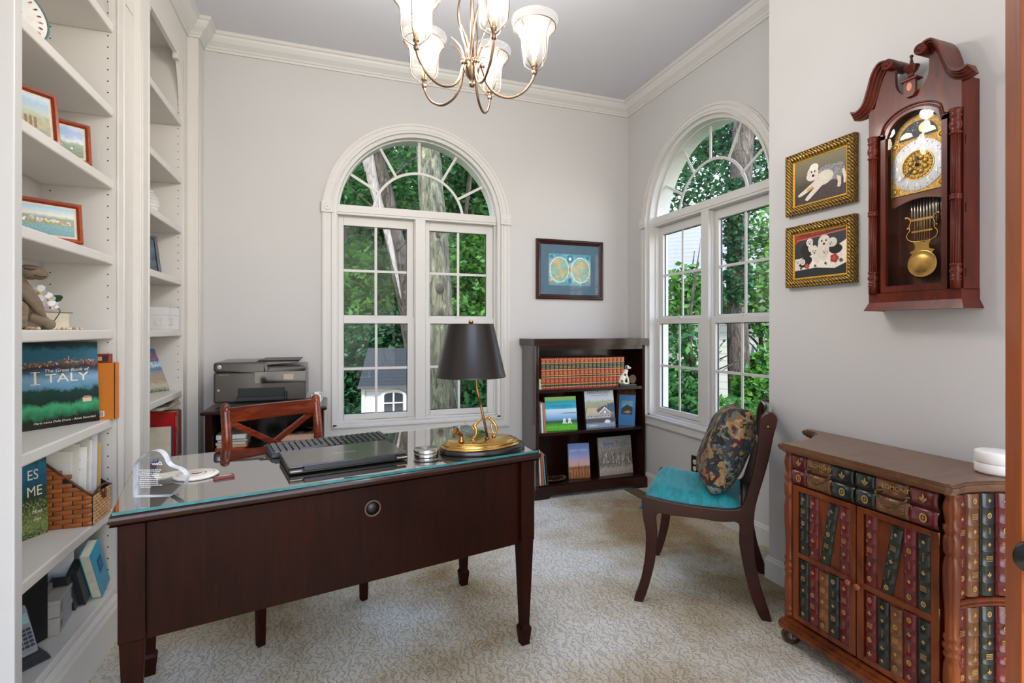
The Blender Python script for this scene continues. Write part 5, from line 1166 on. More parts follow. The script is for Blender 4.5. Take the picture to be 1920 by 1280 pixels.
def dog1(b, W, H):
    ell(b, .045, .012, .060, .034, 2, -6, 1); ell(b, .085, .008, .030, .036, 2, -20, 2); ell(b, .02, -.004, .045, .030, 1, 10, 2)
    b.add([(x, -.0114, z) for x, z in [(-.015, .0), (-.045, -.018), (-.098, -.046), (-.108, -.052), (-.102, -.060), (-.088, -.058), (-.04, -.040), (-.01, -.03)]], [tuple(range(8))], 1)
    b.add([(x, -.0117, z) for x, z in [(.01, -.01), (-.03, -.040), (-.062, -.066), (-.072, -.078), (-.06, -.086), (-.045, -.078), (-.01, -.052), (.02, -.03)]], [tuple(range(8))], 1)
    b.add([(x, -.0117, z) for x, z in [(.08, -.01), (.085, -.04), (.082, -.058), (.094, -.062), (.100, -.050), (.100, -.02)]], [tuple(range(6))], 1)
    b.add([(x, -.0114, z) for x, z in [(.103, .01), (.110, -.03), (.110, -.050), (.120, -.050), (.1225, -.02), (.115, .01)]], [tuple(range(6))], 1)
    ell(b, -.032, .030, .028, .030, 1, 0, 5); ell(b, -.034, .018, .030, .022, 1, 0, 5); ell(b, -.026, .052, .022, .018, 4, 0, 6); ell(b, -.038, .036, .0035, .004, 3, 0, 8); ell(b, -.022, .036, .0035, .004, 3, 0, 8); ell(b, -.030, .018, .006, .006, 3, 0, 8); ell(b, -.030, .010, .009, .004, 4, 0, 7)
    ell(b, -.046, -.036, .018, .007, 5, 15, 5)
bg1 = scenic('painting_ground_1', [(0, '2A2020'), (.35, '3A2C2A'), (.45, '4A4436'), (.7, '6A624C'), (1, '7C7458')], 14, .35, ('6E5048', .5, .4), 30, .5)
pic('gilt-framed painting of a single white shaggy dog lying down, the upper of the pair', 1.855, bg1, dog1, [FUR, FURG, DK, CRM, TAN])
def dog2(b, W, H):
    b.add([(x, -.0107, z) for x, z in [(-W, .05), (-W+.03, .075), (W, .10), (W, H), (-W, H)]], [tuple(range(5))], 4)
    b.add([(x, -.0109, z) for x, z in [(-W+.01, .068), (W, .082), (W, .088), (-W+.01, .074)]], [(0,1,2,3)], 6)
    b.add([(x, -.0110, z) for x, z in [(-W, -.012), (-.05, -.006), (0, .018), (.06, .012), (W, .045), (W, -.050), (.07, -.070), (-.02, -.058), (-W, -.064)]], [tuple(range(9))], 5)
    def head(x, z, r, m=1, y=4): ell(b, x, z, r, r*1.05, m, 0, y); ell(b, x-.35*r, z+.15*r, r*.13, r*.15, 3, 0, y+2); ell(b, x+.35*r, z+.15*r, r*.13, r*.15, 3, 0, y+2); ell(b, x, z-.35*r, r*.2, r*.18, 3, 0, y+2)
    ell(b, -.06, .025, .035, .030, 3, 0, 2); ell(b, -.07, -.028, .035, .022, 3, 20, 4); ell(b, .075, .010, .030, .020, 3, 0, 4)
    ell(b, -.042, .030, .013, .018, 1, 0, 4); head(-.048, .055, .017); ell(b, -.018, .0, .017, .040, 1, 10, 4); head(-.024, .012, .018)
    ell(b, .018, .018, .028, .050, 4 if False else 1, 0, 3); head(.022, .048, .028, 4 if False else 1, 5); head(.024, .005, .014, 1, 9); ell(b, .060, .040, .022, .020, 1, 0, 4); head(.052, .038, .016, 1, 6)
    head(-.108, -.025, .014, 1, 6); head(-.082, -.028, .013, 1, 7); ell(b, -.115, -.045, .014, .018, 1, 0, 5)
    for cx, cz, r_, m in ((.070, -.028, .020, 7), (-.060, -.048, .012, 7), (.030, -.045, .006, 8), (-.02, -.05, .006, 8), (.10, -.04, .008, 8), (-.09, -.055, .006, 8)):
        for q in range(5): ell(b, cx+r_*.55*math.cos(q*1.257), cz+r_*.55*math.sin(q*1.257), r_*.42, r_*.42, m if q % 2 else (7 if m == 7 else 8), 0, 10)
        ell(b, cx, cz, r_*.35, r_*.35, 6 if m == 7 else 8, 0, 12)
bg2 = scenic('painting_ground_2', [(0, '10181A'), (.5, '1A2428'), (1, '26303A')], 14, .35, None, 30, .5)
pic('gilt-framed painting of several puppies on a flowered quilt, the lower of the pair', 1.529, bg2, dog2, [FUR, FURG, DK, pm('8E2A22', .7, var=.3, scale=60), CRM, pm('C8552E', .7), pm('B4323A', .7, var=.3), pm('41583A', .7)])

# ---------------- faux-book cabinet ----------------
t = thing('book_front_cabinet', 'oak side cabinet with doors and drawers carved as leather book spines, near right wall', 'cabinet', (1.985, 1.230, 0), -PI/2)
HW = .272; FYC = -.325
def plan(e=0, back=.455, fw_=.283, fy=-.352):
    L_ = []
    pts = [(-back-e, -.002), (-back-e, -.03-e), (-back+.03-e, -.045-e)]
    for i in range(1, 9):
        a_ = PI/2*i/9; x = -back+.03+(back-.03-fw_)*math.sin(a_); y = -.045+(fy+.045+.015)*(1-math.cos(a_)); pts.append((x-e, y-e))
    pts += [(-fw_-.012-e, fy+.02-e*.5), (-fw_-.006-e, fy+.006-e), (-fw_+.008-e, fy-e)]
    L_ = pts+[(-x, y) for x, y in pts[::-1]]
    return L_
def slab(b, e, z0, z1, **k): b.prism(plan(e, **k), z0, z1, axis='z')
b = MB(); slab(b, -.004, .734, .741); slab(b, .004, .741, .748); slab(b, .007, .748, .757); slab(b, .003, .757, .761); slab(b, -.004, .761, .7645)
b.build('top', OAKTOP, t)
b = MB(); slab(b, -.008, .052, .062); slab(b, .006, .062, .078); slab(b, .001, .078, .086); slab(b, -.012, .086, .098); b.build('base_moulding', HONEY, t)
# carcass body with concave sides
body = [(-.42, -.002), (-.42, -.03)]+[(-.42+(.42-.262)*math.sin(PI/2*i/10), -.035+(-.30+.035)*(1-math.cos(PI/2*i/10))) for i in range(1, 11)]
body = body+[(-x, y) for x, y in body[::-1]]
MB().prism(body, .098, .734, axis='z').build('carcass', wood('carcass_oak', '3A1C0C', '5E3216', .45, (20, 20, 4), .2), t)
# feet and turned columns
for s in (-1, 1):
    for (fx, fy_) in ((s*HW, FYC+.012), (s*.40, -.05)):
        b = MB(); b.lathe([(.018, 0), (.026, .004), (.033, .018), (.033, .028), (.024, .042), (.020, .052)], (fx, fy_, 0), 24); b.build('bun_foot', pm('3A2013', .3, coat=.3), t)
    b = MB(); b.lathe([(.020, .098), (.020, .118), (.017, .122), (.021, .128), (.021, .134), (.016, .140), (.019, .160), (.0205, .20), (.019, .245), (.015, .262), (.020, .270), (.020, .278), (.016, .284), (.022, .294), (.022, .302), (.016, .310), (.020, .318), (.020, .326), (.016, .334), (.0165, .40), (.0205, .46), (.021, .52), (.017, .548), (.014, .556), (.019, .564), (.020, .574), (.0205, .604), (.018, .612), (.015, .618), (.0205, .628), (.0205, .640), (.015, .648), (.018, .668), (.021, .69), (.018, .712), (.014, .722), (.019, .728), (.019, .734)], (s*HW, FYC+.010, 0), 24)
    b.build('turned_column', HONEY, t)
# spines
SPC = [pm('16211E', .3, var=.25, scale=30, coat=.25), pm('5E1218', .3, var=.25, scale=30, coat=.25), pm('6E4424', .35, var=.25, scale=30, coat=.25), GOLDP, pm('3A1E12', .4)]
def motif(b, cx, cz, r, kind, y, M=None, mi=3):
    if kind == 0:
        P = []
        for k in range(16): a_ = PI*k/8; rr = r*(1, .42, .72, .42)[k % 4]; P.append((cx+rr*math.sin(a_)*.8, y, cz+rr*math.cos(a_)))
        b.add(P, [tuple(range(16))], mi, False, M)
    elif kind == 1:
        for sx in (-1, 1): b.add([(cx, y, cz-r), (cx+sx*r*.8, y, cz-.1*r), (cx+sx*r*.55, y, cz+.2*r), (cx+sx*.15*r, y, cz-.3*r)], [(0,1,2,3)], mi, False, M)
        b.add([(cx, y, cz-.5*r), (cx+.28*r, y, cz+.2*r), (cx, y, cz+r), (cx-.28*r, y, cz+.2*r)], [(0,1,2,3)], mi, False, M)
    else:
        n = 12
        for k in range(n):
            a0, a1 = 2*PI*k/n, 2*PI*(k+1)/n; b.add([(cx+q*math.cos(a)*.8, y, cz+q*math.sin(a)) for q, a in ((.62*r, a0), (r, a0), (r, a1), (.62*r, a1))], [(0,1,2,3)], mi, False, M)
        for k in range(4):
            a_ = PI/2*k; b.add([(cx+.6*r*math.cos(a_)*.8, y, cz+.6*r*math.sin(a_)), (cx+.18*r*math.cos(a_+1.2), y, cz+.18*r*math.sin(a_+1.2)), (cx, y, cz), (cx+.18*r*math.cos(a_-1.2), y, cz+.18*r*math.sin(a_-1.2))], [(0,1,2,3)], mi, False, M)
def spine(parent, cx, z0, z1, w_, ci, seed, lean=0, y=-.006, mats=None, M0=None, text=None, ribs=5, d=.007, bands=None):
    b = MB(); h = z1-z0; M = Matrix.Translation((cx, y, z0)) @ Matrix.Rotation(R(lean), 4, 'Y')
    if M0 is not None: M = M0 @ M
    n = 8; A = [(w_/2*math.cos(PI*i/n), -d*math.sin(PI*i/n)) for i in range(n+1)][::-1]
    rs = random.Random(seed); rz = [h*(k+1)/(ribs+1)+h*.02*rs.uniform(-1, 1) for k in range(ribs)]
    zs = [(0, 1), (.004, 1)]+sum([[(z-.0035, 1), (z-.0015, 1.28), (z+.0015, 1.28), (z+.0035, 1)] for z in rz], [])+[(h-.004, 1), (h, .8)]
    vs = [(x, yy*k, z) for z, k in zs for x, yy in A]; m = n+1
    fs = [(j*m+i, j*m+i+1, (j+1)*m+i+1, (j+1)*m+i) for j in range(len(zs)-1) for i in range(n)]
    b.add(vs, fs, ci, True, M); b.add(vs[-m:], [tuple(range(m))], ci, False, M); b.add(vs[:m], [tuple(range(m))[::-1]], ci, False, M)
    ed = [0]+rz+[h]
    for q in range(len(ed)-1):
        c_ = (ed[q]+ed[q+1])/2; k = (seed+q) % 4
        if k == 1 and q not in (0, len(ed)-2):
            L_ = (ed[q+1]-ed[q])*.7
            b.text(text or rs.choice(['The Pioneers', 'EGMONT', 'Great Artists', 'HENRY VII']), .0085, (0, -d-.0012, c_), mi=3, M=M, rot=-PI/2, sx=min(1.25, L_/.055))
        elif k == 3 and q not in (0, len(ed)-2):
            for u in (-1.5, -.5, .5, 1.5): b.box(-w_*.22, w_*.22, -d-.0012, -d-.0008, c_+u*.0045-.0008, c_+u*.0045+.0008, mi=3, M=M)
        else: motif(b, 0, c_, min(.0085, (ed[q+1]-ed[q])*.30), (seed+q) % 3, -d-.0012, M)
    return b.build('book_spine', mats or SPC, parent, fix=False)
for s in (-1, 1):
    x0, x1 = (-.248, -.002) if s < 0 else (.002, .248)
    b = MB(); y0, y1 = FYC-.004, FYC+.026; w_ = .022
    b.box(x0, x0+w_, y0, y1, .106, .612); b.box(x1-w_, x1, y0, y1, .106, .612); b.box(x0+w_, x1-w_, y0, y1, .106, .124); b.box(x0+w_, x1-w_, y0, y1, .594, .612); b.box(x0+w_, x1-w_, y0, y1, .346, .364); b.box(x0+w_, x1-w_, y0+.010, y1, .124, .594)
    do = b.build('door', HONEY, t, bevel=.0015)
    yb = FYC+.0055; W0 = .040
    def col(i): return x0+w_+.0205+i*.0402
    if s < 0: up = [(0, 0, 0), (1, 1, 0), (2, 0, 9), (4, 1, 0)]; lo = [0, 1, 2, 0, 1]
    else: up = [(0, 1, 0), (1.15, 0, 9), (3, 1, 0), (4, 0, 0)]; lo = [1, 0, 2, 1, 0]
    for k, (i, c, ln) in enumerate(up): spine(do, col(i)+(.004 if ln else 0), .3645, .594-(.004*(k % 2))-(.006 if ln else 0), .039, c, 3*k+(5 if s > 0 else 0), ln, y=yb, text='The Pioneers' if c == 0 else None, ribs=4)
    for k, c in enumerate(lo): spine(do, col(k), .1245, .340-(.004*(k % 3)), .039, c, 2*k+(1 if s > 0 else 4), 0, y=yb, text='The Pioneers' if c == 1 else None, ribs=4)
    kx = x1-.014 if s < 0 else x0+.014
    b = MB(); b.lathe([(.005, 0), (.0045, .008), (.010, .013), (.0115, .018), (.008, .023), (.0001, .025)], M=Matrix.Translation((kx, FYC-.004, .350)) @ RX, seg=18); b.build('door_knob', pm('8A3E1C', .2, coat=.6), do)
    # drawer: two books lying one on the other
    xa, xb = (-.250, -.002) if s < 0 else (.002, .250)
    b = MB(); b.box(xa, xb, FYC, FYC+.05, .617, .733); dr = b.build('drawer', pm('2A140C', .45), t)
    cols = [(1, 0, .27), (2, .27, .66), (0, .66, 1)] if s < 0 else [(0, 0, .27), (2, .27, .68), (1, .68, 1)]
    for row, (z0, z1) in enumerate(((.619, .672), (.676, .731))):
        b = MB(); L_ = xb-xa; n = 8; hz = (z1-z0)/2; cz_ = (z0+z1)/2
        for ci, f0, f1 in cols:
            xs_ = [xa+L_*f0+.001, xa+L_*f0+.006, xa+L_*f0+.0075, xa+L_*f0+.0105, xa+L_*f0+.012]+[xa+L_*f1-.012, xa+L_*f1-.0105, xa+L_*f1-.0075, xa+L_*f1-.006, xa+L_*f1-.001]; kk_ = [1, 1, 1.25, 1.25, 1, 1, 1.25, 1.25, 1, 1]
            vs = [(x, FYC-.011*k*math.sin(PI*i/n), cz_-hz*math.cos(PI*i/n)) for x, k in zip(xs_, kk_) for i in range(n+1)]; m = n+1
            b.add(vs, [(j*m+i, j*m+i+1, (j+1)*m+i+1, (j+1)*m+i) for j in range(len(xs_)-1) for i in range(n)], ci, True)
            cm = (xa+L_*(f0+f1)/2)
            if ci == 2:
                if row == 1: b.text('EGMONT', .019, (cm+.012, FYC-.0125, cz_+.004), mi=3, sx=1.05, bold=.01); b.text('1787', .008, (cm+.012, FYC-.0125, cz_-.011), mi=3)
                else:
                    for u in range(3): b.box(cm-.045+u*.035, cm-.024+u*.035, FYC-.0126, FYC-.012, cz_-.001, cz_+.0005, mi=3); b.box(cm-.043+u*.035, cm-.026+u*.035, FYC-.0126, FYC-.012, cz_+.005, cz_+.0065, mi=3); b.box(cm-.041+u*.035, cm-.028+u*.035, FYC-.0126, FYC-.012, cz_-.008, cz_-.0065, mi=3)
            else: motif(b, cm, cz_, .014, 1 if row else 2, FYC-.0127)
        b.build('book_spine', SPC, dr, fix=False)
    cxd = (xa+xb)/2; b = MB()
    P = bez([(cxd-.042, FYC-.014, .692), (cxd-.046, FYC-.026, .684), (cxd-.034, FYC-.030, .672), (cxd-.022, FYC-.034, .660), (cxd, FYC-.036, .654), (cxd+.022, FYC-.034, .660), (cxd+.034, FYC-.030, .672), (cxd+.046, FYC-.026, .684), (cxd+.042, FYC-.014, .692)], 32)
    b.tube(P, .0036, 8); 
    for q in (-1, 0, 1): b.sphere((cxd+q*.010, FYC-.036, .6545), (.005, .004, .0042), 10, 6)
    for sx in (-1, 1):
        b.lathe([(.009, 0), (.010, .002), (.005, .005), (.004, .016), (.0001, .018)], M=Matrix.Translation((cxd+sx*.042, FYC-.008, .692)) @ RX, seg=14)
    b.build('bail_pull', pm('5A4C3A', .4, .8), dr)
for z in (.58, .36, .15):
    b = MB(); b.tube([(.2495, FYC-.005, z), (.2495, FYC-.005, z+.035)], .0022, 6); b.build('hinge', ABRASS, t)
# concave side panels with standing spines (the right side is seen)
for s in (-1, 1):
    P = [(-.425+(.425-.266)*math.sin(PI/2*i/40), -.035+(-.30+.035)*(1-math.cos(PI/2*i/40))) for i in range(41)]
    pos = []; acc = .012; target = []
    seglen = [math.hypot(P[i+1][0]-P[i][0], P[i+1][1]-P[i][1]) for i in range(40)]; tot = sum(seglen)
    def at(d):
        for i, l in enumerate(seglen):
            if d <= l: f = d/l; return (P[i][0]+(P[i+1][0]-P[i][0])*f, P[i][1]+(P[i+1][1]-P[i][1])*f, math.atan2(P[i+1][1]-P[i][1], P[i+1][0]-P[i][0]))
            d -= l
        return (P[-1][0], P[-1][1], -PI/2)
    nsp = 7
    for row, (z0, z1) in enumerate(((.100, .395), (.428, .724))):
        for k in range(nsp):
            x, y, an = at(tot*(k+.5)/nsp); wd = tot/nsp*.95
            if s > 0: x, an = -x, PI-an+PI
            M0 = Matrix.Translation((x, y, 0)) @ Matrix.Rotation(an if s < 0 else an, 4, 'Z')
            c = (1, 2, 0, 1, 2, 0, 1)[6-k]
            spine(t, 0, z0, z1, wd, c, k*5+row, 0, y=0, M0=M0, text='EGMONT 1787' if c == 2 else ('HENRY VII' if c == 1 else None), ribs=6, d=.009)
    b = MB(); pr = [(x, y) for x, y in P]
    if s > 0: pr = [(-x, y) for x, y in P][::-1]
    b.sweep(pr[::-1] if False else pr, [(-.004, .400), (.012, .400), (.015, .404), (.015, .408), (.011, .411), (.015, .415), (.015, .420), (.011, .424), (-.004, .424)]); b.build('side_rail', HONEY, t)

# router puck on the cabinet
t = thing('wifi_router', 'round white mesh router sitting on the near end of the book-front cabinet', 'router', (1.905, .975, .7648))
b = MB(); b.lathe([(.044, 0), (.049, .003), (.0505, .008), (.0505, .030), (.0495, .0315), (.0001, .0315)], seg=56); b.build('base', pm('E9E7E4', .45, var=.01), t)
b = MB(); b.lathe([(.0492, .0316), (.0492, .0334)], seg=56); b.build('light_ring', pm('B9D2D8', .3), t)
b = MB(); b.lathe([(.0001, .0335), (.0495, .0335), (.0505, .035), (.0505, .062), (.049, .066), (.045, .068), (.0001, .0685)], seg=56); b.build('cap', pm('EFEDEA', .45, var=.01), t)
# ---------------- books ----------------
def book(label, w_, h, d, col, loc, rz=0, rot=None, group=None, name='book', spine_text=None, tcol='E8D9B0', bands=None, tsize=None, cover=None, ptype=None, rough=.4, cat='book'):
    # stands on its foot; spine faces local -y, cover art on local -x ... thickness along x
    t = thing(name, label, cat, loc, rz, group, rot); cm = pm(col, rough, var=.08)
    b = MB(); e = .0018
    b.box(-w_/2, -w_/2+e, -d/2, d/2, 0, h); b.box(w_/2-e, w_/2, -d/2, d/2, 0, h)
    n = 6; A = [(-w_/2+e*.2+(w_-e*.4)*(.5-.5*math.cos(PI*i/n)), -d/2-.004*math.sin(PI*i/n)) for i in range(n+1)]
    b.add([(x, y, z) for z in (0, h) for x, y in A]+[(x, y+.0015, z) for z in (0, h) for x, y in A], [(i, i+1, n+2+i, n+1+i) for i in range(n)]+[(2*n+2+i, 2*n+3+i, 3*n+4+i, 3*n+3+i) for i in range(n)], 0)
    if bands:
        for z0, z1, c in bands: b.add([(x*1.01, y-.0006, z) for z in (z0*h, z1*h) for x, y in A], [(i, i+1, n+2+i, n+1+i) for i in range(n)], c)
    mats = [cm]+([pm(c, .4) for c in ptype] if ptype else [])
    if spine_text:
        mats.append(pm(tcol, .4)); b.text(spine_text, tsize or w_*.5, (0, -d/2-.0052, h*.5), mi=len(mats)-1, rot=-PI/2)
    b.build('cover', mats, t, fix=False)
    MB().box(-w_/2+e, w_/2-e, -d/2+.002, d/2-.004, .003, h-.003).build('page_block', PAPER, t)
    return t
def facebook(label, W_, Hh, T, art, loc, rz, lean=8, parts=None, spine='202830', group=None, name='book', cat='book', side='l'):
    # cover faces local -y, foot of the cover at the origin line, leaning back
    t = thing(name, label, cat, loc, 0, group, rot=(-R(lean), 0, rz)); e = .002
    MB().quad((-W_/2, -.0004, 0), (W_/2, -.0004, 0), (W_/2, -.0004, Hh), (-W_/2, -.0004, Hh)).build('front_cover', art, t, fix=False)
    b = MB(); b.box(-W_/2, W_/2, 0, e, 0, Hh); b.box(-W_/2, W_/2, T-e, T, 0, Hh); b.box(-W_/2, -W_/2+e, 0, T, 0, Hh); b.build('case', pm(spine, .4), t)
    MB().box(-W_/2+e, W_/2-.004, e, T-e, .003, Hh-.003).build('page_block', PAPER, t)
    for (nm, mats, fn) in (parts or []):
        b = MB(); fn(b); b.build(nm, mats, t, fix=False)
    return t
def rzf(nx, ny):  # rotation whose local -y points along (nx, ny)
    return math.atan2(nx, -ny)
WH = pm('E9E6E0', .5); 

# --- great blue landscape book ---
it = scenic('cover_valley', [(0, '1A1412'), (.10, '1C2A20'), (.16, '2E7450'), (.24, '3E9A6C'), (.30, '122A22'), (.42, '163C34'), (.47, '5E8CA8'), (.58, '7EA2BC'), (.66, '35556E'), (.71, '3A2E2C'), (.755, '6E5A50'), (.79, '2E6478'), (.9, '2E6E86'), (.96, '10343C'), (1, '0C262C')], 6, .24, ('D8C8B8', .0, .5), 40, .22, aspect=1)
def t1(b):
    b.text('The Great Book of', .0155, (.022, -.0012, .200), sx=1.15, shear=.25)
    b.text('I', .062, (-.072, -.0012, .176), sx=1.1, bold=.0); b.box(-.086, -.058, -.0013, -.0009, .154, .1565); b.box(-.086, -.058, -.0013, -.0009, .196, .1985)
    b.text('TALY', .044, (.024, -.0012, .172), sx=1.30)
    None
def t2(b):
    rs = random.Random(1)
    for k in range(70):
        x = rs.uniform(-.118, .118); z = .222+.012*math.exp(-((x-.03)/.06)**2)+rs.uniform(-.010, .006); w_ = rs.uniform(.002, .006); b.box(x, x+w_, -.0011, -.0008, z, z+rs.uniform(.002, .005), mi=rs.randrange(2))
    b.box(.028, .031, -.0011, -.0008, .236, .250)
def t3(b): b.box(.070, .100, -.0011, -.0008, .078, .092, mi=0); b.prism([(.066, .092), (.104, .092), (.092, .100), (.076, .100)], -.0011, -.0008, axis='y', mi=1)
facebook('large blue landscape book standing face out on the near bookcase shelf', .250, .300, .026, it, (-.912, 2.272, .8542), R(49.6), 3,
         [('hill_town', [pm('C9B8A8', .5), pm('A8745C', .5)], t2), ('farmhouse', [pm('C9B8A8', .5), pm('A8745C', .5)], t3), ('title', pm('E9DDC8', .4), t1), ('authors', pm('E9DDC8', .4), lambda b: b.text('Maria Laura Della Croce - Annie Sacerdoti', .0105, (.015, -.0012, .020), sx=1.05, shear=.25))], '14242C')
t = thing('book', 'orange hardback behind the right edge of the blue landscape book', 'book', (-.888, 2.3985, .8542))
b = MB(); b.box(-.105, .100, -.015, -.012, 0, .218); b.box(-.105, .100, .012, .015, 0, .218); b.box(.097, .103, -.015, .015, 0, .218); b.build('cover', pm('C9741E', .45, var=.04), t)
MB().box(-.104, .097, -.012, .012, .003, .215).build('page_block', PAPER, t)
b = MB(); b.box(.035, .066, -.0155, -.0150, .012, .032, mi=0)
for k in range(9): b.box(.037+k*.003, .0385+k*.003, -.0158, -.0155, .014, .030, mi=1)
b.build('barcode', [WH, BLACK], t)
b = MB(); b.text('EUROPE', .010, (.0012, 0, 0), sx=1.2); bb = MB(); bb.add([(.1036, v[0], .10+v[2]*0+v[0]*0) for v in b.v][:0], []); 
t = thing('book', 'small red book lying on top of the orange hardback', 'book', (-.880, 2.399, 1.0725))
MB().box(-.075, .075, -.014, .014, 0, .034).build('cover', pm('7E2A1E', .5, var=.3, scale=40), t, bevel=.002)
b = MB(); b.box(.02, .07, -.0146, -.0141, .005, .028, mi=0); b.box(.032, .05, -.0150, -.0146, .009, .024, mi=1); b.build('cover_picture', [pm('3A1A14', .5), pm('C0907A', .5)], t)

# --- wicker magazine basket with papers ---
BK = BK2 = pm('4A2812', .5, var=.3, scale=80)
t = thing('wicker_basket', 'brown woven wicker magazine basket with sloping sides on the near bookcase shelf', 'basket', (-.905, 2.225, .5002))
def wall_(b, P, y0, y1, mi=0): b.prism(P, y0, y1, axis='y', mi=mi)
BR1 = pm('A25A24', .45, var=.2, scale=25, coat=.15); BR2 = pm('C99A6A', .5, var=.15, scale=25); BDK = pm('1A0D06', .7)
def weave(b, x0, x1, ztop, M, rows=17, cols=3.5, rh=.0158, mi=0):
    # over-and-under strands: each visible strand is a shallow lens
    cw = (x1-x0)/cols; nc = int(cols)+1
    for r in range(rows):
        zc_ = (r+.5)*rh; off = .5*(r % 2)
        for c in range(-1, nc+1):
            a = max(x0, x0+(c+off)*cw+.0015); e_ = min(x1, x0+(c+1+off)*cw-.0015)
            if e_-a < .004 or zc_+rh*.4 > ztop((a+e_)/2): continue
            n = 6; vs = []
            for i in range(n+1):
                u = i/n; bul = .0012+.0042*math.sin(PI*u)
                for q in range(4): zz = zc_-rh*.47+rh*.94*q/3; vs.append((a+(e_-a)*u, -bul*(1 if q in (1, 2) else .55), zz))
            b.add(vs, [(i*4+q, (i+1)*4+q, (i+1)*4+q+1, i*4+q+1) for i in range(n) for q in range(3)], mi, True, M)
slope = lambda x: .115 if x > .09 else (.125+(.085-x)*.95 if x > -.065 else .268)
for yy, sg in ((0, 1), (.150, -1)):
    b = MB(); b.prism([(-.095, 0), (.100, 0), (.104, .105), (.080, .125), (-.065, .262), (-.098, .275)], yy, yy+.006, axis='y', mi=1)
    if sg > 0: weave(b, -.096, .102, slope, Matrix.Translation((0, yy, 0)))
    b.build('side_panel', [BR1, BDK], t)
b = MB(); b.box(.098, .103, .006, .150, 0, .105, mi=1); weave(b, .0, .150, lambda x: .108, Matrix.Translation((.103, 0, 0)) @ Matrix.Rotation(PI/2, 4, 'Z'), rows=9, cols=5.5, rh=.0118); b.build('front_panel', [BR2, BDK], t)
b = MB(); b.box(-.098, -.092, .006, .150, 0, .27, mi=0); b.build('back_panel', [BR1], t)
b = MB(); b.tube(bez([(.102, 0, .106), (.104, .05, .122), (.104, .10, .122), (.104, .156, .106)], 14), .004, 8); b.tube([(.103, -.001, .106), (.080, -.001, .126), (-.065, -.001, .263), (-.096, -.001, .276)], .0045, 8); b.build('rim', BK2, t)
b = MB(); b.tube(bez([(.108, .060, .108), (.112, .070, .085), (.112, .085, .08), (.108, .092, .108)], 14), .004, 8); b.build('handle_loop', pm('5E3216', .4), t)
MB().box(-.092, .098, .006, .150, .001, .008).build('base', BK, t)
rs = random.Random(11)
for k, (x0, x1, y, h, c) in enumerate(((-.085, .030, .020, .262, 'E8E4DA'), (-.080, .045, .034, .285, 'D9D4C8'), (-.080, .060, .050, .270, 'F0EEE8'), (-.080, .062, .064, .305, 'CBC6BC'), (-.075, .066, .080, .290, 'ECE8E0'), (-.070, .075, .100, .315, 'DAD8D6'), (-.07, .080, .122, .270, 'C9A86E'))):
    b = MB(); th_ = rs.uniform(.004, .009); b.hexa([(x0, y, .0), (x1, y, .0), (x1, y+th_, .0), (x0, y+th_, .0)], [(x0+.01, y+.004, h), (x1+.004, y+.004, h-.006), (x1+.004, y+th_+.004, h-.006), (x0+.01, y+th_+.004, h)])
    o = b.build('paper_folder', pm(c, .7, var=.03), None, (-.905, 2.225, .5085)); tag(o, ('white paper folder in the wicker basket, nearest the camera', 'grey paper folder second in the wicker basket', 'bright white paper folder third in the wicker basket', 'grey tall folder at the middle of the wicker basket', 'cream paper folder behind the middle of the wicker basket', 'tallest light folder near the back of the wicker basket', 'tan card folder at the very back of the wicker basket')[k], 'folder', 'papers in the wicker basket')
    if k in (2, 4, 5):
        q = MB(); 
        for j in range(6): q.box(x1-.05, x1-.012-.008*(j % 3), y-.0002+.0035*((h-.05-j*.012)/h), y+.0002+.0035*((h-.05-j*.012)/h), h-.052-j*.012, h-.049-j*.012)
        q.build('printed_lines', pm('6A6E78', .7), o)
rm_ = scenic('cover_rome', [(0, '3A4430'), (.15, '6E7C4A'), (.3, '4E5C34'), (.45, '2E3A2C'), (.6, '2C4A3A'), (.72, '1E5E7A'), (.9, '2A7390'), (1, '1E4A3A')], 10, .5, ('A8B060', .7, .5), 30, .25)
facebook('green and blue travel book face out, left of the wicker basket', .20, .262, .016, rm_, (-.972, 2.120, .5002), R(60), 2,
         [('title', pm('E6E2D2', .4), lambda b: (b.text('ES', .048, (.056, -.0012, .208), sx=.8), b.text('ME', .048, (.060, -.0012, .152), sx=.8), b.text('Most', .015, (.066, -.0012, .083), shear=.25), b.text('trips', .013, (.066, -.0012, .058), shear=.25)))], '26402E')

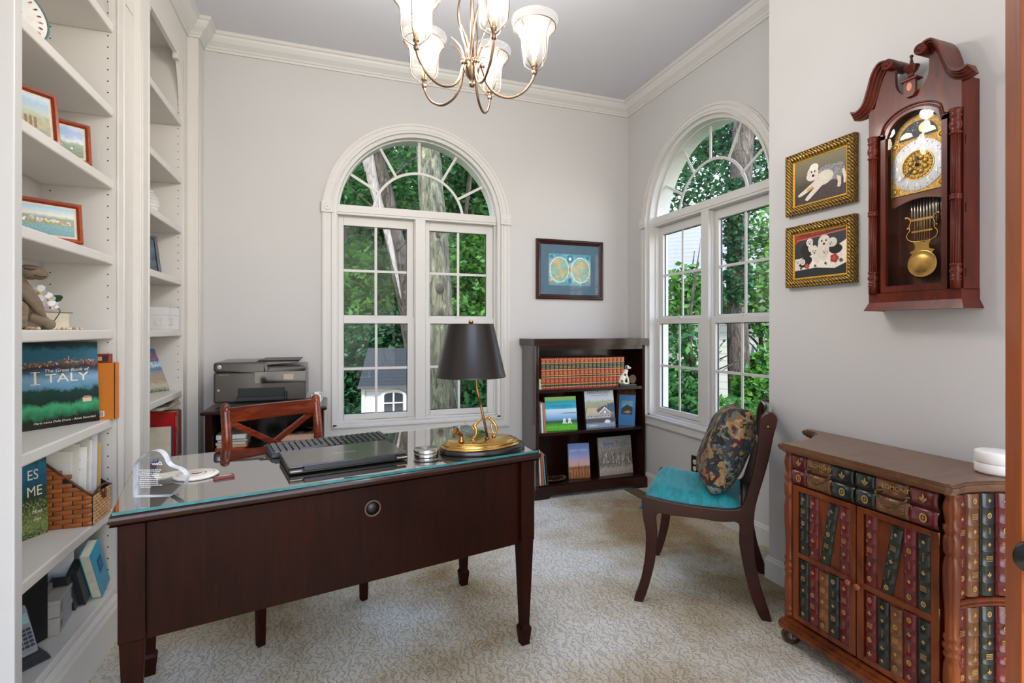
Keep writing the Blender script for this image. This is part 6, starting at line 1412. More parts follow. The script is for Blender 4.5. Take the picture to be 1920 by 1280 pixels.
# --- framed watercolours ---
RF = wood('red_frame_wood', '7A2A0E', 'A0421A', .3, (20, 4, 20), .4)
def watercolour(label, rx, ry, rzd, W_, Hh, z, art, extra, lean=8, dx=0):
    # right foot of the frame at (rx, ry)
    a = R(rzd); u = Vector((math.cos(a), math.sin(a), 0)); c = Vector((rx, ry, 0))-u*W_/2
    t = thing('framed_picture', label, 'picture', (c.x, c.y, z+.0005), 0, 'framed watercolours on the near bookcase', rot=(-R(lean), 0, a))
    o = frame_mesh(W_, Hh, [(0, 0), (0, .010), (.003, .014), (.010, .014), (.015, .007), (.015, 0)], RF, t); o.location = (0, 0, Hh/2)
    MB().box(-W_/2+.014, W_/2-.014, -.004, -.001, .014, Hh-.014).build('mat_board', pm('D9CFBC', .7), t)
    MB().quad((-W_/2+.022, -.0045, .022), (W_/2-.022, -.0045, .022), (W_/2-.022, -.0045, Hh-.022), (-W_/2+.022, -.0045, Hh-.022)).build('watercolour', art, t, fix=False)
    if extra: b = MB(); extra(b, W_, Hh); b.build('painted_buildings', [pm('E8E0D0', .6), pm('B08A64', .6), pm('8E6A4C', .6), pm('F2F2EE', .6)], t, fix=False)
    MB().box(-W_/2+.014, W_/2-.014, -.0065, -.0060, .014, Hh-.014).build('glazing', PGLASS, t)
    b = MB(); b.hexa([(-.02, .001, .02), (.02, .001, .02), (.02, .003, .02), (-.02, .003, .02)], [(-.012, .001, Hh*.8), (.012, .001, Hh*.8), (.012, .003, Hh*.8), (-.012, .003, Hh*.8)]); b.build('easel_back', pm('2A2422', .7), t)
    return t
def blds(n, z0, z1, seed, cm):
    def f(b, W_, Hh):
        rs = random.Random(seed)
        for k in range(n):
            x = rs.uniform(-W_/2+.03, W_/2-.035); z = Hh*rs.uniform(z0, z1); w_ = rs.uniform(.004, .012); h = rs.uniform(.003, .008); b.box(x, x+w_, -.0048, -.0046, z, z+h, mi=rs.choice(cm))
    return f
wa = scenic('watercolour_ruin', [(0, '8E9A7E'), (.25, 'B5A882'), (.45, 'A9B08A'), (.6, 'B8C4B8'), (.8, '9FBAD0'), (1, 'C4D2DA')], 6, .5, ('6E8A5A', .5, .5), 14, .5)
wb_ = scenic('watercolour_hills', [(0, '7E8E7A'), (.3, '8E9E86'), (.45, '9AAE9C'), (.55, 'DCE0E4'), (.7, 'A9B9D6'), (.85, '9CB4D6'), (1, 'B4C8DE')], 5, .5, ('5E7058', .5, .42), 16, .5)
wc = scenic('watercolour_harbour', [(0, '6FA0AC'), (.3, '7FAEB4'), (.42, '9A9E70'), (.52, 'B0A46A'), (.6, '86A0A0'), (.72, 'E6DCC4'), (.85, 'B8D2DC'), (1, '9CC4D6')], 6, .28, ('5E6E3E', .5, .6), 16, .5)
watercolour('red-framed watercolour of a ruin, left of the pair on the upper shelf', -.822, 2.035, 49, .185, .165, 1.786, wa, lambda b, W_, Hh: [b.box(.005+k*.012, .012+k*.012, -.0048, -.0046, .04, .075, mi=2) for k in range(3)]+[b.box(-.06, -.048, -.0048, -.0046, .05, .14, mi=1)])
watercolour('red-framed watercolour of hills under clouds, right of the pair on the upper shelf', -.812, 2.242, 36, .178, .148, 1.786, wb_, blds(12, .3, .42, 4, (0, 3)))
watercolour('red-framed watercolour of a harbour town, alone on the shelf above the stone turtle', -.803, 2.150, 38, .185, .138, 1.49, wc, blds(40, .42, .52, 5, (0, 1, 3, 3)))

# --- ceramic rooster plate (top left) ---
t = thing('ceramic_plate', 'white ceramic plate with teal rim and painted pattern near the top of the near bookcase', 'plate', (-.915, 1.965, 2.0705), 0, rot=(-R(12), 0, R(52)))
M = Matrix.Translation((0, 0, .105)) @ RX
b = MB(); b.lathe([(.0001, 0), (.055, .000), (.075, .006), (.100, .010), (.105, .012), (.105, .015), (.098, .014), (.074, .010), (.055, .005), (.0001, .004)], M=M, seg=48); b.build('dish', pm('E6E2DA', .2, coat=.6), t)
b = MB(); b.tube([(.1045*math.cos(i*PI/24), -.014, .105+.1045*math.sin(i*PI/24)) for i in range(48)], .0035, 8, closed=True); b.build('teal_rim', pm('4E7470', .25, coat=.5), t)
b = MB(); rs = random.Random(8)
for k in range(26):
    a_ = 2*PI*k/26; b.disc((.085*math.cos(a_), .105+.085*math.sin(a_)), .006, .0025, -.0142, 10, 0 if k % 3 else 1, rot=a_)
for k in range(4): b.disc((.03*math.cos(k*1.57+.5), .105+.03*math.sin(k*1.57+.5)), .016, .010, -.0066, 14, 1, rot=k*1.57)
b.disc((0, .105), .012, .012, -.007, 14, 0); b.build('painted_pattern', [pm('2A2A34', .3), pm('B8582E', .3)], t, fix=False)
b = MB(); b.prism([(-.04, 0), (.04, 0), (.03, .016), (-.03, .016)], -.03, .012, axis='y'); b.build('plate_stand', pm('D9D4CA', .4), t)
t = thing('ceramic_rooster', 'white and orange painted ceramic rooster at the left of the plate', 'figurine', (-.905, 1.84, 2.0705), R(40))
b = MB(); b.sphere((0, 0, .075), (.062, .042, .055), 20, 12); b.tube(bez([(.035, 0, .10), (.055, 0, .14), (.06, 0, .17)], 10), [.034, .024, .02], 14); b.sphere((.064, 0, .178), (.022, .018, .020), 14, 8); b.lathe([(.036, 0), (.030, .01), (.02, .03)], seg=18); b.build('body', pm('E4E0D6', .25, coat=.5), t)
b = MB(); 
for k in range(5): b.tube(bez([(-.045, .004*(k-2), .09), (-.085, .006*(k-2), .12+.01*k), (-.10+.01*k, .01*(k-2), .17+.008*k)], 10), [.010, .012, .004], 8)
b.build('tail', pm('8C9A98', .3, coat=.4), t)
b = MB(); b.sphere((-.01, -.038, .08), (.032, .010, .026), 14, 8); b.build('wing', pm('C2602E', .3, coat=.4), t)
b = MB(); 
for k in range(3): b.sphere((.052+.012*k, 0, .198), (.007, .004, .010), 10, 6)
b.sphere((.086, 0, .163), (.006, .004, .010), 10, 6); b.build('comb', pm('B8302A', .35), t)

# --- stone turtle, orchid, planter, shells ---
STN = pm('7A6A58', .85, var=.22, scale=18, bump=.6, bscale=120)
t = thing('stone_turtle', 'brown carved stone turtle sitting upright on the near bookcase shelf', 'statue', (-.905, 2.060, 1.2002), R(25))
b = MB()
b.lathe([(.064, 0), (.068, .010), (.066, .05), (.058, .085), (.044, .118), (.030, .142), (.022, .155), (.0001, .160)], (-.030, 0, 0), 28, sy=.72)
for v_i, v in enumerate(b.v): q = mnoise.noise(Vector(v)*30)*.004; b.v[v_i] = (v[0]*(1+q*6), v[1]*(1+q*6), v[2])
b.build('body', STN, t)
b = MB(); b.prism([(-.080, .004), (-.010, .004), (-.008, .030), (-.006, .070), (-.014, .086), (-.030, .090), (-.060, .088), (-.082, .078)], -.066, -.040, axis='y'); b.build('shell', pm('8A7862', .9, var=.25, scale=90, bump=.9, bscale=200), t, bevel=.010, seg=4)
b = MB(); b.tube(bez([(-.050, 0, .130), (-.040, 0, .156), (-.022, 0, .172)], 10), [.026, .022, .022], 16); b.sphere((-.004, 0, .184), (.042, .026, .024), 20, 12); b.sphere((.020, 0, .178), (.022, .019, .017), 16, 10)
b.build('head', STN, t)
b = MB(); b.tube(bez([(.036, -.0155, .172), (.024, -.0210, .170), (.006, -.0240, .173)], 8), .0013, 6)
for s_ in (-1, 1): b.tube(bez([(.012, s_*.0215, .193), (-.002, s_*.0252, .190), (-.016, s_*.0245, .193)], 8), .0016, 6)
b.build('carved_lines', pm('3A3028', .9), t)
for s_ in (-1, 1):
    b = MB(); b.tube(bez([(-.040, s_*.034, .140), (-.012, s_*.046, .105), (.012, s_*.044, .068), (.030, s_*.034, .040)], 14), [.010, .012, .011, .008], 12); b.build('arm', STN, t)
    b = MB(); b.tube(bez([(-.004, s_*.030, .040), (.024, s_*.030, .030), (.040, s_*.028, .020)], 8), [.020, .018, .013], 12); b.sphere((.042, s_*.028, .017), (.017, .016, .017), 14, 8); b.build('foot', STN, t)
t = thing('orchid_stem', 'white silk orchid with green leaf behind the stone turtle', 'flower', (-.915, 2.185, 1.2002))
PET = pm('F0EEF0', .6, var=.03); b = MB(); o0 = Vector((-.915, 2.185, 1.2002))
def wl(px, py, d): return Vector(wp(px, d, py))-o0
b.tube(bez([(0, 0, .0), tuple(wl(112, 585, 1.76)), tuple(wl(102, 574, 1.75))], 12), .0018, 6); b.build('stem', pm('3E5A2C', .5), t)
u_ = Vector((.94, -.33, 0)); nrm = Vector((.45, -.88, .1)).normalized()
for ci, (c, sc_) in enumerate(((wl(74, 549, 1.70), 1.05), (wl(91, 562, 1.71), .95), (wl(102, 572, 1.72), .6))):
    b = MB()
    for k in range(5):
        a_ = 2*PI*k/5+.3*ci; d = (u_*math.cos(a_)+Vector((0, 0, 1))*math.sin(a_)).normalized(); s_ = d.cross(nrm); L_ = .026*sc_
        P = [c, c+d*L_*.40+s_*L_*.40+nrm*.004, c+d*L_*.85+s_*L_*.38+nrm*.003, c+d*L_*1.05, c+d*L_*.85-s_*L_*.38+nrm*.003, c+d*L_*.40-s_*L_*.40+nrm*.004]; b.add(P, [tuple(range(6))], 0, True)
        b.add([p-nrm*.001 for p in P], [tuple(range(5, -1, -1))], 0, True)
    f_ = b.build('blossom', PET, t); b = MB(); b.sphere(c+nrm*.005, .005*sc_, 10, 6); b.build('stamen', pm('D8B62E', .5), f_)
b = MB(); c = wl(98, 558, 1.75); P = [c, c+u_*.008+Vector((0, 0, .009)), c+u_*.030+Vector((0, 0, .009)), c+u_*.038+Vector((0, 0, .002)), c+u_*.030-Vector((0, 0, .010)), c+u_*.015-Vector((0, 0, .016))]; b.add(P+[p-nrm*.0015 for p in P], [tuple(range(6)), tuple(range(11, 5, -1))]+[(i, (i+1) % 6, 6+(i+1) % 6, 6+i) for i in range(6)]); b.build('leaf', pm('2F5A34', .4), t)
t = thing('planter_box', 'small cream planter box behind the stone turtle, against the bookcase side', 'planter', (-.935, 2.255, 1.2002), R(50))
b = MB(); b.box(-.045, .045, -.022, .022, 0, .060); b.build('box', pm('D6CBB4', .6), t, bevel=.002)
b = MB(); b.tube([(-.03, -.024, .062), (.055, -.024, .0605)], .0012, 6); b.build('twig', pm('5A4A36', .8), t)
rs = random.Random(21); SHM = [pm('D9C3A4', .5), pm('E8DCCC', .5), pm('C49A74', .5)]
sh0 = None
for k in range(22):
    if k < 9: x, y = -.835-.0065*k+rs.uniform(-.006, .006)*.5, 1.945+.006*k
    else: x, y = -.865+rs.uniform(-.02, .03), 2.150+(k-9)*.0085
    b = MB(); r = rs.uniform(.004, .007); b.lathe([(r*.3, 0), (r, r*.3), (r*.9, r*.8), (r*.5, r*1.2), (.0001, r*1.5)], seg=10); o = b.build('seashell', SHM[k % 3], None, (x, y, 1.2003), (rs.uniform(-.3, .3), rs.uniform(-.2, .2), rs.uniform(0, 6)))
    tag(o, 'tiny pale seashell in the row left of the stone turtle foot' if k < 9 else 'tiny pale seashell in the scatter right of the stone turtle', 'shell', 'shells left of the turtle' if k < 9 else 'shells right of the turtle')

# --- bottom shelf of the near bookcase ---
t = thing('phone', 'silver cordless phone standing in its cradle on the lowest shelf', 'phone', (-.872, 1.960, .1875), R(50))
GR = pm('A9ACB0', .3, .4); b = MB(); b.hexa([(-.045, -.045, 0), (.045, -.045, 0), (.045, .05, 0), (-.045, .05, 0)], [(-.036, -.03, .022), (.036, -.03, .022), (.030, .045, .045), (-.030, .045, .045)]); b.build('cradle', pm('2C2E30', .4), t, bevel=.006)
Mh = Matrix.Translation((0, -.004, .020)) @ Matrix.Rotation(R(-28), 4, 'X')
b = MB(); b.box(-.026, .026, -.014, .014, 0, .150, M=Mh); b.build('handset', GR, t, bevel=.009, seg=3)
b = MB()
for r_ in range(5):
    for c_ in range(3): b.box(-.018+c_*.013, -.008+c_*.013, -.0165, -.0138, .022+r_*.012, .030+r_*.012, M=Mh)
b.build('keypad', pm('3E4044', .4), t); t['kind_note'] = 0; del t['kind_note']
b = MB(); b.box(-.019, .019, -.0150, -.0138, .092, .122, M=Mh); b.build('screen', pm('8FB4B0', .2), t)
b = MB(); b.tube(bez([(-.045, -.01, .02), (-.058, 0, .08), (-.045, .035, .15), (-.03, .05, .17)], 16), [.010, .012, .010, .006], 8, flat=.5); b.build('chrome_arc', pm('C6CACE', .2, .6), t)
t = thing('binder', 'black ring binder standing on the lowest shelf left of the grey boxes', 'binder', (-.958, 2.010, .1875), R(62))
b = MB(); b.box(-.115, -.112, -.03, .03, 0, .27); b.box(-.115, .115, -.03, -.027, 0, .27); b.box(-.115, .115, .027, .03, 0, .27); b.build('cover', pm('0E0F11', .35), t)
MB().box(-.11, .10, -.026, .026, .004, .262).build('page_block', pm('22252A', .6), t)
GB = pm('A8A29A', .45, var=.03); GB2 = pm('8C9098', .4)
for k, z in enumerate((.1875, .2450)):
    t = thing('grey_box', 'flat grey cardboard box, '+('lower' if k == 0 else 'upper')+' of the two stacked on the lowest shelf', 'box', (-.925, 2.165, z), R(8), 'stacked grey boxes')
    MB().box(-.066, .066, -.070, .070, 0, .040).build('base', GB, t, bevel=.002); MB().box(-.068, .068, -.072, .072, .0405, .0565).build('lid', GB, t, bevel=.002)
    b = MB(); b.box(.0685, .0690, -.05, .05, .008, .050); b.build('side_label', GB2, t)
t = thing('small_box', 'small grey box lying on the stacked grey boxes', 'box', (-.945, 2.150, .3018), R(8)); MB().box(-.045, .045, -.045, .045, 0, .026).build('base', pm('8A847C', .45), t, bevel=.002)
b = MB(); [b.box(-.016+k*.005, -.0125+k*.005, -.0456, -.0452, .011, .015) for k in range(6)]; b.build('lettering', pm('3A3632', .5), t)
t = thing('cable_bundle', 'black cable wrapped in clear plastic on the small grey box', 'cable', (-.940, 2.155, .3281))
b = MB()
for k in range(4): b.tube([( .035*math.cos(i*PI/10)*(1-.08*k), .026*math.sin(i*PI/10)+.004*k, .006+.006*k) for i in range(20)], .004, 8, closed=True)
b.build('cable', BLACK, t); b = MB(); b.sphere((.0, .0, .018), (.045, .038, .018), 14, 8); b.build('plastic_bag', glassmat('poly_bag', 1.6, (.95, .97, 1), .15), t)
t = thing('paper_slip', 'white folded instruction leaflet leaning behind the stacked grey boxes', 'leaflet', (-.925, 2.262, .1875), R(15)); b = MB(); b.hexa([(-.05, 0, 0), (.05, 0, 0), (.05, .005, 0), (-.05, .005, 0)], [(-.05, .012, .225), (.05, .012, .225), (.05, .015, .225), (-.05, .015, .225)]); b.build('sheet', pm('D8DEE4', .6), t)
TB = scenic('cover_turquoise', [(0, '1C86A6'), (.5, '1E94B4'), (1, '2AA0C0')], 5, .3, None, rough=.3)
def leaner(name, label, yb, xf, W_, Hh, T, ang, mat, pages=True):
    # cover towards the room (+x), top tipped towards the camera; foot corner at (xf, yb)
    t = thing(name, label, 'book', (xf, yb, .1878), 0, rot=(R(ang), 0, 0))
    b = MB(); b.box(-.003, 0, 0, W_, 0, Hh); b.box(-T, -T+.003, 0, W_, 0, Hh); b.build('cover', mat, t)
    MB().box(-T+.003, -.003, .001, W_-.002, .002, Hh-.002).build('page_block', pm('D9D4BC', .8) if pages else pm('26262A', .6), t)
    return t
t = leaner('book', 'thick turquoise-covered book tipped over on the lowest shelf beside the desk', 2.347, -.815, .078, .225, .034, 28, TB)
b = MB(); b.box(.0002, .0008, .028, .062, .10, .165, mi=0); b.box(.0008, .0012, .034, .056, .115, .15, mi=1); b.build('cover_print', [pm('1E4A78', .5), pm('2E6EA0', .5)], t)
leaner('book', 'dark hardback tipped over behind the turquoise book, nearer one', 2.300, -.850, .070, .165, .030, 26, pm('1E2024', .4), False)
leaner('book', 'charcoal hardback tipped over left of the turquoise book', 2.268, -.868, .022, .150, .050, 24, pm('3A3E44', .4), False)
# --- far built-in unit ---
t = thing('storage_box', 'small white lidded box with metal label holder on the far bookcase shelf', 'box', (-.872, 3.215, 1.2003), 0, 'white boxes on the far shelf')
def wbox(t):
    MB().box(-.045, .045, -.045, .045, 0, .088).build('base', WHITE, t, bevel=.0015); MB().box(-.0465, .0465, -.0465, .0465, .078, .120).build('lid', WHITE, t, bevel=.0015)
    b = MB(); M = Matrix.Translation((0, -.0455, .042))
    for x0, x1, z0, z1 in ((-.015, .015, -.018, -.014), (-.015, .015, .014, .018), (-.015, -.011, -.018, .018), (.011, .015, -.018, .018)): b.box(x0, x1, -.002, 0, z0, z1, M=M)
    b.build('label_holder', pm('8E8A84', .35, .8), t)
wbox(t); t.rotation_euler = (0, 0, R(20)); t['label'] = 'small white lidded box, left of the pair on the far bookcase shelf'
t2_ = dup(t, (-.852, 3.325, 1.2003), (0, 0, R(20)), 'small white lidded box, right of the pair on the far bookcase shelf')
mc_ = scenic('cover_island', [(0, '2E6A4A'), (.12, 'B8B8A0'), (.25, '9A8A6E'), (.4, '8A7A66'), (.55, '3E6A92'), (.62, 'B8CCD8'), (.7, '2E5E8E'), (1, '1E4A7A')], 10, .3, ('D8C8B8', .6, .5), 40, .25)
facebook('blue travel book with red letters leaning on the far bookcase shelf', .185, .245, .010, mc_, (-.925, 3.325, .8545), R(50), 14, [('title', pm('C8322C', .4), lambda b: b.text('MAUI', .055, (.008, -.0012, .200), sx=.9, bold=.015)), ('subtitle', pm('E4E8EC', .4), lambda b: b.text('NO KA OI', .014, (.04, -.0012, .168)))], '1A3A5C')
t = thing('magazine_stack', 'dark magazine lying flat across the tops of the red binders, upper of the two', 'magazine', (-.885, 3.21, .800), R(8)); t.name = 'magazine'
MB().box(-.075, .075, -.115, .115, 0, .012).build('cover', pm('2E2A28', .4, var=.3, scale=50), t, bevel=.001)
t = thing('magazine', 'pale-edged magazine lying flat across the tops of the red binders, lower of the two', 'magazine', (-.875, 3.19, .786), R(-4)); MB().box(-.075, .075, -.13, .13, 0, .0135).build('cover', pm('B5A88C', .5, var=.3, scale=50), t, bevel=.001)
yy = 3.383
for k, (w_, h, c, lb, tx) in enumerate(((.016, .245, '8E1E16', 'dark red narrow binder at the right end of the far shelf row', None), (.018, .25, '6A5A48', 'brown hardback, first left of the narrow dark red binder', None), (.015, .25, '55483A', 'dark brown hardback, second left of the narrow dark red binder', None), (.018, .252, '7A6A54', 'tan-brown hardback beside the wide red binder', None), (.062, .252, 'B01C20', 'wide glossy red binder on the far bookcase shelf', None), (.026, .165, '1E5486', 'short blue book left of the wide red binder', None), (.020, .18, 'C9C2AE', 'short cream book at the left end of the far shelf row', None))):
    yy -= w_+.0022
    t = book(lb, w_, h, .19 if h > .2 else .10, c, (-.900 if h > .2 else -.862, yy+w_/2, .5003), rz=R(90), group='books under the blue travel book', spine_text=tx, name='binder' if 'binder' in lb else 'book', rough=.25 if k == 4 else .45, cat='binder' if 'binder' in lb else 'book')
    if k == 4:
        b = MB(); b.box(-.020, .020, -.1005, -.0992, .17, .225); b.build('spine_label', pm('E84A3C', .3), t)
t = thing('framed_photo', 'dark blue photo frame on the far bookcase, partly hidden by the white pilaster', 'picture', (-.890, 3.085, 1.4905), 0, rot=(-R(12), 0, R(48)))
o = frame_mesh(.15, .20, [(0, 0), (0, .010), (.004, .012), (.014, .010), (.015, 0)], pm('26323E', .35), t); o.location = (0, 0, .10); MB().box(-.06, .06, -.004, -.001, .015, .185).build('photo', pm('4E5A62', .3, var=.5, scale=20), t)
t = thing('patterned_vase', 'white lattice-patterned vase on the far bookcase, partly hidden by the white pilaster', 'vase', (-.888, 3.075, 1.7865))
b = MB(); b.lathe([(.035, 0), (.052, .02), (.060, .05), (.055, .085), (.038, .108), (.034, .118), (.036, .122), (.030, .122)], seg=28); b.build('body', siding_mat('lattice', 'E0DED8', '6E7272', .018), t)

# --- low bookcase contents ---
z1, z2, z3 = BT['z']; red = ['A23A1E', '1B3A34', 'C9A25A', 'D9A878']
enc = None; n = 20; x = 1.432; wv = .0343
sp_m = [pm('9C3420', .4, var=.12, scale=60), pm('16302C', .4), pm('CDA75E', .4, .3), pm('1A1412', .5), pm('8C2A1A', .4)]
def encyclopedia(i):
    t = thing('encyclopedia', '', 'book', (0, 0, 0), 0, 'red and green bound encyclopedia set on the top shelf'); d = .17; w_ = wv-.001; h = .222
    b = MB(); nn = 8; A = [(-w_/2+w_*(.5-.5*math.cos(PI*k/nn)), -d/2-.006*math.sin(PI*k/nn)) for k in range(nn+1)]
    zs = [(0, 0), (.012, 2), (.016, 1), (.032, 2), (.036, 0), (.080, 2), (.084, 1), (.094, 2), (.098, 0), (.136, 2), (.140, 1), (.182, 2), (.186, 0), (.212, 2), (.215, 0), (h, 0)]
    for (a0, m_), (a1, _) in zip(zs, zs[1:]): b.add([(x_, y, z) for z in (a0, a1) for x_, y in A], [(k, k+1, nn+2+k, nn+1+k) for k in range(nn)], m_, True)
    b.box(-w_/2, -w_/2+.0015, -d/2, d/2, 0, h, mi=4); b.box(w_/2-.0015, w_/2, -d/2, d/2, 0, h, mi=4)
    for zc_, r_ in ((.058, .0065), (.116, .0075), (.199, .0065)):
        b.disc((0, zc_), r_, r_*1.2, -d/2-.0066, 10, 2); b.disc((0, zc_), r_*.5, r_*.7, -d/2-.0070, 8, 3)
    for q in range(3): b.box(-w_*.32, w_*.32, -d/2-.0068, -d/2-.0060, .150+q*.010, .1525+q*.010, mi=2)
    b.build('binding', sp_m, t, fix=False); MB().box(-w_/2+.0015, w_/2-.0015, -d/2, d/2-.004, .003, h-.003).build('page_block', PAPER, t)
    return t
E0 = encyclopedia(0)
nth = ['first', 'second', 'third', 'fourth', 'fifth', 'sixth', 'seventh', 'eighth', 'ninth', 'tenth', 'eleventh', 'twelfth', 'thirteenth', 'fourteenth', 'fifteenth', 'sixteenth', 'seventeenth', 'eighteenth', 'nineteenth', 'last']
for i in range(20):
    lb = 'red encyclopedia with green title band, %s from the left on the top shelf' % nth[i]
    X_ = 1.438+wv*i; yq = BY0+.128+.0005*(i % 3)
    if i == 0: E0.location = (X_, yq, z1+.0002); E0['label'] = lb
    else: dup(E0, (X_, yq, z1+.0002), (0, 0, 0), lb)
# dog clock
t = thing('dog_clock', 'white spotted dog figurine sitting beside a small round clock on a dark plinth', 'figurine', (2.125, BY0+.045, z1+.0003), R(0))
b = MB(); b.box(-.075, .070, -.034, .030, 0, .016); b.build('plinth', pm('2A1812', .3, coat=.3), t, bevel=.003)
DW_ = pm('DAD2C0', .35, var=.06, coat=.4); b = MB()
b.tube(bez([(-.045, 0, .030), (-.035, 0, .060), (-.012, 0, .095), (.0, -.004, .125)], 16), [.026, .028, .020, .014], 16); b.sphere((-.045, 0, .036), (.028, .024, .022), 16, 10); b.tube(bez([(-.012, -.012, .09), (.002, -.018, .055), (.006, -.020, .018)], 10), [.010, .009, .008], 10); b.tube(bez([(-.04, -.018, .03), (-.02, -.024, .020), (-.002, -.024, .019)], 10), [.012, .009, .007], 10)
b.build('body', DW_, t)
b = MB(); b.sphere((.004, -.006, .142), (.018, .016, .016), 16, 10); b.sphere((.020, -.012, .137), (.014, .010, .009), 12, 8); b.build('head', DW_, t)
b = MB(); b.sphere((-.008, -.018, .142), (.007, .005, .013), 10, 6); b.sphere((.006, .010, .143), (.007, .005, .013), 10, 6); b.sphere((-.048, -.022, .040), (.011, .005, .010), 10, 6); b.sphere((-.022, -.020, .085), (.009, .006, .012), 10, 6); b.sphere((.033, -.014, .138), (.004, .004, .003), 8, 6); b.build('brown_patches', pm('3E2A1C', .4), t)
b = MB(); M = Matrix.Translation((.040, -.020, .052)) @ RX; b.lathe([(.031, -.010), (.034, -.006), (.034, .004), (.030, .008), (.0285, .006)], M=M, seg=32); b.build('clock_case', pm('4A3828', .3, .6), t)
b = MB(); b.lathe([(.0285, .0045), (.0001, .0045)], M=M, seg=32, mi=0)
for k in range(12): a_ = 2*PI*k/12; b.disc((.040+.022*math.sin(a_), .052+.022*math.cos(a_)), .0013, .0022, -.0249, 8, 1)
b.box(.0393, .0407, -.0256, -.0250, .052, .070, mi=1); b.box(.040, .052, -.0256, -.0250, .0514, .0526, mi=1); b.build('clock_face', [pm('E6DEC8', .5), BLACK], t, fix=False)
t = thing('stone_figurine', 'small pale green carved figurine at the left end of the top shelf', 'figurine', (1.402, BY0+.030, z1+.0003)); b = MB(); b.lathe([(.016, 0), (.017, .010), (.012, .018), (.016, .030), (.013, .042), (.009, .048), (.014, .060), (.012, .072), (.0001, .078)], seg=14); b.build('figure', pm('A9B08C', .5, var=.2, scale=60, bump=.5), t)

def adirondack(b):
    b.disc((.0, .0), .001, .001, -.001, 4)
    for s, x in ((1, .012), (1, .052)):
        for k in range(4): b.box(x+k*.0055, x+k*.0055+.004, -.0013, -.0009, .058, .084+.003*math.sin(k), mi=0)
        b.prism([(x-.004, .058), (x+.026, .056), (x+.028, .050), (x-.006, .052)], -.0014, -.0010, axis='y', mi=0); b.box(x-.004, x-.001, -.0014, -.001, .044, .056, mi=0); b.box(x+.024, x+.027, -.0014, -.001, .044, .056, mi=0)
c1 = scenic('cover_lake', [(0, '5AAE2E'), (.12, '6CBE36'), (.22, '3E7E3A'), (.27, '2E5230'), (.33, '6E9AC4'), (.5, 'A9CBE6'), (.62, 'C4DCEE'), (.66, '2AA8BE'), (.8, '2FA9BC'), (.86, '2AA0B4'), (.9, '8CC06A'), (1, '9AC86E')], 8, .05, ('2E6E38', .7, .35), 26, .25)
facebook('green and blue travel book with two lawn chairs on its cover, middle shelf left', .245, .245, .022, c1, (1.590, BY0+.050, z2+.0005), R(-3), 9,
  [('title', pm('2E5E7E', .4), lambda b: ([b.box(-.085+k*.0125, -.077+k*.0125, -.0012, -.0008, .174, .182) for k in range(14)], b.box(-.03, .05, -.0012, -.0008, .160, .164))), ('lawn_chairs', pm('F2F4F4', .5), adirondack), ('far_shore', pm('2E4E5E', .5), lambda b: b.prism([(-.03, .118), (.02, .123), (.115, .121), (.115, .126), (.03, .127)], -.0011, -.0008, axis='y'))], '3FA0B0')
def houses(b):
    # shingled harbour houses: gable roofs, walls, windows, piles
    b.prism([(-.128, .090), (-.105, .152), (-.02, .150), (.005, .095)], -.0011, -.0008, axis='y', mi=0); b.prism([(-.03, .135), (.03, .160), (.06, .165), (.055, .120), (-.02, .110)], -.0012, -.0009, axis='y', mi=1)
    b.prism([(.055, .118), (.070, .178), (.128, .180), (.128, .110)], -.0011, -.0008, axis='y', mi=2); b.prism([(-.01, .070), (-.01, .110), (.040, .148), (.092, .108), (.092, .070)], -.0015, -.0012, axis='y', mi=3); b.prism([(-.018, .106), (.040, .152), (.100, .104), (.094, .104), (.040, .143), (-.012, .104)], -.0018, -.0015, axis='y', mi=4)
    b.box(-.128, -.005, -.0014, -.0011, .070, .098, mi=3)
    for x in (-.11, -.085, -.055, -.03, .012, .036, .060): b.box(x, x+.015, -.0020, -.0016, .076, .094, mi=4); b.box(x+.002, x+.013, -.0022, -.0020, .079, .092, mi=5)
    b.box(.032, .048, -.0020, -.0016, .104, .122, mi=4)
    for k in range(26): b.box(-.126+k*.010, -.121+k*.010, -.0015, -.0011, .034, .070, mi=1)
    b.prism([(.030, .040), (.040, .032), (.075, .032), (.085, .042), (.070, .055), (.045, .056)], -.0020, -.0016, axis='y', mi=4)
    for x in (-.10, .02, .085): b.box(x, x+.0012, -.0014, -.0011, .165, .200, mi=4); b.prism([(x, .200), (x, .190), (x+.010, .194)], -.0014, -.0011, axis='y', mi=6)
c2 = scenic('cover_harbour', [(0, '6E7A88'), (.1, '8A96A4'), (.18, '4E4A44'), (.28, '6E6A5E'), (.55, '8C8870'), (.66, '8E9A6A'), (.72, 'B8C2CC'), (.85, 'C0C8D2'), (1, 'B4BCC8')], 8, .12, ('D0D4DA', .5, .14), 26, .25)
facebook('tall travel book with harbour houses on its cover, middle shelf centre', .252, .288, .020, c2, (1.915, BY0+.055, z2+.0005), R(2), 8,
  [('title', pm('2E3A44', .4), lambda b: (b.text('NANTUCKET', .030, (0, -.0012, .262), sx=1.12), [b.box(-.07+k*.011, -.064+k*.011, -.0012, -.0008, .238, .242) for k in range(14)])), ('harbour_houses', [pm('B8A88C', .6), pm('4A4A4C', .6), pm('3E5468', .6), pm('9A948A', .6), pm('E6E6E4', .6), pm('3A4650', .4), pm('A83A34', .6)], houses), ('photographer_line', pm('E6E8EA', .5), lambda b: b.box(-.098, -.03, -.0016, -.0013, .017, .021))], '2A3440')
c3 = scenic('cover_blue', [(0, '2C6A9C'), (.3, '2E6FA4'), (1, '3A7CB0')], 5, .2, None, rough=.25)
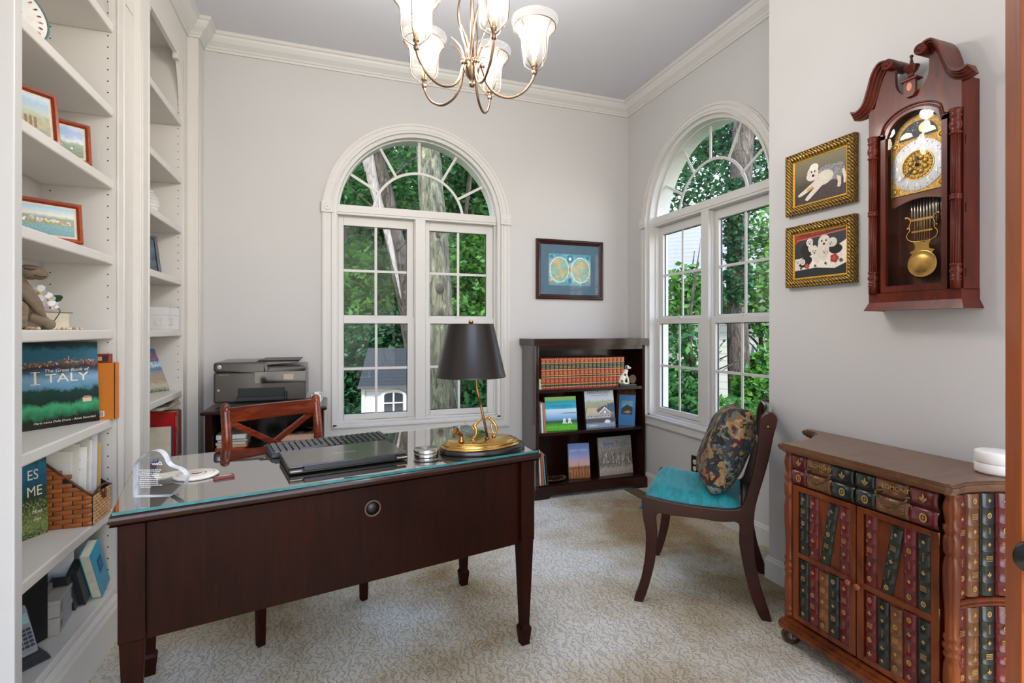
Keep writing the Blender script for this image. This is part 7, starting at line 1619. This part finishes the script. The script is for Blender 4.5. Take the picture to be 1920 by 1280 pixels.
facebook('slim blue book with a dark picture panel, leaning right on the middle shelf', .125, .235, .012, c3, (2.135, BY0+.060, z2+.0005), R(-42), 12,
  [('picture_panel', [pm('141C22', .4), pm('9A7A3A', .5), pm('5E92A4', .5)], lambda b: (b.box(-.042, .042, -.0012, -.0008, .085, .190, mi=0), b.prism([(-.042, .13), (0, .16), (.042, .14), (.042, .19), (-.042, .19)], -.0014, -.0012, axis='y', mi=2), b.prism([(-.03, .100), (.01, .118), (.035, .105), (.01, .092)], -.0015, -.0012, axis='y', mi=1)))], '1E4E7A')
c4 = scenic('cover_dark_autumn', [(0, '1E140E'), (.5, '4A2A16'), (.8, '7A4A22'), (1, '3A2418')], 9, .5, None, rough=.25)
facebook('tall dark brown book behind the slim blue book on the middle shelf', .15, .285, .010, c4, (2.150, BY0+.105, z2+.0005), R(-46), 12, None, '2A3A4A')
for k, (w_, h, c, lb, ln) in enumerate(((.012, .225, '1E2E58', 'navy slim book at the left end of the middle shelf', 2), (.014, .212, 'D8D2C4', 'white slim book second from the left on the middle shelf', 3), (.016, .215, 'A87454', 'tan slim book third from the left on the middle shelf', 4))):
    book(lb, w_, h, .15, c, (1.398+k*.021, BY0+.085, z2+.0008), rot=(0, R(-ln), 0), group='slim books left on the middle shelf')
# bottom shelf
c5 = scenic('cover_skyline', [(0, '2E2620'), (.08, '8A4E22'), (.2, 'B8763A'), (.32, '7A5A52'), (.38, 'D8A68C'), (.5, 'C4A6B0'), (.7, '8A9AC8'), (1, '6F86BE')], 9, .08, ('E0A050', .9, .28), 46, .25)
facebook('narrow travel book with an orange skyline at dusk on the bottom shelf', .165, .255, .020, c5, (1.745, BY0+.070, z3+.0005), R(-6), 7,
  [('title', pm('C8CEDC', .4), lambda b: (b.text('NEW YORK', .021, (0, -.0012, .205), sx=1.25),)), ('skyline', [pm('7A4A2E', .5), pm('A8683A', .5)], lambda b: [b.box(-.078+k*.0115, -.069+k*.0115, -.0012-.0002*(k % 2), -.0009, .004, .05+.028*abs(math.sin(k*2.3)), mi=k % 2) for k in range(13)]+[b.prism([(-.014, .06), (-.010, .10), (-.008, .13), (-.006, .10), (-.002, .06)], -.0016, -.0013, axis='y', mi=0)])], 'B8A898')
c6 = scenic('cover_city_sepia', [(0, '8E7E6E'), (.15, 'A8988A'), (.3, '4E443C'), (.5, '6E6258'), (.7, '7E746C'), (.8, 'A09A92'), (1, '8E8A84')], 12, .5, ('E0D8CC', .8, .75), 50, .25)
def towers(b):
    rs = random.Random(6)
    for k in range(60):
        x = rs.uniform(-.12, .13); zb_ = .075+.06*rs.random(); h = rs.uniform(.012, .045)*(1.4 if -.02 < x < .09 else .8); w_ = rs.uniform(.004, .009)
        b.box(x, x+w_, -.0012-.0001*(k % 6), -.0009, zb_, zb_+h, mi=k % 3)
facebook('large sepia city-view book with teal title on the bottom shelf', .300, .285, .018, c6, (2.060, BY0+.075, z3+.0005), R(3), 7,
  [('title', pm('3E7C9A', .4), lambda b: b.text('New York', .044, (.0, -.0020, .235), sx=1.12, bold=.012)), ('towers', [pm('D8D0C4', .6), pm('5A5048', .6), pm('988C80', .6)], towers)], '4A4038')
for k, (w_, h, c, lb, ln) in enumerate(((.013, .255, 'C9BBA0', 'cream slim book at the left end of the bottom shelf', 3), (.016, .235, '9A5E34', 'orange-brown book second from the left on the bottom shelf', 3), (.010, .225, '6E8EA0', 'grey-blue thin book third from the left on the bottom shelf', 5), (.012, .215, '2A2018', 'dark thin book fourth from the left on the bottom shelf', 6))):
    book(lb, w_, h, .16, c, (1.402+k*.019, BY0+.088, z3+.0008), rot=(0, R(-ln), 0), group='slim books left on the bottom shelf')
t = thing('brass_dish', 'oval brass dish with pierced rim lying on the bottom shelf', 'dish', (1.535, BY0+.075, z3+.0004), R(5))
b = MB(); b.lathe([(.050, 0), (.055, .004), (.080, .012), (.092, .020), (.094, .022), (.090, .022), (.076, .014), (.050, .006), (.0001, .005)], seg=48, sy=.62); b.build('bowl', pm('9A7C4E', .3, 1, var=.3, scale=60), t)
b = MB()
for k in range(24): a_ = 2*PI*k/24; b.tube([(.088*math.cos(a_)+.010*math.cos(a_)*math.cos(q*PI/4), .62*(.088*math.sin(a_))+.010*math.sin(a_)*math.cos(q*PI/4)+.002, .022+.008*math.sin(q*PI/4)) for q in range(8)], .0016, 6, closed=True)
b.build('scroll_rim', pm('8A6C44', .3, 1), t)

# --- printer stand shelf ---
sx, sy, sz = -.342, 3.385, .5205
def flat(label, x, y, z, w_, d, h, c, group, rz=0, cat='book', edge='D8CFBC', name='book'):
    t = thing(name, label, cat, (x, y, z), R(rz), group); b = MB(); b.box(-w_/2, w_/2, -d/2, d/2, 0, .0015); b.box(-w_/2, w_/2, -d/2, d/2, h-.0015, h); b.box(-w_/2, -w_/2+.0015, -d/2, d/2, 0, h); b.build('cover', pm(c, .45), t); MB().box(-w_/2+.002, w_/2-.002, -d/2+.002, d/2-.002, .0016, h-.0016).build('page_block', pm(edge, .8, var=.1, scale=120), t)
z = sz
for k, (h, c, ed, lb) in enumerate(((.018, 'A83A22', 'B8502E', 'red-edged book at the bottom of the left stack on the printer stand'), (.016, 'B89A6A', 'C9B08A', 'tan book second from the bottom, left stack on the printer stand'), (.014, 'C8C2B4', 'D8D2C4', 'pale book in the middle of the left stack on the printer stand'), (.014, '6A6E78', 'C9C2B0', 'grey book near the top of the left stack on the printer stand'), (.028, '8A8680', 'DAD8D4', 'thick ream of white paper on top of the left stack'))):
    flat(lb, sx-.185, 3.34, z, .15, .21, h, c, 'left book stack on the printer stand', (-3, 2, -1, 4, 0)[k], edge=ed); z += h+.0006
z = sz
for k, (h, c, ed, lb) in enumerate(((.022, '2E5A54', 'D0D4C8', 'dark green book at the bottom of the right stack on the printer stand'), (.012, '1E4E58', 'C8D0C8', 'teal book second from the bottom, right stack on the printer stand'), (.034, 'C08A6A', 'D9B8A0', 'thick pinkish book in the right stack under the black disc case'), )):
    flat(lb, sx+.170, 3.34, z, .20, .22, h, c, 'right book stack on the printer stand', (2, -3, 1)[k], edge=ed); z += h+.0006
t = thing('disc_case', 'round black disc case lying on the right book stack', 'case', (sx+.165, 3.33, z)); b = MB(); b.lathe([(.070, 0), (.074, .002), (.074, .007), (.070, .009), (.0001, .009)], seg=40); b.build('lid', pm('121418', .25, coat=.4), t); b = MB(); b.lathe([(.055, .0092), (.057, .0100), (.059, .0092)], seg=40); b.build('ring', pm('3E5468', .25), t)
t = thing('wire_basket', 'dark tangled cables heaped between the two book stacks on the printer stand', 'cables', (sx-.02, 3.32, sz)); t.name = 'cable_heap'
b = MB(); rs = random.Random(14)
for k in range(7): b.tube([Vector((.055*math.cos(i*PI/8+k)*(1-.06*k), .06*math.sin(i*PI/8+k), .006+.006*k+.004*math.sin(i*1.3+k))) for i in range(16)], .0035, 6, closed=True)
b.build('cable', BLACK, t)
